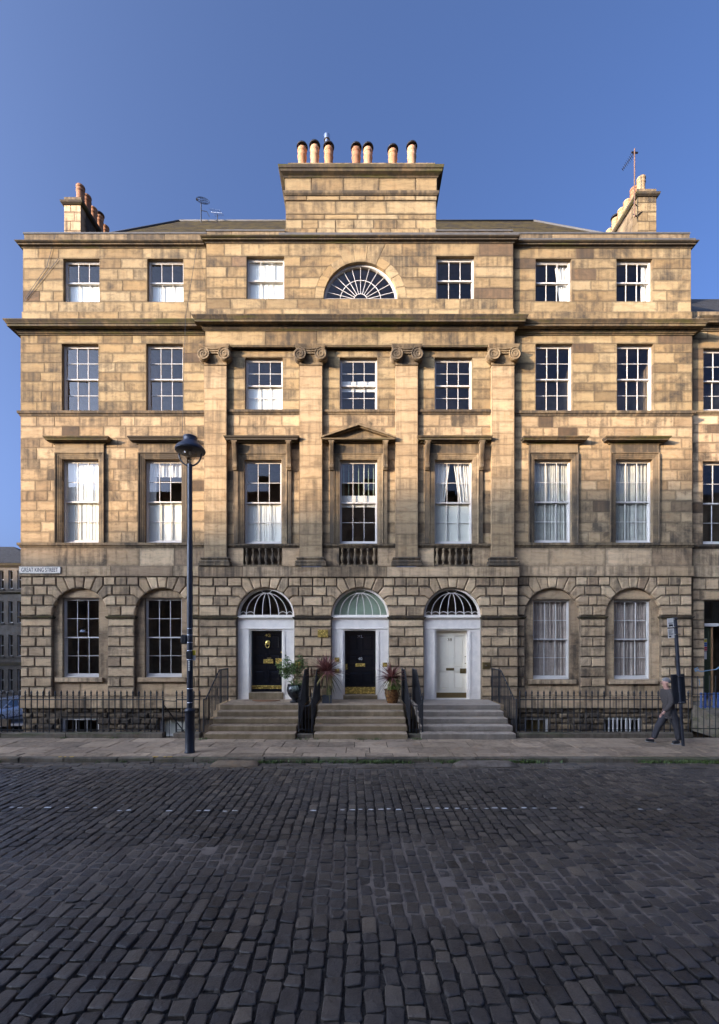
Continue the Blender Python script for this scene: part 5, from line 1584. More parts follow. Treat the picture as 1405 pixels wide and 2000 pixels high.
BAR = {}
def bar_obj(parent, x, y, z0, z1, r=0.0105, name='bar'):
    key = (round(z1 - z0, 2), r)
    me = BAR.get(key)
    if me is None:
        m = MB(); m.lathe([(r, 0), (r, z1 - z0)], (0, 0, 0), 6); me = m.mesh('bar'); me.materials.append(MT['iron']); BAR[key] = me
    o = link_mesh(name, me, None, None); o.parent = parent
    L = ORIGIN.get(parent.name)
    o.location = Vector((x, y, z0)) - Vector(L)
    return o

def stair_rail(x, label, y0=12.2, y1=14.45):
    T = thing('handrail', (x, y0, ZP), label, 'handrail', 'iron stair handrails')
    def rz(y): 
        if y < 12.38: return 1.13
        if y > 13.55: return 1.87
        return 1.13 + (y - 12.38)/(13.55 - 12.38)*0.74
    m = MB(); ys_ = [y0, 12.38, 12.6, 13.0, 13.4, 13.55, 13.75, y1]
    m.tube([(x, y, rz(y)) for y in ys_], 0.019, 6); m.build('top_rail', MT['iron'], T)
    n = int((y1 - y0)/0.125)
    for k in range(n + 1):
        y = y0 + (y1 - y0)*k/n
        zb = step_z(y)
        big = k in (0, n//2 + 3, n)
        bar_obj(T, x, y, zb, rz(y) + (0.02 if big else 0), 0.022 if big else 0.012, 'post' if big else 'bar')
stair_rail(-4.27, 'black iron handrail left of the steps to door 42')
stair_rail(-1.66, 'black iron handrail right of the steps to door 42')
stair_rail(-1.30, 'black iron handrail left of the middle steps')
stair_rail(1.38, 'black iron handrail right of the middle steps')
stair_rail(1.73, 'black iron handrail left of the steps to cream door 38')
stair_rail(4.30, 'black iron handrail right of the steps to cream door 38')
def well_gate(x0, x1, label):
    T = thing('iron_gate', ((x0+x1)/2, 12.2, ZP), label, 'gate', 'small gates between the flights')
    y = 12.19; m = MB(); c = (x0+x1)/2; w = (x1-x0)/2
    m.tube([(x0, y, 1.32), (x0 + 0.02, y, 1.05), (x0 + 0.09, y, 0.97), (c, y, 0.955), (x1 - 0.09, y, 0.97), (x1 - 0.02, y, 1.05), (x1, y, 1.32)], 0.012, 6); m.tube([(x0, y, 0.32), (x1, y, 0.32)], 0.010, 5)
    m.build('gate_rail', MT['iron'], T)
    for k in range(1, 4): bar_obj(T, x0 + (x1-x0)*k/4, y, 0.2, 0.965, 0.009)
    m = MB(); rbox(m, x0 - 0.04, x1 + 0.04, 12.08, 12.3, 0.02, 0.2, 0.01); m.build('gate_sill', MT['kerb'], T)
well_gate(-1.66, -1.30, 'small iron gate closing the gap left of the middle steps')
well_gate(1.38, 1.73, 'small iron gate closing the gap right of the middle steps')

# ---------------------------------------------------------------- area railings
YR_ = 12.22
def spear_mesh():
    m = MB(); zt = 1.20
    m.lathe([(0.0145, 0.0), (0.0145, 0.98), (0.024, 0.985), (0.024, 1.0), (0.015, 1.005), (0.013, 1.03), (0.031, 1.05), (0.027, 1.065), (0.013, 1.075), (0.030, 1.11), (0.015, 1.16), (0.0, zt)], (0, 0, 0), 6)
    me = m.mesh('bar'); me.materials.append(MT['iron']); return me
SPEAR = spear_mesh()
def railing(x0, x1, label, skip=None, y=YR_):
    T = thing('area_railing', ((x0+x1)/2, y, ZP), label, 'railing', 'spear-topped area railings')
    L = Vector(ORIGIN[T.name])
    m = MB(); m.tube([(x0, y, 1.13), (x1, y, 1.13)], 0.018, 4); m.build('top_rail', MT['iron'], T)
    m = MB(); m.tube([(x0, y, 0.30), (x1, y, 0.30)], 0.012, 4); m.build('bottom_rail', MT['iron'], T)
    n = round((x1 - x0)/0.164)
    for k in range(n + 1):
        xx = x0 + (x1 - x0)*k/n
        o = link_mesh('bar', SPEAR, None, None); o.parent = T; o.location = Vector((xx, y, 0.2)) - L
    xs = split_span(x0 - 0.05, x1 + 0.05, (1.2, 2.4), [])
    for p, q in zip(xs, xs[1:]):
        m = MB(); rbox(m, p + 0.004, q - 0.004, y - 0.13, y + 0.13, 0.02, 0.235 + random.uniform(-.004, .004), 0.016); m.build('plinth_stone', MT['kerb'], T)
    return T
railing(-13.6, X(318, YR_), 'long run of spear-topped railings left of the lamp post')
railing(X(345, YR_), X(390, YR_), 'short run of spear-topped railings behind the lamp post')
railing(X(1016, YR_), X(1345, YR_), 'run of spear-topped railings from the cream door steps to the bus stop')
# basement stair gate, left
T = thing('iron_gate', (X(331, YR_), YR_, ZP), 'open iron gate and sloping rail of the basement stair left of the lamp post', 'gate')
xa, xb = X(319, YR_), X(343, YR_)
m = MB(); m.tube([(xa, YR_, 0.1), (xa, YR_, 1.1)], 0.028, 6); m.build('post', MT['iron'], T)
m = MB(); m.tube([(xa, YR_, 1.10), (xa + 0.32, YR_ + 0.12, 1.07), (xb, YR_, 1.10)], 0.013, 4); m.tube([(xa, YR_ + 0.02, 0.98), (xb - 0.03, YR_ + 1.2, -0.25)], 0.016, 4); m.build('gate_rail', MT['iron'], T)
for k in range(1, 5): bar_obj(T, xa + (xb - xa)*k/5, YR_ + 0.25*k, 0.98 - 0.28*k - 0.8, 0.98 - 0.28*k, 0.009)
# sunk area: floor and street-side wall
m = MB(); m.box(-13.9, 13.5, 12.37, 14.9, z_area - 0.1, z_area); tag(m.build('area_floor', MT['paving_far']), kind='structure')
m = MB(); m.box(-13.9, 13.5, 12.31, 12.37, z_area, 0.04); m.box(-14.0, -13.9, 12.31, 15.2, z_area, 0.12); m.box(-14.0, -11.9, 15.1, 15.2, z_area, 0.12)
tag(m.build('area_wall', MT['rubble']), 'low rubble retaining wall of the sunken basement area', 'wall')
# ---------------------------------------------------------------- street name plate
YB = YW - 0.06
SG = thing('street_sign', (X(78, YB), YB, Z(1114, YB)), 'white GREAT KING STREET name plate on the corner of the left wing', 'sign')
m = MB(); rbox(m, X(38.2, YB), X(119.5, YB), YB - 0.035, YB - 0.002, Z(1120.5, YB), Z(1107, YB), 0.006); m.build('plate', plain_mat('sign_enamel', (0.76, 0.66, 0.52), 0.5, var=0.12, scale=9), SG)
m = MB(); a, b, c, d = X(38.2, YB) + 0.012, X(119.5, YB) - 0.012, Z(1120.5, YB) + 0.012, Z(1107, YB) - 0.012
m.tube([(a, YB - 0.036, c), (b, YB - 0.036, c), (b, YB - 0.036, d), (a, YB - 0.036, d)], 0.005, 4, closed=True); m.build('plate_border', MT['iron'], SG)
text('lettering', 'GREAT KING STREET', 0.20, (X(78.8, YB), YB - 0.036, Z(1113.8, YB)), plain_mat('sign_black', (0.012, 0.012, 0.013), 0.6, var=0), SG, depth=0.003, sx=0.645)

# ---------------------------------------------------------------- lamp post
YL = 10.46
LX = X(371, YL)
LP = thing('street_lamp', (LX, YL, ZP), 'tall black street lamp with hooded clear globe on the kerb', 'street lamp')
zl = lambda p: Z(p, YL)
m = MB(); m.lathe([(0.125, 0.0), (0.125, 0.02), (0.108, 0.05), (0.108, 0.95), (0.118, 0.97), (0.118, 1.0), (0.09, 1.04), (0.075, 1.05)], (LX, YL, ZP), 18); m.build('base_sleeve', MT['iron_post'], LP, angle=40)
m = MB(); m.lathe([(0.070, 1.0), (0.068, 2.6), (0.066, 2.62), (0.064, 5.0), (0.058, 5.02), (0.056, zl(907) - ZP)], (LX, YL, ZP), 18); m.build('pole', MT['iron_post'], LP, angle=40)
m = MB(); zb_ = zl(881); m.lathe([(0.30, -0.02), (0.335, -0.01), (0.345, 0.02), (0.335, 0.05), (0.30, 0.10), (0.235, 0.15), (0.205, 0.19), (0.165, 0.215), (0.158, 0.25), (0.158, 0.30), (0.163, 0.31), (0.158, 0.33), (0.10, 0.36), (0.0, 0.37)], (LX + 0.01, YL, zb_), 28)
m.build('hood', plain_mat('lamp_hood_paint', (0.022, 0.027, 0.045), 0.42, var=0.3, scale=7), LP, angle=35)
m = MB(); m.lathe([(0.298, -0.016), (0.28, 0.03), (0.16, 0.10), (0.0, 0.11)], (LX + 0.01, YL, zb_), 28); m.build('reflector', MT['steel'], LP, smooth=True)
m = MB(); m.lathe([(0.0, -0.20), (0.05, -0.19), (0.10, -0.155), (0.14, -0.09), (0.156, -0.02), (0.150, 0.04), (0.13, 0.09)], (LX + 0.01, YL, zb_ - 0.03), 24, caps=False)
gm, nt, b = new_mat('clear_globe'); nt.nodes.remove(b)
gl = nd(nt, 'ShaderNodeBsdfGlossy', None, Color=(1, 1, 1, 1), Roughness=0.03); tr = nd(nt, 'ShaderNodeBsdfTransparent', None, Color=(0.90, 0.86, 0.78, 1)); ffac = facing_fresnel(nt, 0.06)
mx = nt.nodes.new('ShaderNodeMixShader'); nt.links.new(ffac, mx.inputs[0]); nt.links.new(tr.outputs[0], mx.inputs[1]); nt.links.new(gl.outputs[0], mx.inputs[2]); nt.links.new(mx.outputs[0], nt.nodes['Material Output'].inputs['Surface'])
m.build('globe', gm, LP, smooth=True)
m = MB(); m.lathe([(0.0, -0.10), (0.03, -0.08), (0.035, 0.0), (0.03, 0.08)], (LX + 0.01, YL, zb_), 10); m.build('bulb', MT['sheer'], LP, smooth=True)
m = MB(); zc = zl(886); rr = 0.262; zlow = zl(910)
m.tube([(LX + 0.01 + rr*math.cos(t), YL, zc + (zc - zlow)*math.sin(t)*1.0) for t in [PI + PI*k/20 for k in range(21)]], 0.019, 8); m.build('bracket', MT['iron_post'], LP, smooth=True)
m = MB()
for z in (1228, 1240.5, 1255, 1271, 1288.5, 1345, 1372): m.lathe([(0.072, -0.006), (0.0745, 0.0), (0.072, 0.006)], (LX, YL, zl(z)), 18, caps=False)
m.build('band_clip', MT['steel'], LP)
m = MB(); rbox(m, LX - 0.20, LX - 0.05, YL - 0.07, YL + 0.07, zl(1258), zl(1240), 0.03); m.build('junction_box', MT['iron'], LP)
m = MB(); rbox(m, LX - 0.07, LX + 0.07, YL - 0.075, YL + 0.07, zl(1287), zl(1272), 0.02); m.build('clamp', MT['iron'], LP)
box('warning_tag', LX + 0.07, LX + 0.135, YL - 0.01, YL + 0.0, zl(1280), zl(1270), plain_mat('tag_yellow', (0.62, 0.45, 0.02), 0.5, var=0.1), LP)
box('notice_tag', LX + 0.07, LX + 0.135, YL - 0.01, YL + 0.0, zl(1290), zl(1280.4), MT['white'], LP)
m = MB()
for k in range(6): m.box(LX - 0.015, LX + 0.028, YL - 0.0745, YL - 0.069, zl(1293 + k*3.3), zl(1290.6 + k*3.3))
m.build('sticker', MT['white'], LP)

# ---------------------------------------------------------------- bus stop
YBs = 11.15
BS = thing('bus_stop', (X(1333, YBs), YBs, ZP), 'leaning black bus stop pole with white flag plates and timetable case', 'bus stop')
p0 = Vector((X(1335, YBs), YBs, ZP)); p1 = Vector((X(1319, YBs), YBs, Z(1206, YBs)))
m = MB(); m.tube([p0, p0 + (p1 - p0)*0.5], 0.036, 10); m.tube([p0 + (p1 - p0)*0.42, p1], 0.045, 10); m.build('pole', MT['iron_post'], BS, angle=50)
def along(py): return p0 + (p1 - p0)*((Z(py, YBs) - ZP)/(p1.z - ZP))
ax = (p1 - p0).normalized(); perp = Vector((ax.z, 0, -ax.x))
def slab(m, c, x0, x1, z0, z1, y0, y1):
    vs = []
    for y in (y0, y1):
        for (a, b) in ((x0, z0), (x1, z0), (x1, z1), (x0, z1)): 
            q = c + perp*a + ax*b; vs.append((q.x, c.y + y, q.z))
    m.add(vs, [(0, 1, 2, 3), (7, 6, 5, 4), (0, 4, 5, 1), (1, 5, 6, 2), (2, 6, 7, 3), (3, 7, 4, 0)])
c = along(1207); MT['plate_black'] = plain_mat('print_black', (0.012, 0.012, 0.014), 0.5, var=0)
m = MB(); slab(m, c, -0.205, -0.05, -0.23, 0.0, -0.01, 0.0); m.build('flag_plate', MT['white'], BS)
m = MB(); slab(m, c, -0.205, -0.05, -0.50, -0.26, -0.01, 0.0); m.build('route_plate', MT['white'], BS)
m = MB(); slab(m, c, -0.17, -0.07, -0.20, -0.155, -0.013, -0.0105); slab(m, c, -0.178, -0.062, -0.13, -0.115, -0.013, -0.0105); slab(m, c, -0.16, -0.14, -0.215, -0.2, -0.013, -0.0105); slab(m, c, -0.10, -0.08, -0.215, -0.2, -0.013, -0.0105)
for k in range(5): slab(m, c, -0.19, -0.07 - 0.02*(k % 3), -0.30 - 0.028*k, -0.29 - 0.028*k, -0.013, -0.0105)
slab(m, c, -0.19, -0.13, -0.48, -0.44, -0.013, -0.0105); slab(m, c, -0.205, -0.05, -0.256, -0.234, -0.012, -0.002)
m.build('plate_print', MT['plate_black'], BS)
m = MB()
for py in (1209, 1224.5, 1239, 1321, 1372): slab(m, along(py), -0.062, 0.066, -0.012, 0.012, -0.064, 0.06)
m.build('clip', MT['steel'], BS)
c = along(1317); m = MB(); slab(m, c, -0.165, 0.145, -0.74, 0.0, 0.0, 0.06); slab(m, c, -0.155, -0.02, -0.73, -0.01, -0.012, 0.0); slab(m, c, 0.0, 0.135, -0.73, -0.01, -0.012, 0.0); m.build('timetable_case', plain_mat('case_black', (0.012, 0.013, 0.017), 0.4, var=0.3), BS)

# ---------------------------------------------------------------- the walking man
def skin(name, joints, edges, root, mat, parent, sub=2, pose=None):
    names = list(joints); me = bpy.data.meshes.new(name)
    me.from_pydata([joints[k][0] for k in names], [(names.index(a), names.index(b)) for a, b in edges], [])
    o = bpy.data.objects.new(name, me); COL.objects.link(o)
    sm = o.modifiers.new('skin', 'SKIN'); sm.use_smooth_shade = True
    o.modifiers.new('sub', 'SUBSURF').levels = sub
    for i, k in enumerate(names):
        r_ = joints[k][1]; sv = me.skin_vertices[0].data[i]
        sv.radius = (r_, r_) if isinstance(r_, (int, float)) else r_
        sv.use_root = (k == root)
    dg = bpy.context.evaluated_depsgraph_get(); dg.update()
    nm = bpy.data.meshes.new_from_object(o.evaluated_get(dg))
    bpy.data.objects.remove(o); nm.materials.clear()
    return link_mesh(name, nm, mat, parent, smooth=True)
YM = 11.42
MAN = thing('person', (X(1300, YM), YM, ZP), 'grey-haired person in dark grey jumper and trousers walking left past the bus stop', 'person')
def J(px, py, dy, r_): return ((X(px - 4.5, YM), YM + dy, Z(py, YM)), r_)
body = {'pelvis': J(1313, 1391, 0, .12), 'waist': J(1312, 1376, 0, .115), 'chest': J(1309.5, 1358, 0, .13), 'collar': J(1308, 1348, 0, .085), 'neck': J(1306, 1342.5, 0, .052), 'skull': J(1303.5, 1334.5, 0, .082), 'crown': J(1304.5, 1328.5, 0, .078),
        'sl': J(1309, 1351.5, -.165, .068), 'el': J(1304, 1373, -.22, .042), 'wl': J(1292.5, 1388.5, -.20, .03), 'hl': J(1288, 1393, -.195, .034),
        'sr': J(1309, 1351.5, .165, .068), 'er': J(1316, 1372, .22, .042), 'wr': J(1313, 1388.5, .22, .03), 'hr': J(1311.5, 1393, .22, .034),
        'pl': J(1315, 1396, -.085, .095), 'kl': J(1322.5, 1421, -.085, .062), 'al': J(1326.5, 1446, -.085, .042), 'tl': J(1317, 1449, -.085, .035),
        'pr': J(1311, 1396, .085, .095), 'kr': J(1294.5, 1419.5, .085, .062), 'ar': J(1285.5, 1444, .085, .042), 'tr': J(1274, 1445.5, .085, .035)}
be = [('pelvis', 'waist'), ('waist', 'chest'), ('chest', 'collar'), ('collar', 'neck'), ('neck', 'skull'), ('skull', 'crown'), ('chest', 'sl'), ('sl', 'el'), ('el', 'wl'), ('wl', 'hl'), ('chest', 'sr'), ('sr', 'er'), ('er', 'wr'), ('wr', 'hr'),
      ('pelvis', 'pl'), ('pl', 'kl'), ('kl', 'al'), ('al', 'tl'), ('pelvis', 'pr'), ('pr', 'kr'), ('kr', 'ar'), ('ar', 'tr')]
MT['skin'] = plain_mat('skin', (0.48, 0.26, 0.19), 0.55, var=0.12, scale=25)
MT['jumper'] = plain_mat('grey_brown_jumper', (0.060, 0.050, 0.045), 0.95, var=0.25, scale=30, bump=0.3)
MT['trousers'] = plain_mat('charcoal_trousers', (0.032, 0.030, 0.033), 0.9, var=0.3, scale=14, bump=0.4, bscale=14)
thin = {k: (p, r_*(0.62 if k in ('pelvis', 'waist', 'chest', 'pl', 'pr', 'kl', 'kr', 'al', 'ar', 'sl', 'sr', 'el', 'er', 'tl', 'tr') else 1.0)) for k, (p, r_) in body.items()}
skin('body', thin, be, 'pelvis', MT['skin'], MAN)
def grow(keys, d, ch={}):
    return {k: (ch.get(k, body[k][0]), body[k][1] + d) for k in keys}
tk = ['pelvis', 'waist', 'chest', 'collar', 'sl', 'el', 'wl', 'sr', 'er', 'wr']
jt = grow(tk, 0.02); jt['collar'] = (J(1307.5, 1346, 0, 0)[0], 0.082); jt['pelvis'] = J(1313, 1391, 0, .140); jt['hem'] = J(1313.5, 1397, 0, .138)
skin('jumper', jt, [e for e in be if e[0] in tk and e[1] in tk] + [('pelvis', 'hem')], 'pelvis', MT['jumper'], MAN)
lk = ['waist', 'pelvis', 'pl', 'kl', 'al', 'pr', 'kr', 'ar']
jt = grow(lk, 0.02); jt['pelvis'] = (body['pelvis'][0], 0.128); jt['waist'] = (body['waist'][0], 0.10); jt['al'] = ((body['al'][0][0], body['al'][0][1], ZP + .085), 0.070); jt['ar'] = ((body['ar'][0][0], body['ar'][0][1], ZP + .095), 0.070)
skin('trousers', jt, [e for e in be if e[0] in lk and e[1] in lk], 'pelvis', MT['trousers'], MAN)
for hx, tx, dy, up in ((1330, 1312.5, -.085, 0.0), (1288.5, 1269.5, .085, 0.035)):
    a = X(tx - 4.5, YM); b = X(hx - 4.5, YM); z0 = ZP
    skin('shoe', {'h': ((b - .02, YM + dy, z0 + .056), .050), 'm': (((a + b)/2, YM + dy, z0 + .054 + up*0.3), .050), 't': ((a + .015, YM + dy, z0 + .046 + up), .040)}, [('h', 'm'), ('m', 't')], 'h', MT['iron'], MAN)
    m = MB(); w = .036
    m.add([(a, YM + dy - w*.7, z0 + .004 + up), (b + .01, YM + dy - w, z0 + .002), (b + .01, YM + dy + w, z0 + .002), (a, YM + dy + w*.7, z0 + .004 + up), (a, YM + dy - w*.7, z0 + .018 + up), (b + .01, YM + dy - w, z0 + .018), (b + .01, YM + dy + w, z0 + .018), (a, YM + dy + w*.7, z0 + .018 + up)], [(0, 3, 2, 1), (4, 5, 6, 7), (0, 1, 5, 4), (1, 2, 6, 5), (2, 3, 7, 6), (3, 0, 4, 7)])
    m.build('shoe_sole', plain_mat('sole_rubber', (0.30, 0.29, 0.28), 0.8, var=0.1), MAN)
# face, ear, hair
fx, fz = X(1299, YM), Z(1333, YM)
m = MB(); m.tube([(fx - 0.075, YM, fz + 0.015), (fx - 0.10, YM, fz - 0.012), (fx - 0.078, YM, fz - 0.02)], [0.012, 0.016, 0.012], 6); m.build('nose', MT['skin'], MAN, smooth=True)
m = MB(); m.lathe([(0.0, -0.015), (0.022, -0.012), (0.028, 0.0), (0.018, 0.01)], (fx + 0.015, YM - 0.082, fz - 0.005), 10, 'y'); m.build('ear', MT['skin'], MAN, smooth=True)
for s in (-1, 1):
    m = MB(); m.lathe([(0.0, -0.009), (0.009, 0.0), (0.0, 0.009)], (fx - 0.068, YM + s*0.036, fz + 0.020), 8); m.build('eye', MT['plate_black'], MAN, smooth=True)
m = MB(); m.tube([(fx - 0.078, YM - 0.022, fz - 0.048), (fx - 0.083, YM, fz - 0.047), (fx - 0.078, YM + 0.022, fz - 0.048)], 0.005, 5); m.build('mouth', plain_mat('lips', (0.30, 0.11, 0.09), 0.5, var=0), MAN)
hx_, hz_ = X(1301.5, YM), Z(1331, YM)
m = MB(); vs = []; fs = []; n1, n2 = 16, 9
for j in range(n2 + 1):
    th = PI*0.62*j/n2
    for i in range(n1):
        ph = 2*PI*i/n1
        d = Vector((math.sin(th)*math.cos(ph), math.sin(th)*math.sin(ph), math.cos(th)))
        rr_ = 0.103 + 0.006*mnoise.noise(d*6)
        if d.x < -0.35 and d.z < 0.45: rr_ *= 0.80          # clear of the face
        vs.append((hx_ + d.x*rr_*1.02, YM + d.y*rr_*0.9, hz_ + d.z*rr_))
for j in range(n2):
    for i in range(n1): fs.append((j*n1+i, j*n1+(i+1) % n1, (j+1)*n1+(i+1) % n1, (j+1)*n1+i))
m.add(vs, fs); m.build('hair', plain_mat('grey_hair', (0.20, 0.19, 0.18), 0.8, var=0.4, scale=40, bump=0.6, bscale=60), MAN, smooth=True)
for hk, wk in (('hl', 'wl'), ('hr', 'wr')):
    h0 = Vector(body[hk][0]); d = (h0 - Vector(body[wk][0])).normalized(); m = MB()
    for k in range(4):
        off = Vector((0, (k - 1.5)*0.018, 0)); L = (0.062, 0.072, 0.068, 0.052)[k]
        q = h0 + d*0.015 + off; bend = Vector((-0.3, 0, -0.9))
        m.tube([q, q + d*L*0.5, q + d*L*0.7 + bend*L*0.35, q + d*L*0.55 + bend*L*0.7], [0.010, 0.0095, 0.009, 0.007], 6)
    q = h0 + Vector((-0.018, -0.02, 0.015)); m.tube([q, q + Vector((-0.028, -0.005, -0.008)), q + Vector((-0.04, 0.0, -0.035))], [0.011, 0.010, 0.008], 6)
    m.build('fingers', MT['skin'], MAN, smooth=True)

# ---------------------------------------------------------------- potted plants
def tone_build(m, t, name, mat, parent):
    me = m.mesh(name); set_tone(me, t); return link_mesh(name, me, mat, parent)
def sword(m, t, base, az, el, L, w, droop, tone):
    d = Vector((math.cos(az)*math.cos(el), math.sin(az)*math.cos(el), math.sin(el))); s = Vector((-math.sin(az), math.cos(az), 0))
    p = Vector(base); n = 5; vs = []
    for k in range(n + 1):
        u = k/n; q = p + d*L*u + Vector((0, 0, -droop*L*u*u)); ww = w*(1 - u**1.6) + 0.001
        vs += [q - s*ww, q + Vector((0, 0, -ww*0.5)), q + s*ww]
    fs = []
    for k in range(n):
        b_ = 3*k; fs += [(b_, b_+1, b_+4, b_+3), (b_+1, b_+2, b_+5, b_+4)]
    m.add(vs, fs); t.extend([tone]*len(vs))
MT['cordyline'] = leaf_mat('purple_sword_leaf', (0.14, 0.042, 0.042), (0.30, 0.12, 0.09))
MT['dry_leaf'] = leaf_mat('yellowing_leaf', (0.16, 0.13, 0.03), (0.26, 0.20, 0.06))
MT['shrub'] = leaf_mat('shrub_leaf', (0.07, 0.13, 0.03), (0.19, 0.26, 0.07))
MT['lime'] = leaf_mat('bright_leaf', (0.08, 0.14, 0.02), (0.16, 0.22, 0.035))
MT['soil'] = plain_mat('potting_soil', (0.03, 0.022, 0.016), 0.95, var=0.4, scale=40)
MT['bark'] = plain_mat('pale_stem', (0.20, 0.145, 0.085), 0.9, var=0.4, scale=30, bump=0.4)
def leafcloud(name, parent, mat, c, rad, n, size, stem_from=None):
    m = MB(); t = []
    for k in range(n):
        while True:
            v = Vector((random.uniform(-1, 1), random.uniform(-1, 1), random.uniform(-1, 1)))
            if v.length <= 1: break
        if mnoise.noise(v*2.4 + Vector((c[0], 3, 1))) < -0.12: continue
        p = Vector(c) + Vector((v.x*rad[0], v.y*rad[1], v.z*rad[2])); a = random.uniform(0, 6.28); e = random.uniform(-0.7, 0.9)
        d = Vector((math.cos(a)*math.cos(e), math.sin(a)*math.cos(e), math.sin(e))); s = d.cross(Vector((random.uniform(-.4, .4), random.uniform(-.4, .4), 1))).normalized(); L = size*random.uniform(0.7, 1.3)
        m.add([p, p + d*L*0.5 + s*L*0.28, p + d*L, p + d*L*0.5 - s*L*0.28], [(0, 1, 2, 3)]); t.extend([random.random()]*4)
    return tone_build(m, t, name, mat, parent)
# black urn with a rangy shrub
yu = 13.85; zu = ZL
ux = X(577, yu)
U = thing('potted_plant', (ux, yu, zu), 'rangy green shrub in a round black urn beside door 42', 'potted plant')
m = MB(); m.lathe([(0.17, 0.0), (0.17, 0.04), (0.10, 0.07), (0.10, 0.10), (0.16, 0.16), (0.23, 0.26), (0.265, 0.38), (0.255, 0.48), (0.23, 0.52), (0.245, 0.55), (0.235, 0.56), (0.20, 0.52)], (ux, yu, zu), 26, caps=False); m.build('urn', plain_mat('black_glaze', (0.012, 0.013, 0.015), 0.28, var=0.3), U, angle=50)
m = MB(); m.lathe([(0.0, 0.52), (0.21, 0.51)], (ux, yu, zu), 20, caps=False); m.build('soil', MT['soil'], U)
m = MB(); tips = []
for k in range(15):
    a = random.uniform(0, 6.28); l = random.uniform(0.08, 0.30); h = random.uniform(0.35, 0.78)
    tip = (ux - 0.08 + l*math.cos(a)*1.7, yu + l*math.sin(a), zu + 0.52 + h); tips.append(tip)
    m.tube([(ux + 0.05*math.cos(a), yu + 0.05*math.sin(a), zu + 0.5), (ux + 0.4*l*math.cos(a), yu + 0.4*l*math.sin(a), zu + 0.5 + h*0.55), tip], [0.007, 0.005, 0.003], 5)
m.build('stem', MT['bark'], U)
for tp in tips: 
    leafcloud('foliage', U, MT['shrub'], tp, (0.13, 0.12, 0.18), 150, 0.08)
leafcloud('foliage', U, MT['shrub'], (ux + 0.02, yu - 0.03, zu + 0.62), (0.24, 0.2, 0.14), 300, 0.07)
m = MB(); t = []
for k in range(14): sword(m, t, (ux + random.uniform(-.05, .08), yu - 0.2, zu + 0.53), random.uniform(-2.3, -0.8), 0.6, random.uniform(0.15, 0.26), 0.014, 1.3, random.random())
tone_build(m, t, 'trailing_leaf', leaf_mat('silver_leaf', (0.14, 0.18, 0.13), (0.25, 0.29, 0.22)), U)
def cordyline(base, crown, parent, n=95, L=0.62, dry=26):
    m = MB(); t = []
    for k in range(n):
        az = random.uniform(0, 2*PI); el = math.asin(random.uniform(-0.25, 1.0)**1.0 if True else 0)
        sword(m, t, crown, az, el, L*random.uniform(0.75, 1.15), 0.025, random.uniform(0.02, 0.22), random.random())
    tone_build(m, t, 'sword_leaves', MT['cordyline'], parent)
    m = MB(); t = []
    for k in range(dry):
        sword(m, t, (crown[0], crown[1], crown[2] - 0.04), random.uniform(0, 2*PI), random.uniform(-0.6, 0.1), L*random.uniform(0.7, 1.05), 0.022, random.uniform(0.5, 0.95), random.random())
    tone_build(m, t, 'drooping_leaves', MT['dry_leaf'], parent)
    m = MB(); m.tube([base, ((base[0]+crown[0])/2 + 0.01, base[1], (base[2]+crown[2])/2), crown], [0.035, 0.03, 0.03], 8); m.build('trunk', MT['bark'], parent, smooth=True)
yq = 13.75; qx = X(639.5, yq)
U = thing('potted_plant', (qx, yq, zu), 'tall purple spiky cordyline in a small square slate planter', 'potted plant')
m = MB(); h = 0.235; w = 0.13
m.box(qx - w, qx + w, yq - w, yq - w + 0.02, zu, zu + h); m.box(qx - w, qx + w, yq + w - 0.02, yq + w, zu, zu + h); m.box(qx - w, qx - w + 0.02, yq - w + 0.02, yq + w - 0.02, zu, zu + h); m.box(qx + w - 0.02, qx + w, yq - w + 0.02, yq + w - 0.02, zu, zu + h); m.box(qx - w + 0.02, qx + w - 0.02, yq - w + 0.02, yq + w - 0.02, zu + 0.01, zu + h - 0.03)
for sx in (-1, 1): m.box(qx + sx*w - 0.015, qx + sx*w + 0.015, yq - w - 0.008, yq - w + 0.02, zu, zu + h + 0.008)
m.box(qx - w, qx + w, yq - w - 0.008, yq - w, zu, zu + 0.03); m.box(qx - w, qx + w, yq - w - 0.008, yq - w, zu + h - 0.03, zu + h + 0.008); m.build('planter', plain_mat('slate_planter', (0.05, 0.055, 0.065), 0.6, var=0.25, scale=15), U)
cordyline((qx, yq, zu + 0.2), (qx - 0.03, yq, zu + 0.98), U, 140, 0.66, 34)
leafcloud('foliage', U, MT['lime'], (qx + 0.06, yq - 0.04, zu + 0.36), (0.07, 0.08, 0.17), 170, 0.045)
yq = 13.72; qx = X(766.5, yq)
U = thing('potted_plant', (qx, yq, zu), 'purple cordyline with bright green grass in a brown glazed pot', 'potted plant')
m = MB(); m.lathe([(0.155, 0.0), (0.165, 0.03), (0.215, 0.20), (0.235, 0.30), (0.225, 0.36), (0.235, 0.39), (0.255, 0.40), (0.255, 0.425), (0.235, 0.43), (0.21, 0.38)], (qx, yq, zu), 26, caps=False)
def glaze():
    mm, nt, b = new_mat('brown_glaze'); tc = nt.nodes.new('ShaderNodeTexCoord')
    n1 = noise(nt, mapping(nt, tc.outputs['Object'], (1, 1, 2.2)), 9, 3, 0.6, 1.5)
    setc(nt, b.inputs['Base Color'], ramp(nt, n1, [(0.35, (0.055, 0.022, 0.008)), (0.6, (0.17, 0.075, 0.022)), (0.75, (0.26, 0.13, 0.04))])); b.inputs['Roughness'].default_value = 0.2
    bp = nd(nt, 'ShaderNodeBump', None, Strength=0.6, Distance=0.02, Height=n1); nt.links.new(bp.outputs[0], b.inputs['Normal']); return mm
m.build('pot', glaze(), U, angle=50)
m = MB(); m.lathe([(0.0, 0.385), (0.22, 0.38)], (qx, yq, zu), 20, caps=False); m.build('soil', MT['soil'], U)
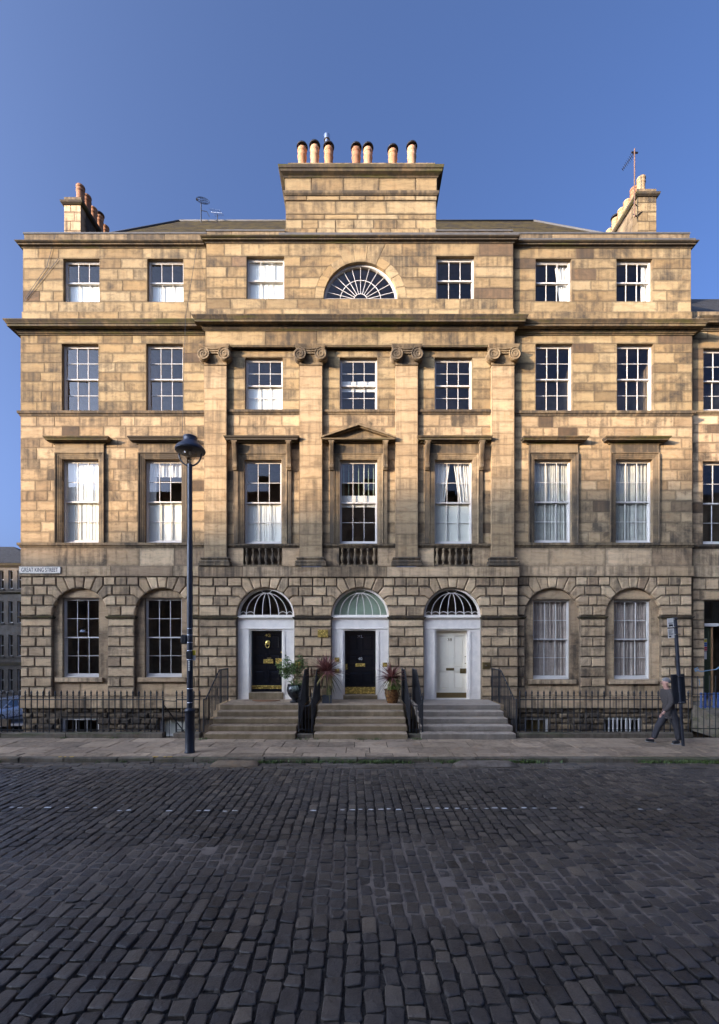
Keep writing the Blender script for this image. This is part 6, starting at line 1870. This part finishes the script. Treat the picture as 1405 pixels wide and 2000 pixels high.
cordyline((qx - 0.01, yq, zu + 0.36), (qx - 0.02, yq, zu + 0.80), U, 110, 0.58, 12)
m = MB(); t = []
for k in range(130): sword(m, t, (qx + random.gauss(0.06, 0.07), yq + random.gauss(0, 0.06), zu + 0.38), random.uniform(0, 2*PI), random.uniform(0.8, 1.5), random.uniform(0.28, 0.58), 0.011, random.uniform(0.3, 1.1), random.random())
tone_build(m, t, 'grass_leaves', MT['lime'], U)
leafcloud('foliage', U, MT['lime'], (qx + 0.15, yq, zu + 0.66), (0.12, 0.12, 0.16), 260, 0.05)
# pendant lamp in the left ground floor room
PD = thing('pendant_lamp', (X(163, 15.6), 15.6, Z(1228, 15.6)), 'grey dome pendant lamp hanging inside the left ground floor window', 'lamp')
m = MB(); xx, zz = X(163, 15.6), Z(1235, 15.6); m.lathe([(0.20, 0.0), (0.19, 0.06), (0.13, 0.13), (0.04, 0.17), (0.0, 0.18)], (xx, 15.6, zz), 18, caps=False); m.build('lamp_shade', MT['steel'], PD, smooth=True)
m = MB(); m.tube([(xx, 15.6, zz + 0.17), (xx, 15.6, zz + 1.0)], 0.008, 5); m.build('flex', MT['iron'], PD)
# coir mat
mx_ = X(520, 14.3)
m = MB(); n = 16; pts = [(mx_ - 0.45, 0.62)] + [(mx_ - 0.45*math.cos(PI*k/n), 0.62 - 0.42*math.sin(PI*k/n)) for k in range(1, n)] + [(mx_ + 0.45, 0.62)]
vs = [(x, 13.98 + y*0.75 - 0.1, ZL + 0.003) for x, y in pts] + [(x, 13.98 + y*0.75 - 0.1, ZL + 0.022) for x, y in pts]; k = len(pts)
m.add(vs, [tuple(range(k, 2*k))] + [(i, (i+1) % k, k + (i+1) % k, k + i) for i in range(k)])
tag(m.build('doormat', plain_mat('coir', (0.22, 0.10, 0.04), 0.95, var=0.3, scale=60, bump=0.5)), 'half round brown doormat before black door 42', 'doormat')

# ---------------------------------------------------------------- right hand neighbour
YN = 15.05
HN = thing('terrace_house', (15.0, YN, 0.0), 'lower adjoining house at the right edge with a green door standing ajar', 'house')
nx0, nx1 = X(1352, YN) + 0.02, 19.0
zn = lambda p: Z(p, YN)
def rep(a, b): return [(X(a + 165*k, YN), X(b + 165*k, YN)) for k in range(4) if X(b + 165*k, YN) < nx1 - 0.3]
ops2 = [(a, b, zn(801), zn(680)) for a, b in rep(1375, 1447)]; ops1 = [(a, b, zn(1062), zn(901)) for a, b in rep(1374, 1447)]
wall(HN, nx0, nx1, zn(803), zn(641), YN, ops2, MT['ashlar'], MT['mortar'], dark=0.18, lens=(0.35, 0.8))
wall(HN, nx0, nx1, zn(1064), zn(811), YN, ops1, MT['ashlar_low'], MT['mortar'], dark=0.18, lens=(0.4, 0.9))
for o in ops2 + ops1: window(HN, *o, YN)
cornice(HN, STRING(zn(811), zn(803)), [(nx0, YN), (nx1, YN)], MT['moulding'], 'string_course'); cornice(HN, STRING(zn(1072), zn(1064)), [(nx0, YN), (nx1, YN)], MT['moulding'], 'string_course')
courses(HN, nx0, nx1, zn(1105), zn(1072), YN, MT['ashlar_low'], name='ashlar_stone'); courses(HN, nx0, nx1, zn(1128), zn(1105), YN - 0.05, MT['band'])
cornice(HN, shift(MAIN, 0.30), [(nx0, YN), (nx1, YN)])
courses(HN, nx0, nx1, 13.6, 13.95, YN + 0.05, MT['moulding'], name='parapet_stone', depth=0.3)
dx0, dx1 = X(1376.5, YN), X(1376.5 + 110, YN)
ops = [(dx0, dx1, 0.2, zn(1173))] + [(a, b, zn(1323), zn(1173)) for a, b in rep(1374, 1447)[1:]]
wall(HN, nx0, nx1, 0.2, zn(1128), YN - 0.02, ops, MT['rustic'], MT['mortar'], name='rusticated_block', lens=(0.4, 0.7), ch=0.026, depth=0.3, recess=0.036, hc=0.33)
for o in ops[1:]: window(HN, *o, YN)
m = MB(); m.box(nx0, nx1, YN, YN + 0.3, z_area, 0.2); m.build('wall_core', MT['dark_block'], HN)
m = MB(); m.add([(nx0, 15.5, 13.8), (nx1, 15.5, 13.8), (nx1, 19.5, Z(584, 19.5)), (nx0, 19.5, Z(584, 19.5))], [(0, 1, 2, 3)]); m.add([(nx0, 19.5, Z(584, 19.5)), (nx1, 19.5, Z(584, 19.5)), (nx1, 24, 13.8), (nx0, 24, 13.8)], [(0, 1, 2, 3)]); m.build('roof', MT['slate_blue'], HN)
yg = YN + 0.16
S = box('door_surround', dx0, dx1, yg, yg + 0.1, zn(1223), zn(1217), MT['white'], HN)
box('pane', dx0, dx1, yg + 0.05, yg + 0.055, zn(1217), zn(1173), MT['glass'], S); room(S, dx0, dx1, 0.85, zn(1173), yg + 0.2, MT['room'], 2.0)
MT['green_paint'] = plain_mat('dark_green_paint', (0.030, 0.042, 0.018), 0.5, var=0.25, scale=4)
gz0 = ZL + 0.08
m = MB(); m.box(dx0 + 0.01, dx0 + 0.42, yg + 0.1, yg + 0.14, gz0, zn(1224)); 
for p, q in ((0.08, 0.42), (0.5, 0.72), (0.78, 0.94)):
    z0, z1 = gz0 + (zn(1224) - gz0)*p, gz0 + (zn(1224) - gz0)*q
    m.tube([(dx0 + 0.08, yg + 0.098, z0), (dx0 + 0.34, yg + 0.098, z0), (dx0 + 0.34, yg + 0.098, z1), (dx0 + 0.08, yg + 0.098, z1)], 0.014, 5, closed=True)
DN = m.build('door', MT['green_paint'], HN)
box('door_edge', dx0 + 0.42, dx0 + 0.465, yg + 0.06, yg + 0.14, ZL - 0.1, zn(1224), plain_mat('bare_wood', (0.33, 0.18, 0.08), 0.7, var=0.3), HN)
# site notice on the door
SN = thing('site_notice', (dx0 + 0.1, yg + 0.05, zn(1260)), 'tall safety notice with yellow, blue and red panels on the green door', 'sign')
a, b = X(1376.5, yg) + 0.0, X(1384.5, yg)
box('board', a, b, yg + 0.06, yg + 0.07, zn(1272), zn(1247), MT['white'], SN)
for p, q, cc in ((1248.5, 1254, (0.62, 0.45, 0.02)), (1255, 1258.5, (0.05, 0.12, 0.35)), (1259, 1262.5, (0.05, 0.12, 0.35)), (1263.5, 1267, (0.45, 0.03, 0.05)), (1267.6, 1271, (0.45, 0.03, 0.05))):
    box('panel', a + 0.008, b - 0.008, yg + 0.056, yg + 0.0595, zn(q), zn(p), plain_mat('notice_print', cc, 0.5, var=0.05), SN)
SN2 = box('paper_notice', a + 0.02, b - 0.01, yg + 0.06, yg + 0.068, zn(1288), zn(1273), MT['white']); tag(SN2, 'blank white paper sheet under the coloured safety notice', 'notice')
# stone entrance bridge, railings, barrier and rope
m = MB(); m.add([(dx0 - 0.6, 12.6, 0.08), (dx0 - 0.6, YN, ZL - 0.1), (dx0 - 0.6, YN, -0.2), (dx0 - 0.6, 12.6, -0.3)] + [(dx1 + 1.0, 12.6, 0.08), (dx1 + 1.0, YN, ZL - 0.1), (dx1 + 1.0, YN, -0.2), (dx1 + 1.0, 12.6, -0.3)], [(0, 1, 2, 3), (4, 7, 6, 5), (0, 4, 5, 1), (0, 3, 7, 4), (1, 5, 6, 2), (2, 6, 7, 3)])
tag(m.build('entrance_bridge', MT['kerb']), 'mossy stone bridge sloping up to the green door', 'steps')
def railing_tall(x0, x1, y, label):
    T = thing('area_railing', ((x0+x1)/2, y, ZP), label, 'railing')
    for z in (0.34, 1.28):
        m = MB(); m.tube([(x0, y, z), (x1, y, z)], 0.013, 4); m.build('rail', MT['iron'], T)
    n = round((x1 - x0)/0.165)
    for k in range(n + 1): bar_obj(T, x0 + (x1 - x0)*k/n, y, 0.06, 1.78, 0.011)
railing_tall(X(1352, 12.22), X(1352, 12.22) + 2.6, 12.22, 'tall plain black railings at the right edge before the green door')
BR = thing('barrier', (X(1392, 13.6), 13.6, 0.5), 'blue and yellow folding barrier behind the tall railings', 'barrier')
bl = plain_mat('blue_paint', (0.02, 0.05, 0.16), 0.5, var=0.15); yw = plain_mat('yellow_paint', (0.55, 0.38, 0.05), 0.45, var=0.15)
for k in range(9):
    xx = X(1370, 13.6) + k*0.13; m = MB(); m.tube([(xx, 13.6, Z(1382, 13.6) - 0.02), (xx, 13.6, Z(1353, 13.6))], 0.028, 6); m.build('slat', bl if k % 3 else plain_mat('pale_blue', (0.06, 0.10, 0.22), 0.5, var=0.1), BR)
    if k > 1: m = MB(); m.tube([(xx + 0.05, 13.62, Z(1384, 13.6)), (xx + 0.05, 13.62, Z(1369, 13.6))], 0.014, 5); m.build('slat', yw, BR)
m = MB(); m.tube([(X(1368, 13.6), 13.63, Z(1356, 13.6)), (X(1368, 13.6) + 1.3, 13.63, Z(1356, 13.6))], 0.02, 5); m.tube([(X(1368, 13.6), 13.63, Z(1380, 13.6)), (X(1368, 13.6) + 1.3, 13.63, Z(1380, 13.6))], 0.02, 5); m.build('barrier_rail', bl, BR)
m = MB(); pts = [(1357, 1307), (1363, 1304), (1365, 1308), (1359, 1312), (1358, 1308.5), (1370, 1312), (1385, 1309.5), (1400, 1307.5), (1404, 1303), (1408, 1312)]
m.tube([(X(p, 12.15), 12.15, Z(q, 12.15)) for p, q in pts], 0.012, 6); m.tube([(X(1366, 12.15), 12.15, Z(1327, 12.15)), (X(1367.5, 12.15), 12.15, Z(1334, 12.15)), (X(1366.5, 12.15), 12.15, Z(1339, 12.15))], 0.010, 5)
tag(m.build('rope', plain_mat('blue_rope', (0.16, 0.27, 0.36), 0.7, var=0.2)), 'pale blue rope looped over the tall railings at the right edge', 'rope')

# ---------------------------------------------------------------- parked cars down the side street
def car(loc, rz, paint, label, name='parked_car'):
    T = thing(name, loc, label, 'car', 'cars parked in the side street', local=True, rz=rz)
    st = [(2.30, .30, .60, .66), (2.22, .22, .68, .80), (1.95, .20, .78, .86), (1.35, .20, .88, .88), (0.95, .20, .95, .885), (-1.2, .20, .98, .885), (-2.0, .22, .98, .87), (-2.28, .28, .92, .80)]
    vs = []; fs = []; k = 10
    for x, zb, zt, w in st:
        half = [(w*0.86, zb), (w, zb + 0.14), (w*1.0, zt - 0.20), (w*0.96, zt - 0.05), (w*0.80, zt)]
        vs += [(x, -y, z) for y, z in half] + [(x, y, z) for y, z in half[::-1]]
    for i in range(len(st) - 1):
        for j in range(k - 1): fs.append((i*k+j, i*k+j+1, (i+1)*k+j+1, (i+1)*k+j))
        fs.append((i*k + k-1, i*k, (i+1)*k, (i+1)*k + k-1))
    fs += [tuple(range(k)), tuple((len(st)-1)*k + j for j in range(k-1, -1, -1))]
    m = MB(); m.add(vs, fs); B = m.build('body', paint, T, angle=38)
    base = [(1.02, .74), (-2.16, .72)]; top = [(0.22, .60), (-1.80, .58)]; zb, zt = 0.955, 1.43
    g = [(base[0][0], -base[0][1], zb), (base[0][0], base[0][1], zb), (base[1][0], base[1][1], zb), (base[1][0], -base[1][1], zb), (top[0][0], -top[0][1], zt - 0.03), (top[0][0], top[0][1], zt - 0.03), (top[1][0], top[1][1], zt - 0.03), (top[1][0], -top[1][1], zt - 0.03)]
    dark = plain_mat('car_glass', (0.012, 0.014, 0.017), 0.06, var=0, spec=0.8)
    for nm, q in (('windscreen', (0, 1, 5, 4)), ('side_window', (1, 2, 6, 5)), ('rear_window', (2, 3, 7, 6)), ('side_window', (3, 0, 4, 7))):
        m = MB(); m.add([g[i] for i in q], [(0, 1, 2, 3)]); m.build(nm, dark, T)
    m = MB()
    for i in range(4): m.tube([g[i], g[i+4]], 0.035, 6)
    for s in (-1, 1): m.tube([(-0.25, s*0.735, zb), (-0.30, s*0.60, zt - 0.03)], 0.03, 6)
    m.build('pillar', paint, T)
    m = MB(); rbox(m, top[1][0] - 0.05, top[0][0] + 0.05, -0.62, 0.62, zt - 0.045, zt + 0.01, 0.025); m.build('roof', paint, T)
    ty = plain_mat('tyre_rubber', (0.012, 0.012, 0.012), 0.9, var=0.2)
    for x in (1.40, -1.35):
        for s in (-1, 1):
            m = MB(); m.lathe([(0.19, -0.10), (0.30, -0.10), (0.315, -0.07), (0.315, 0.07), (0.30, 0.10), (0.19, 0.10)], (x, s*0.80, 0.315), 20, 'y'); W = m.build('wheel', ty, T, angle=40)
            m = MB(); m.lathe([(0.0, 0.0), (0.17, 0.0), (0.20, 0.0), (0.20, 0.03)], (x, s*0.905 - 0.0, 0.315), 16, 'y'); m.build('rim', MT['steel'], W)
    for s in (-1, 1):
        m = MB(); rbox(m, 2.10, 2.27, s*0.66 - 0.13, s*0.66 + 0.13, 0.60, 0.73, 0.02); m.build('headlight', plain_mat('headlight_glass', (0.6, 0.6, 0.6), 0.1, var=0), T)
        m = MB(); rbox(m, 2.02, 2.20, s*0.79 - 0.06, s*0.79 + 0.05, 0.60, 0.72, 0.02); m.build('indicator', plain_mat('amber_lens', (0.7, 0.20, 0.02), 0.2, var=0), T)
        m = MB(); rbox(m, 0.75, 0.92, s*0.98 - 0.09, s*0.98 + 0.09, 0.96, 1.08, 0.02); m.build('mirror', paint, T)
    m = MB(); rbox(m, 2.20, 2.315, -0.34, 0.34, 0.54, 0.70, 0.02)
    for q in range(4): m.box(2.31, 2.322, -0.3, 0.3, 0.56 + q*0.035, 0.572 + q*0.035)
    m.build('grille', MT['iron'], T)
    m = MB(); rbox(m, 2.20, 2.36, -0.80, 0.80, 0.30, 0.50, 0.04); m.build('bumper', plain_mat('bumper_grey', (0.10, 0.10, 0.11), 0.6, var=0.1), T)
    m = MB(); m.box(2.355, 2.368, -0.26, 0.26, 0.36, 0.47); m.build('number_plate', MT['white'], T)
    return T
silver = plain_mat('silver_car_paint', (0.46, 0.48, 0.53), 0.28, metal=0.5, var=0.05, coat=0.5)
navy = plain_mat('dark_car_paint', (0.02, 0.022, 0.028), 0.25, metal=0.3, var=0.05, coat=0.5)
cy = 29.0; zc_ = ss_z(28.5)
car((-23.1, cy, zc_ + 0.02), R(-90), silver, 'silver estate car parked in the side street at the left edge')
car((-24.2, 35.5, ss_z(35.5) + 0.02), R(-90), navy, 'dark car parked behind the silver estate car at the left edge')

# ---------------------------------------------------------------- terrace beyond the side street
YF = 50.0
HF = thing('far_house', (-46.0, YF, ss_z(YF)), 'grey stone house far behind the left corner with white sash windows', 'house')
zf = lambda p: Z(p, YF)
MT['far_stone'] = stone_mat('far_grey_stone', [(0.13, 0.12, 0.105), (0.17, 0.155, 0.135)], soot_lo=0.5, soot_hi=0.8, soot_max=0.7, edge=0.0)
fx0, fx1 = X(-200, YF), X(75, YF)
xs_f = [3 + 17.5*k for k in range(-8, 4)]
rows_f = [(1150, 1114), (1216.5, 1174), (1281.5, 1240), (1350, 1307)]
opsf = [(X(p - 4.2, YF), X(p + 4.2, YF), zf(a), zf(b)) for a, b in rows_f for p in xs_f[3:]]
m = MB(); zk = sorted({-6.0, zf(1108)} | {v for o in opsf for v in (o[2], o[3])})
for a, b in zip(zk, zk[1:]):
    mid = (a+b)/2
    for s, e in free_spans(fx0, fx1, [(o[0], o[1]) for o in opsf if o[2] < mid < o[3]]): m.box(s, e, YF, YF + 0.4, a, b)
m.box(fx1 - 0.4, fx1, YF + 0.401, YF + 10, -6.0, zf(1108)); m.box(fx0, fx1 - 0.41, YF + 9.6, YF + 10, -6.0, zf(1108)); m.build('wall', MT['far_stone'], HF)
for o in opsf:
    m = MB(); f = 0.07; y = YF + 0.16; a, b, c, d = o
    m.box(a, a + f, y, y + 0.08, c, d); m.box(b - f, b, y, y + 0.08, c, d); m.box(a + f, b - f, y, y + 0.08, d - f, d); m.box(a + f, b - f, y, y + 0.08, c, c + f*1.4); m.box(a + f, b - f, y, y + 0.08, (c+d)/2 - 0.04, (c+d)/2 + 0.04)
    W = m.build('window', MT['white'], HF); m = MB(); m.box(a - 0.08, b + 0.08, YF - 0.12, YF - 0.001, c - 0.16, c - 0.002); m.build('sill', MT['far_stone'], W)
    m = MB(); m.add([(a + f, y + 0.05, c + f), (b - f, y + 0.05, c + f), (b - f, y + 0.05, d - f), (a + f, y + 0.05, d - f)], [(0, 1, 2, 3)]); m.build('pane', MT['glass'], W); room(W, a, b, c, d, y + 0.1, MT['room'], 1.0)
cornice(HF, [(-0.05, zf(1108)), (0.1, zf(1108)), (0.3, zf(1104)), (0.35, zf(1101)), (-0.05, zf(1100))], [(fx0, YF), (fx1, YF)])
cornice(HF, [(-0.05, zf(1160)), (0.1, zf(1160)), (0.25, zf(1157)), (-0.05, zf(1155))], [(fx0, YF), (fx1, YF)], name='string_course')
cornice(HF, [(-0.05, zf(1300)), (0.06, zf(1300)), (0.06, zf(1294)), (-0.05, zf(1293.5))], [(fx0, YF), (fx1, YF)], name='string_course')
m = MB(); m.add([(fx0, YF - 0.2, zf(1100)), (fx1, YF - 0.2, zf(1100)), (X(-40, YF), YF + 5, Z(1068, YF + 5)), (fx0, YF + 5, Z(1068, YF + 5)), (fx1, YF + 10, zf(1100)), (fx0, YF + 10, zf(1100))], [(0, 1, 2, 3), (1, 4, 2), (4, 5, 3, 2)]); m.build('roof', MT['slate_blue'], HF)

m = MB(); nx_, ny_ = 60, 8; vs = []
for j in range(ny_ + 1):
    for i in range(nx_ + 1):
        x = -420 + 840*i/nx_; y = 130 + 26*j; t = j/ny_
        vs.append((x, y, -6.6 + 36*math.sin(PI*min(1, t*1.1)*0.5)*(0.8 + 0.35*mnoise.noise(Vector((x*0.012, 2.0, y*0.006))) + 0.06*mnoise.noise(Vector((x*0.09, y*0.05, 5.0))))))
m.add(vs, [(j*(nx_+1)+i, j*(nx_+1)+i+1, (j+1)*(nx_+1)+i+1, (j+1)*(nx_+1)+i) for j in range(ny_) for i in range(nx_)])
tag(m.build('hills', plain_mat('wooded_hill', (0.045, 0.055, 0.035), 0.95, var=0.4, scale=0.08, bump=0.5, bscale=0.3), smooth=True), kind='structure')
HW = thing('terrace_house', (-60.0, 14.8, 0.0), 'next sandstone block of the terrace beyond the side street, out of frame to the left', 'house')  # unseen block, put in so that it shades the far house
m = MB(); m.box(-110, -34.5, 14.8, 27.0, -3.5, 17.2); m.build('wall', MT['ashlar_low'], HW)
m = MB(); m.add([(-110, 14.8, 17.2), (-34.5, 14.8, 17.2), (-38, 20.9, 20.5), (-110, 20.9, 20.5), (-34.5, 27, 17.2), (-110, 27, 17.2)], [(0, 1, 2, 3), (1, 4, 2), (3, 2, 4, 5)]); m.build('roof', MT['slate'], HW)
for k in range(24):
    for z0, z1 in ((1.4, 3.8), (5.4, 8.4), (10, 12.2), (13.8, 15.2)):
        box('window', -108 + k*3.05, -106.8 + k*3.05, 14.72, 14.79, z0, z1, MT['room'], HW)
cornice(HW, [(-0.02, 12.9), (0.1, 12.9), (0.33, 13.1), (0.33, 13.25), (-0.02, 13.3)], [(-110, 14.8), (-34.5, 14.8), (-34.5, 27)])

# ---------------------------------------------------------------- the terrace across the street, behind the camera
HO = thing('terrace_house', (-20.0, -15.0, 0.0), 'sandstone terrace across the street, seen only as reflections in the panes', 'house')
YO = -15.0
segs = [(-120, -85, 16.6), (-85, -56, 16.6), (-56, -51.5, 17.2), (-51.5, -47, 17.8), (-47, -42, 18.4), (-42, -24, 18.8), (-24, -8, 18.6), (-8, 10, 18.6), (10, 28, 18.2), (28, 46, 18.2), (46, 70, 17.5)]
oz = [(1.2, 3.6), (5.4, 8.4), (10.0, 12.2), (13.6, 15.0)]
for a, b, h in segs:
    ow = []
    nb = max(1, int((b - a)/2.9))
    for i in range(nb):
        cx_ = a + (b - a)*(i + 0.5)/nb
        for z0, z1 in oz:
            if z1 < h - 0.6: ow.append((cx_ - 0.6, cx_ + 0.6, z0, z1))
    m = MB(); zk = sorted({-0.1, h} | {v for o in ow for v in (o[2], o[3])})
    for p, q in zip(zk, zk[1:]):
        for s, e in free_spans(a, b, [(o[0], o[1]) for o in ow if o[2] < (p+q)/2 < o[3]]): m.box(s, e, YO - 0.4, YO, p, q)
    m.build('wall', MT['ashlar_low'], HO)
    for o in ow:
        m = MB(); m.add([(o[0], YO - 0.2, o[2]), (o[1], YO - 0.2, o[2]), (o[1], YO - 0.2, o[3]), (o[0], YO - 0.2, o[3])], [(0, 1, 2, 3)]); m.build('window', MT['room'], HO)
    m = MB(); m.box(a, b, YO, YO + 0.35, h - 0.45, h - 0.1); m.box(a, b, YO - 12, YO - 11.6, -0.1, h); m.build('cornice', MT['cornice'], HO)
    m = MB(); m.add([(a, YO - 0.3, h), (b, YO - 0.3, h), (b, YO - 6, h + 0.9), (a, YO - 6, h + 0.9), (b, YO - 11.7, h), (a, YO - 11.7, h)], [(0, 1, 2, 3), (3, 2, 4, 5)]); m.build('roof', MT['slate'], HO)
m = MB(); m.box(-70, 70, -14.9, -10.2, -0.08, 0.09); tag(m.build('opposite_pavement', MT['paving_far']), kind='structure')
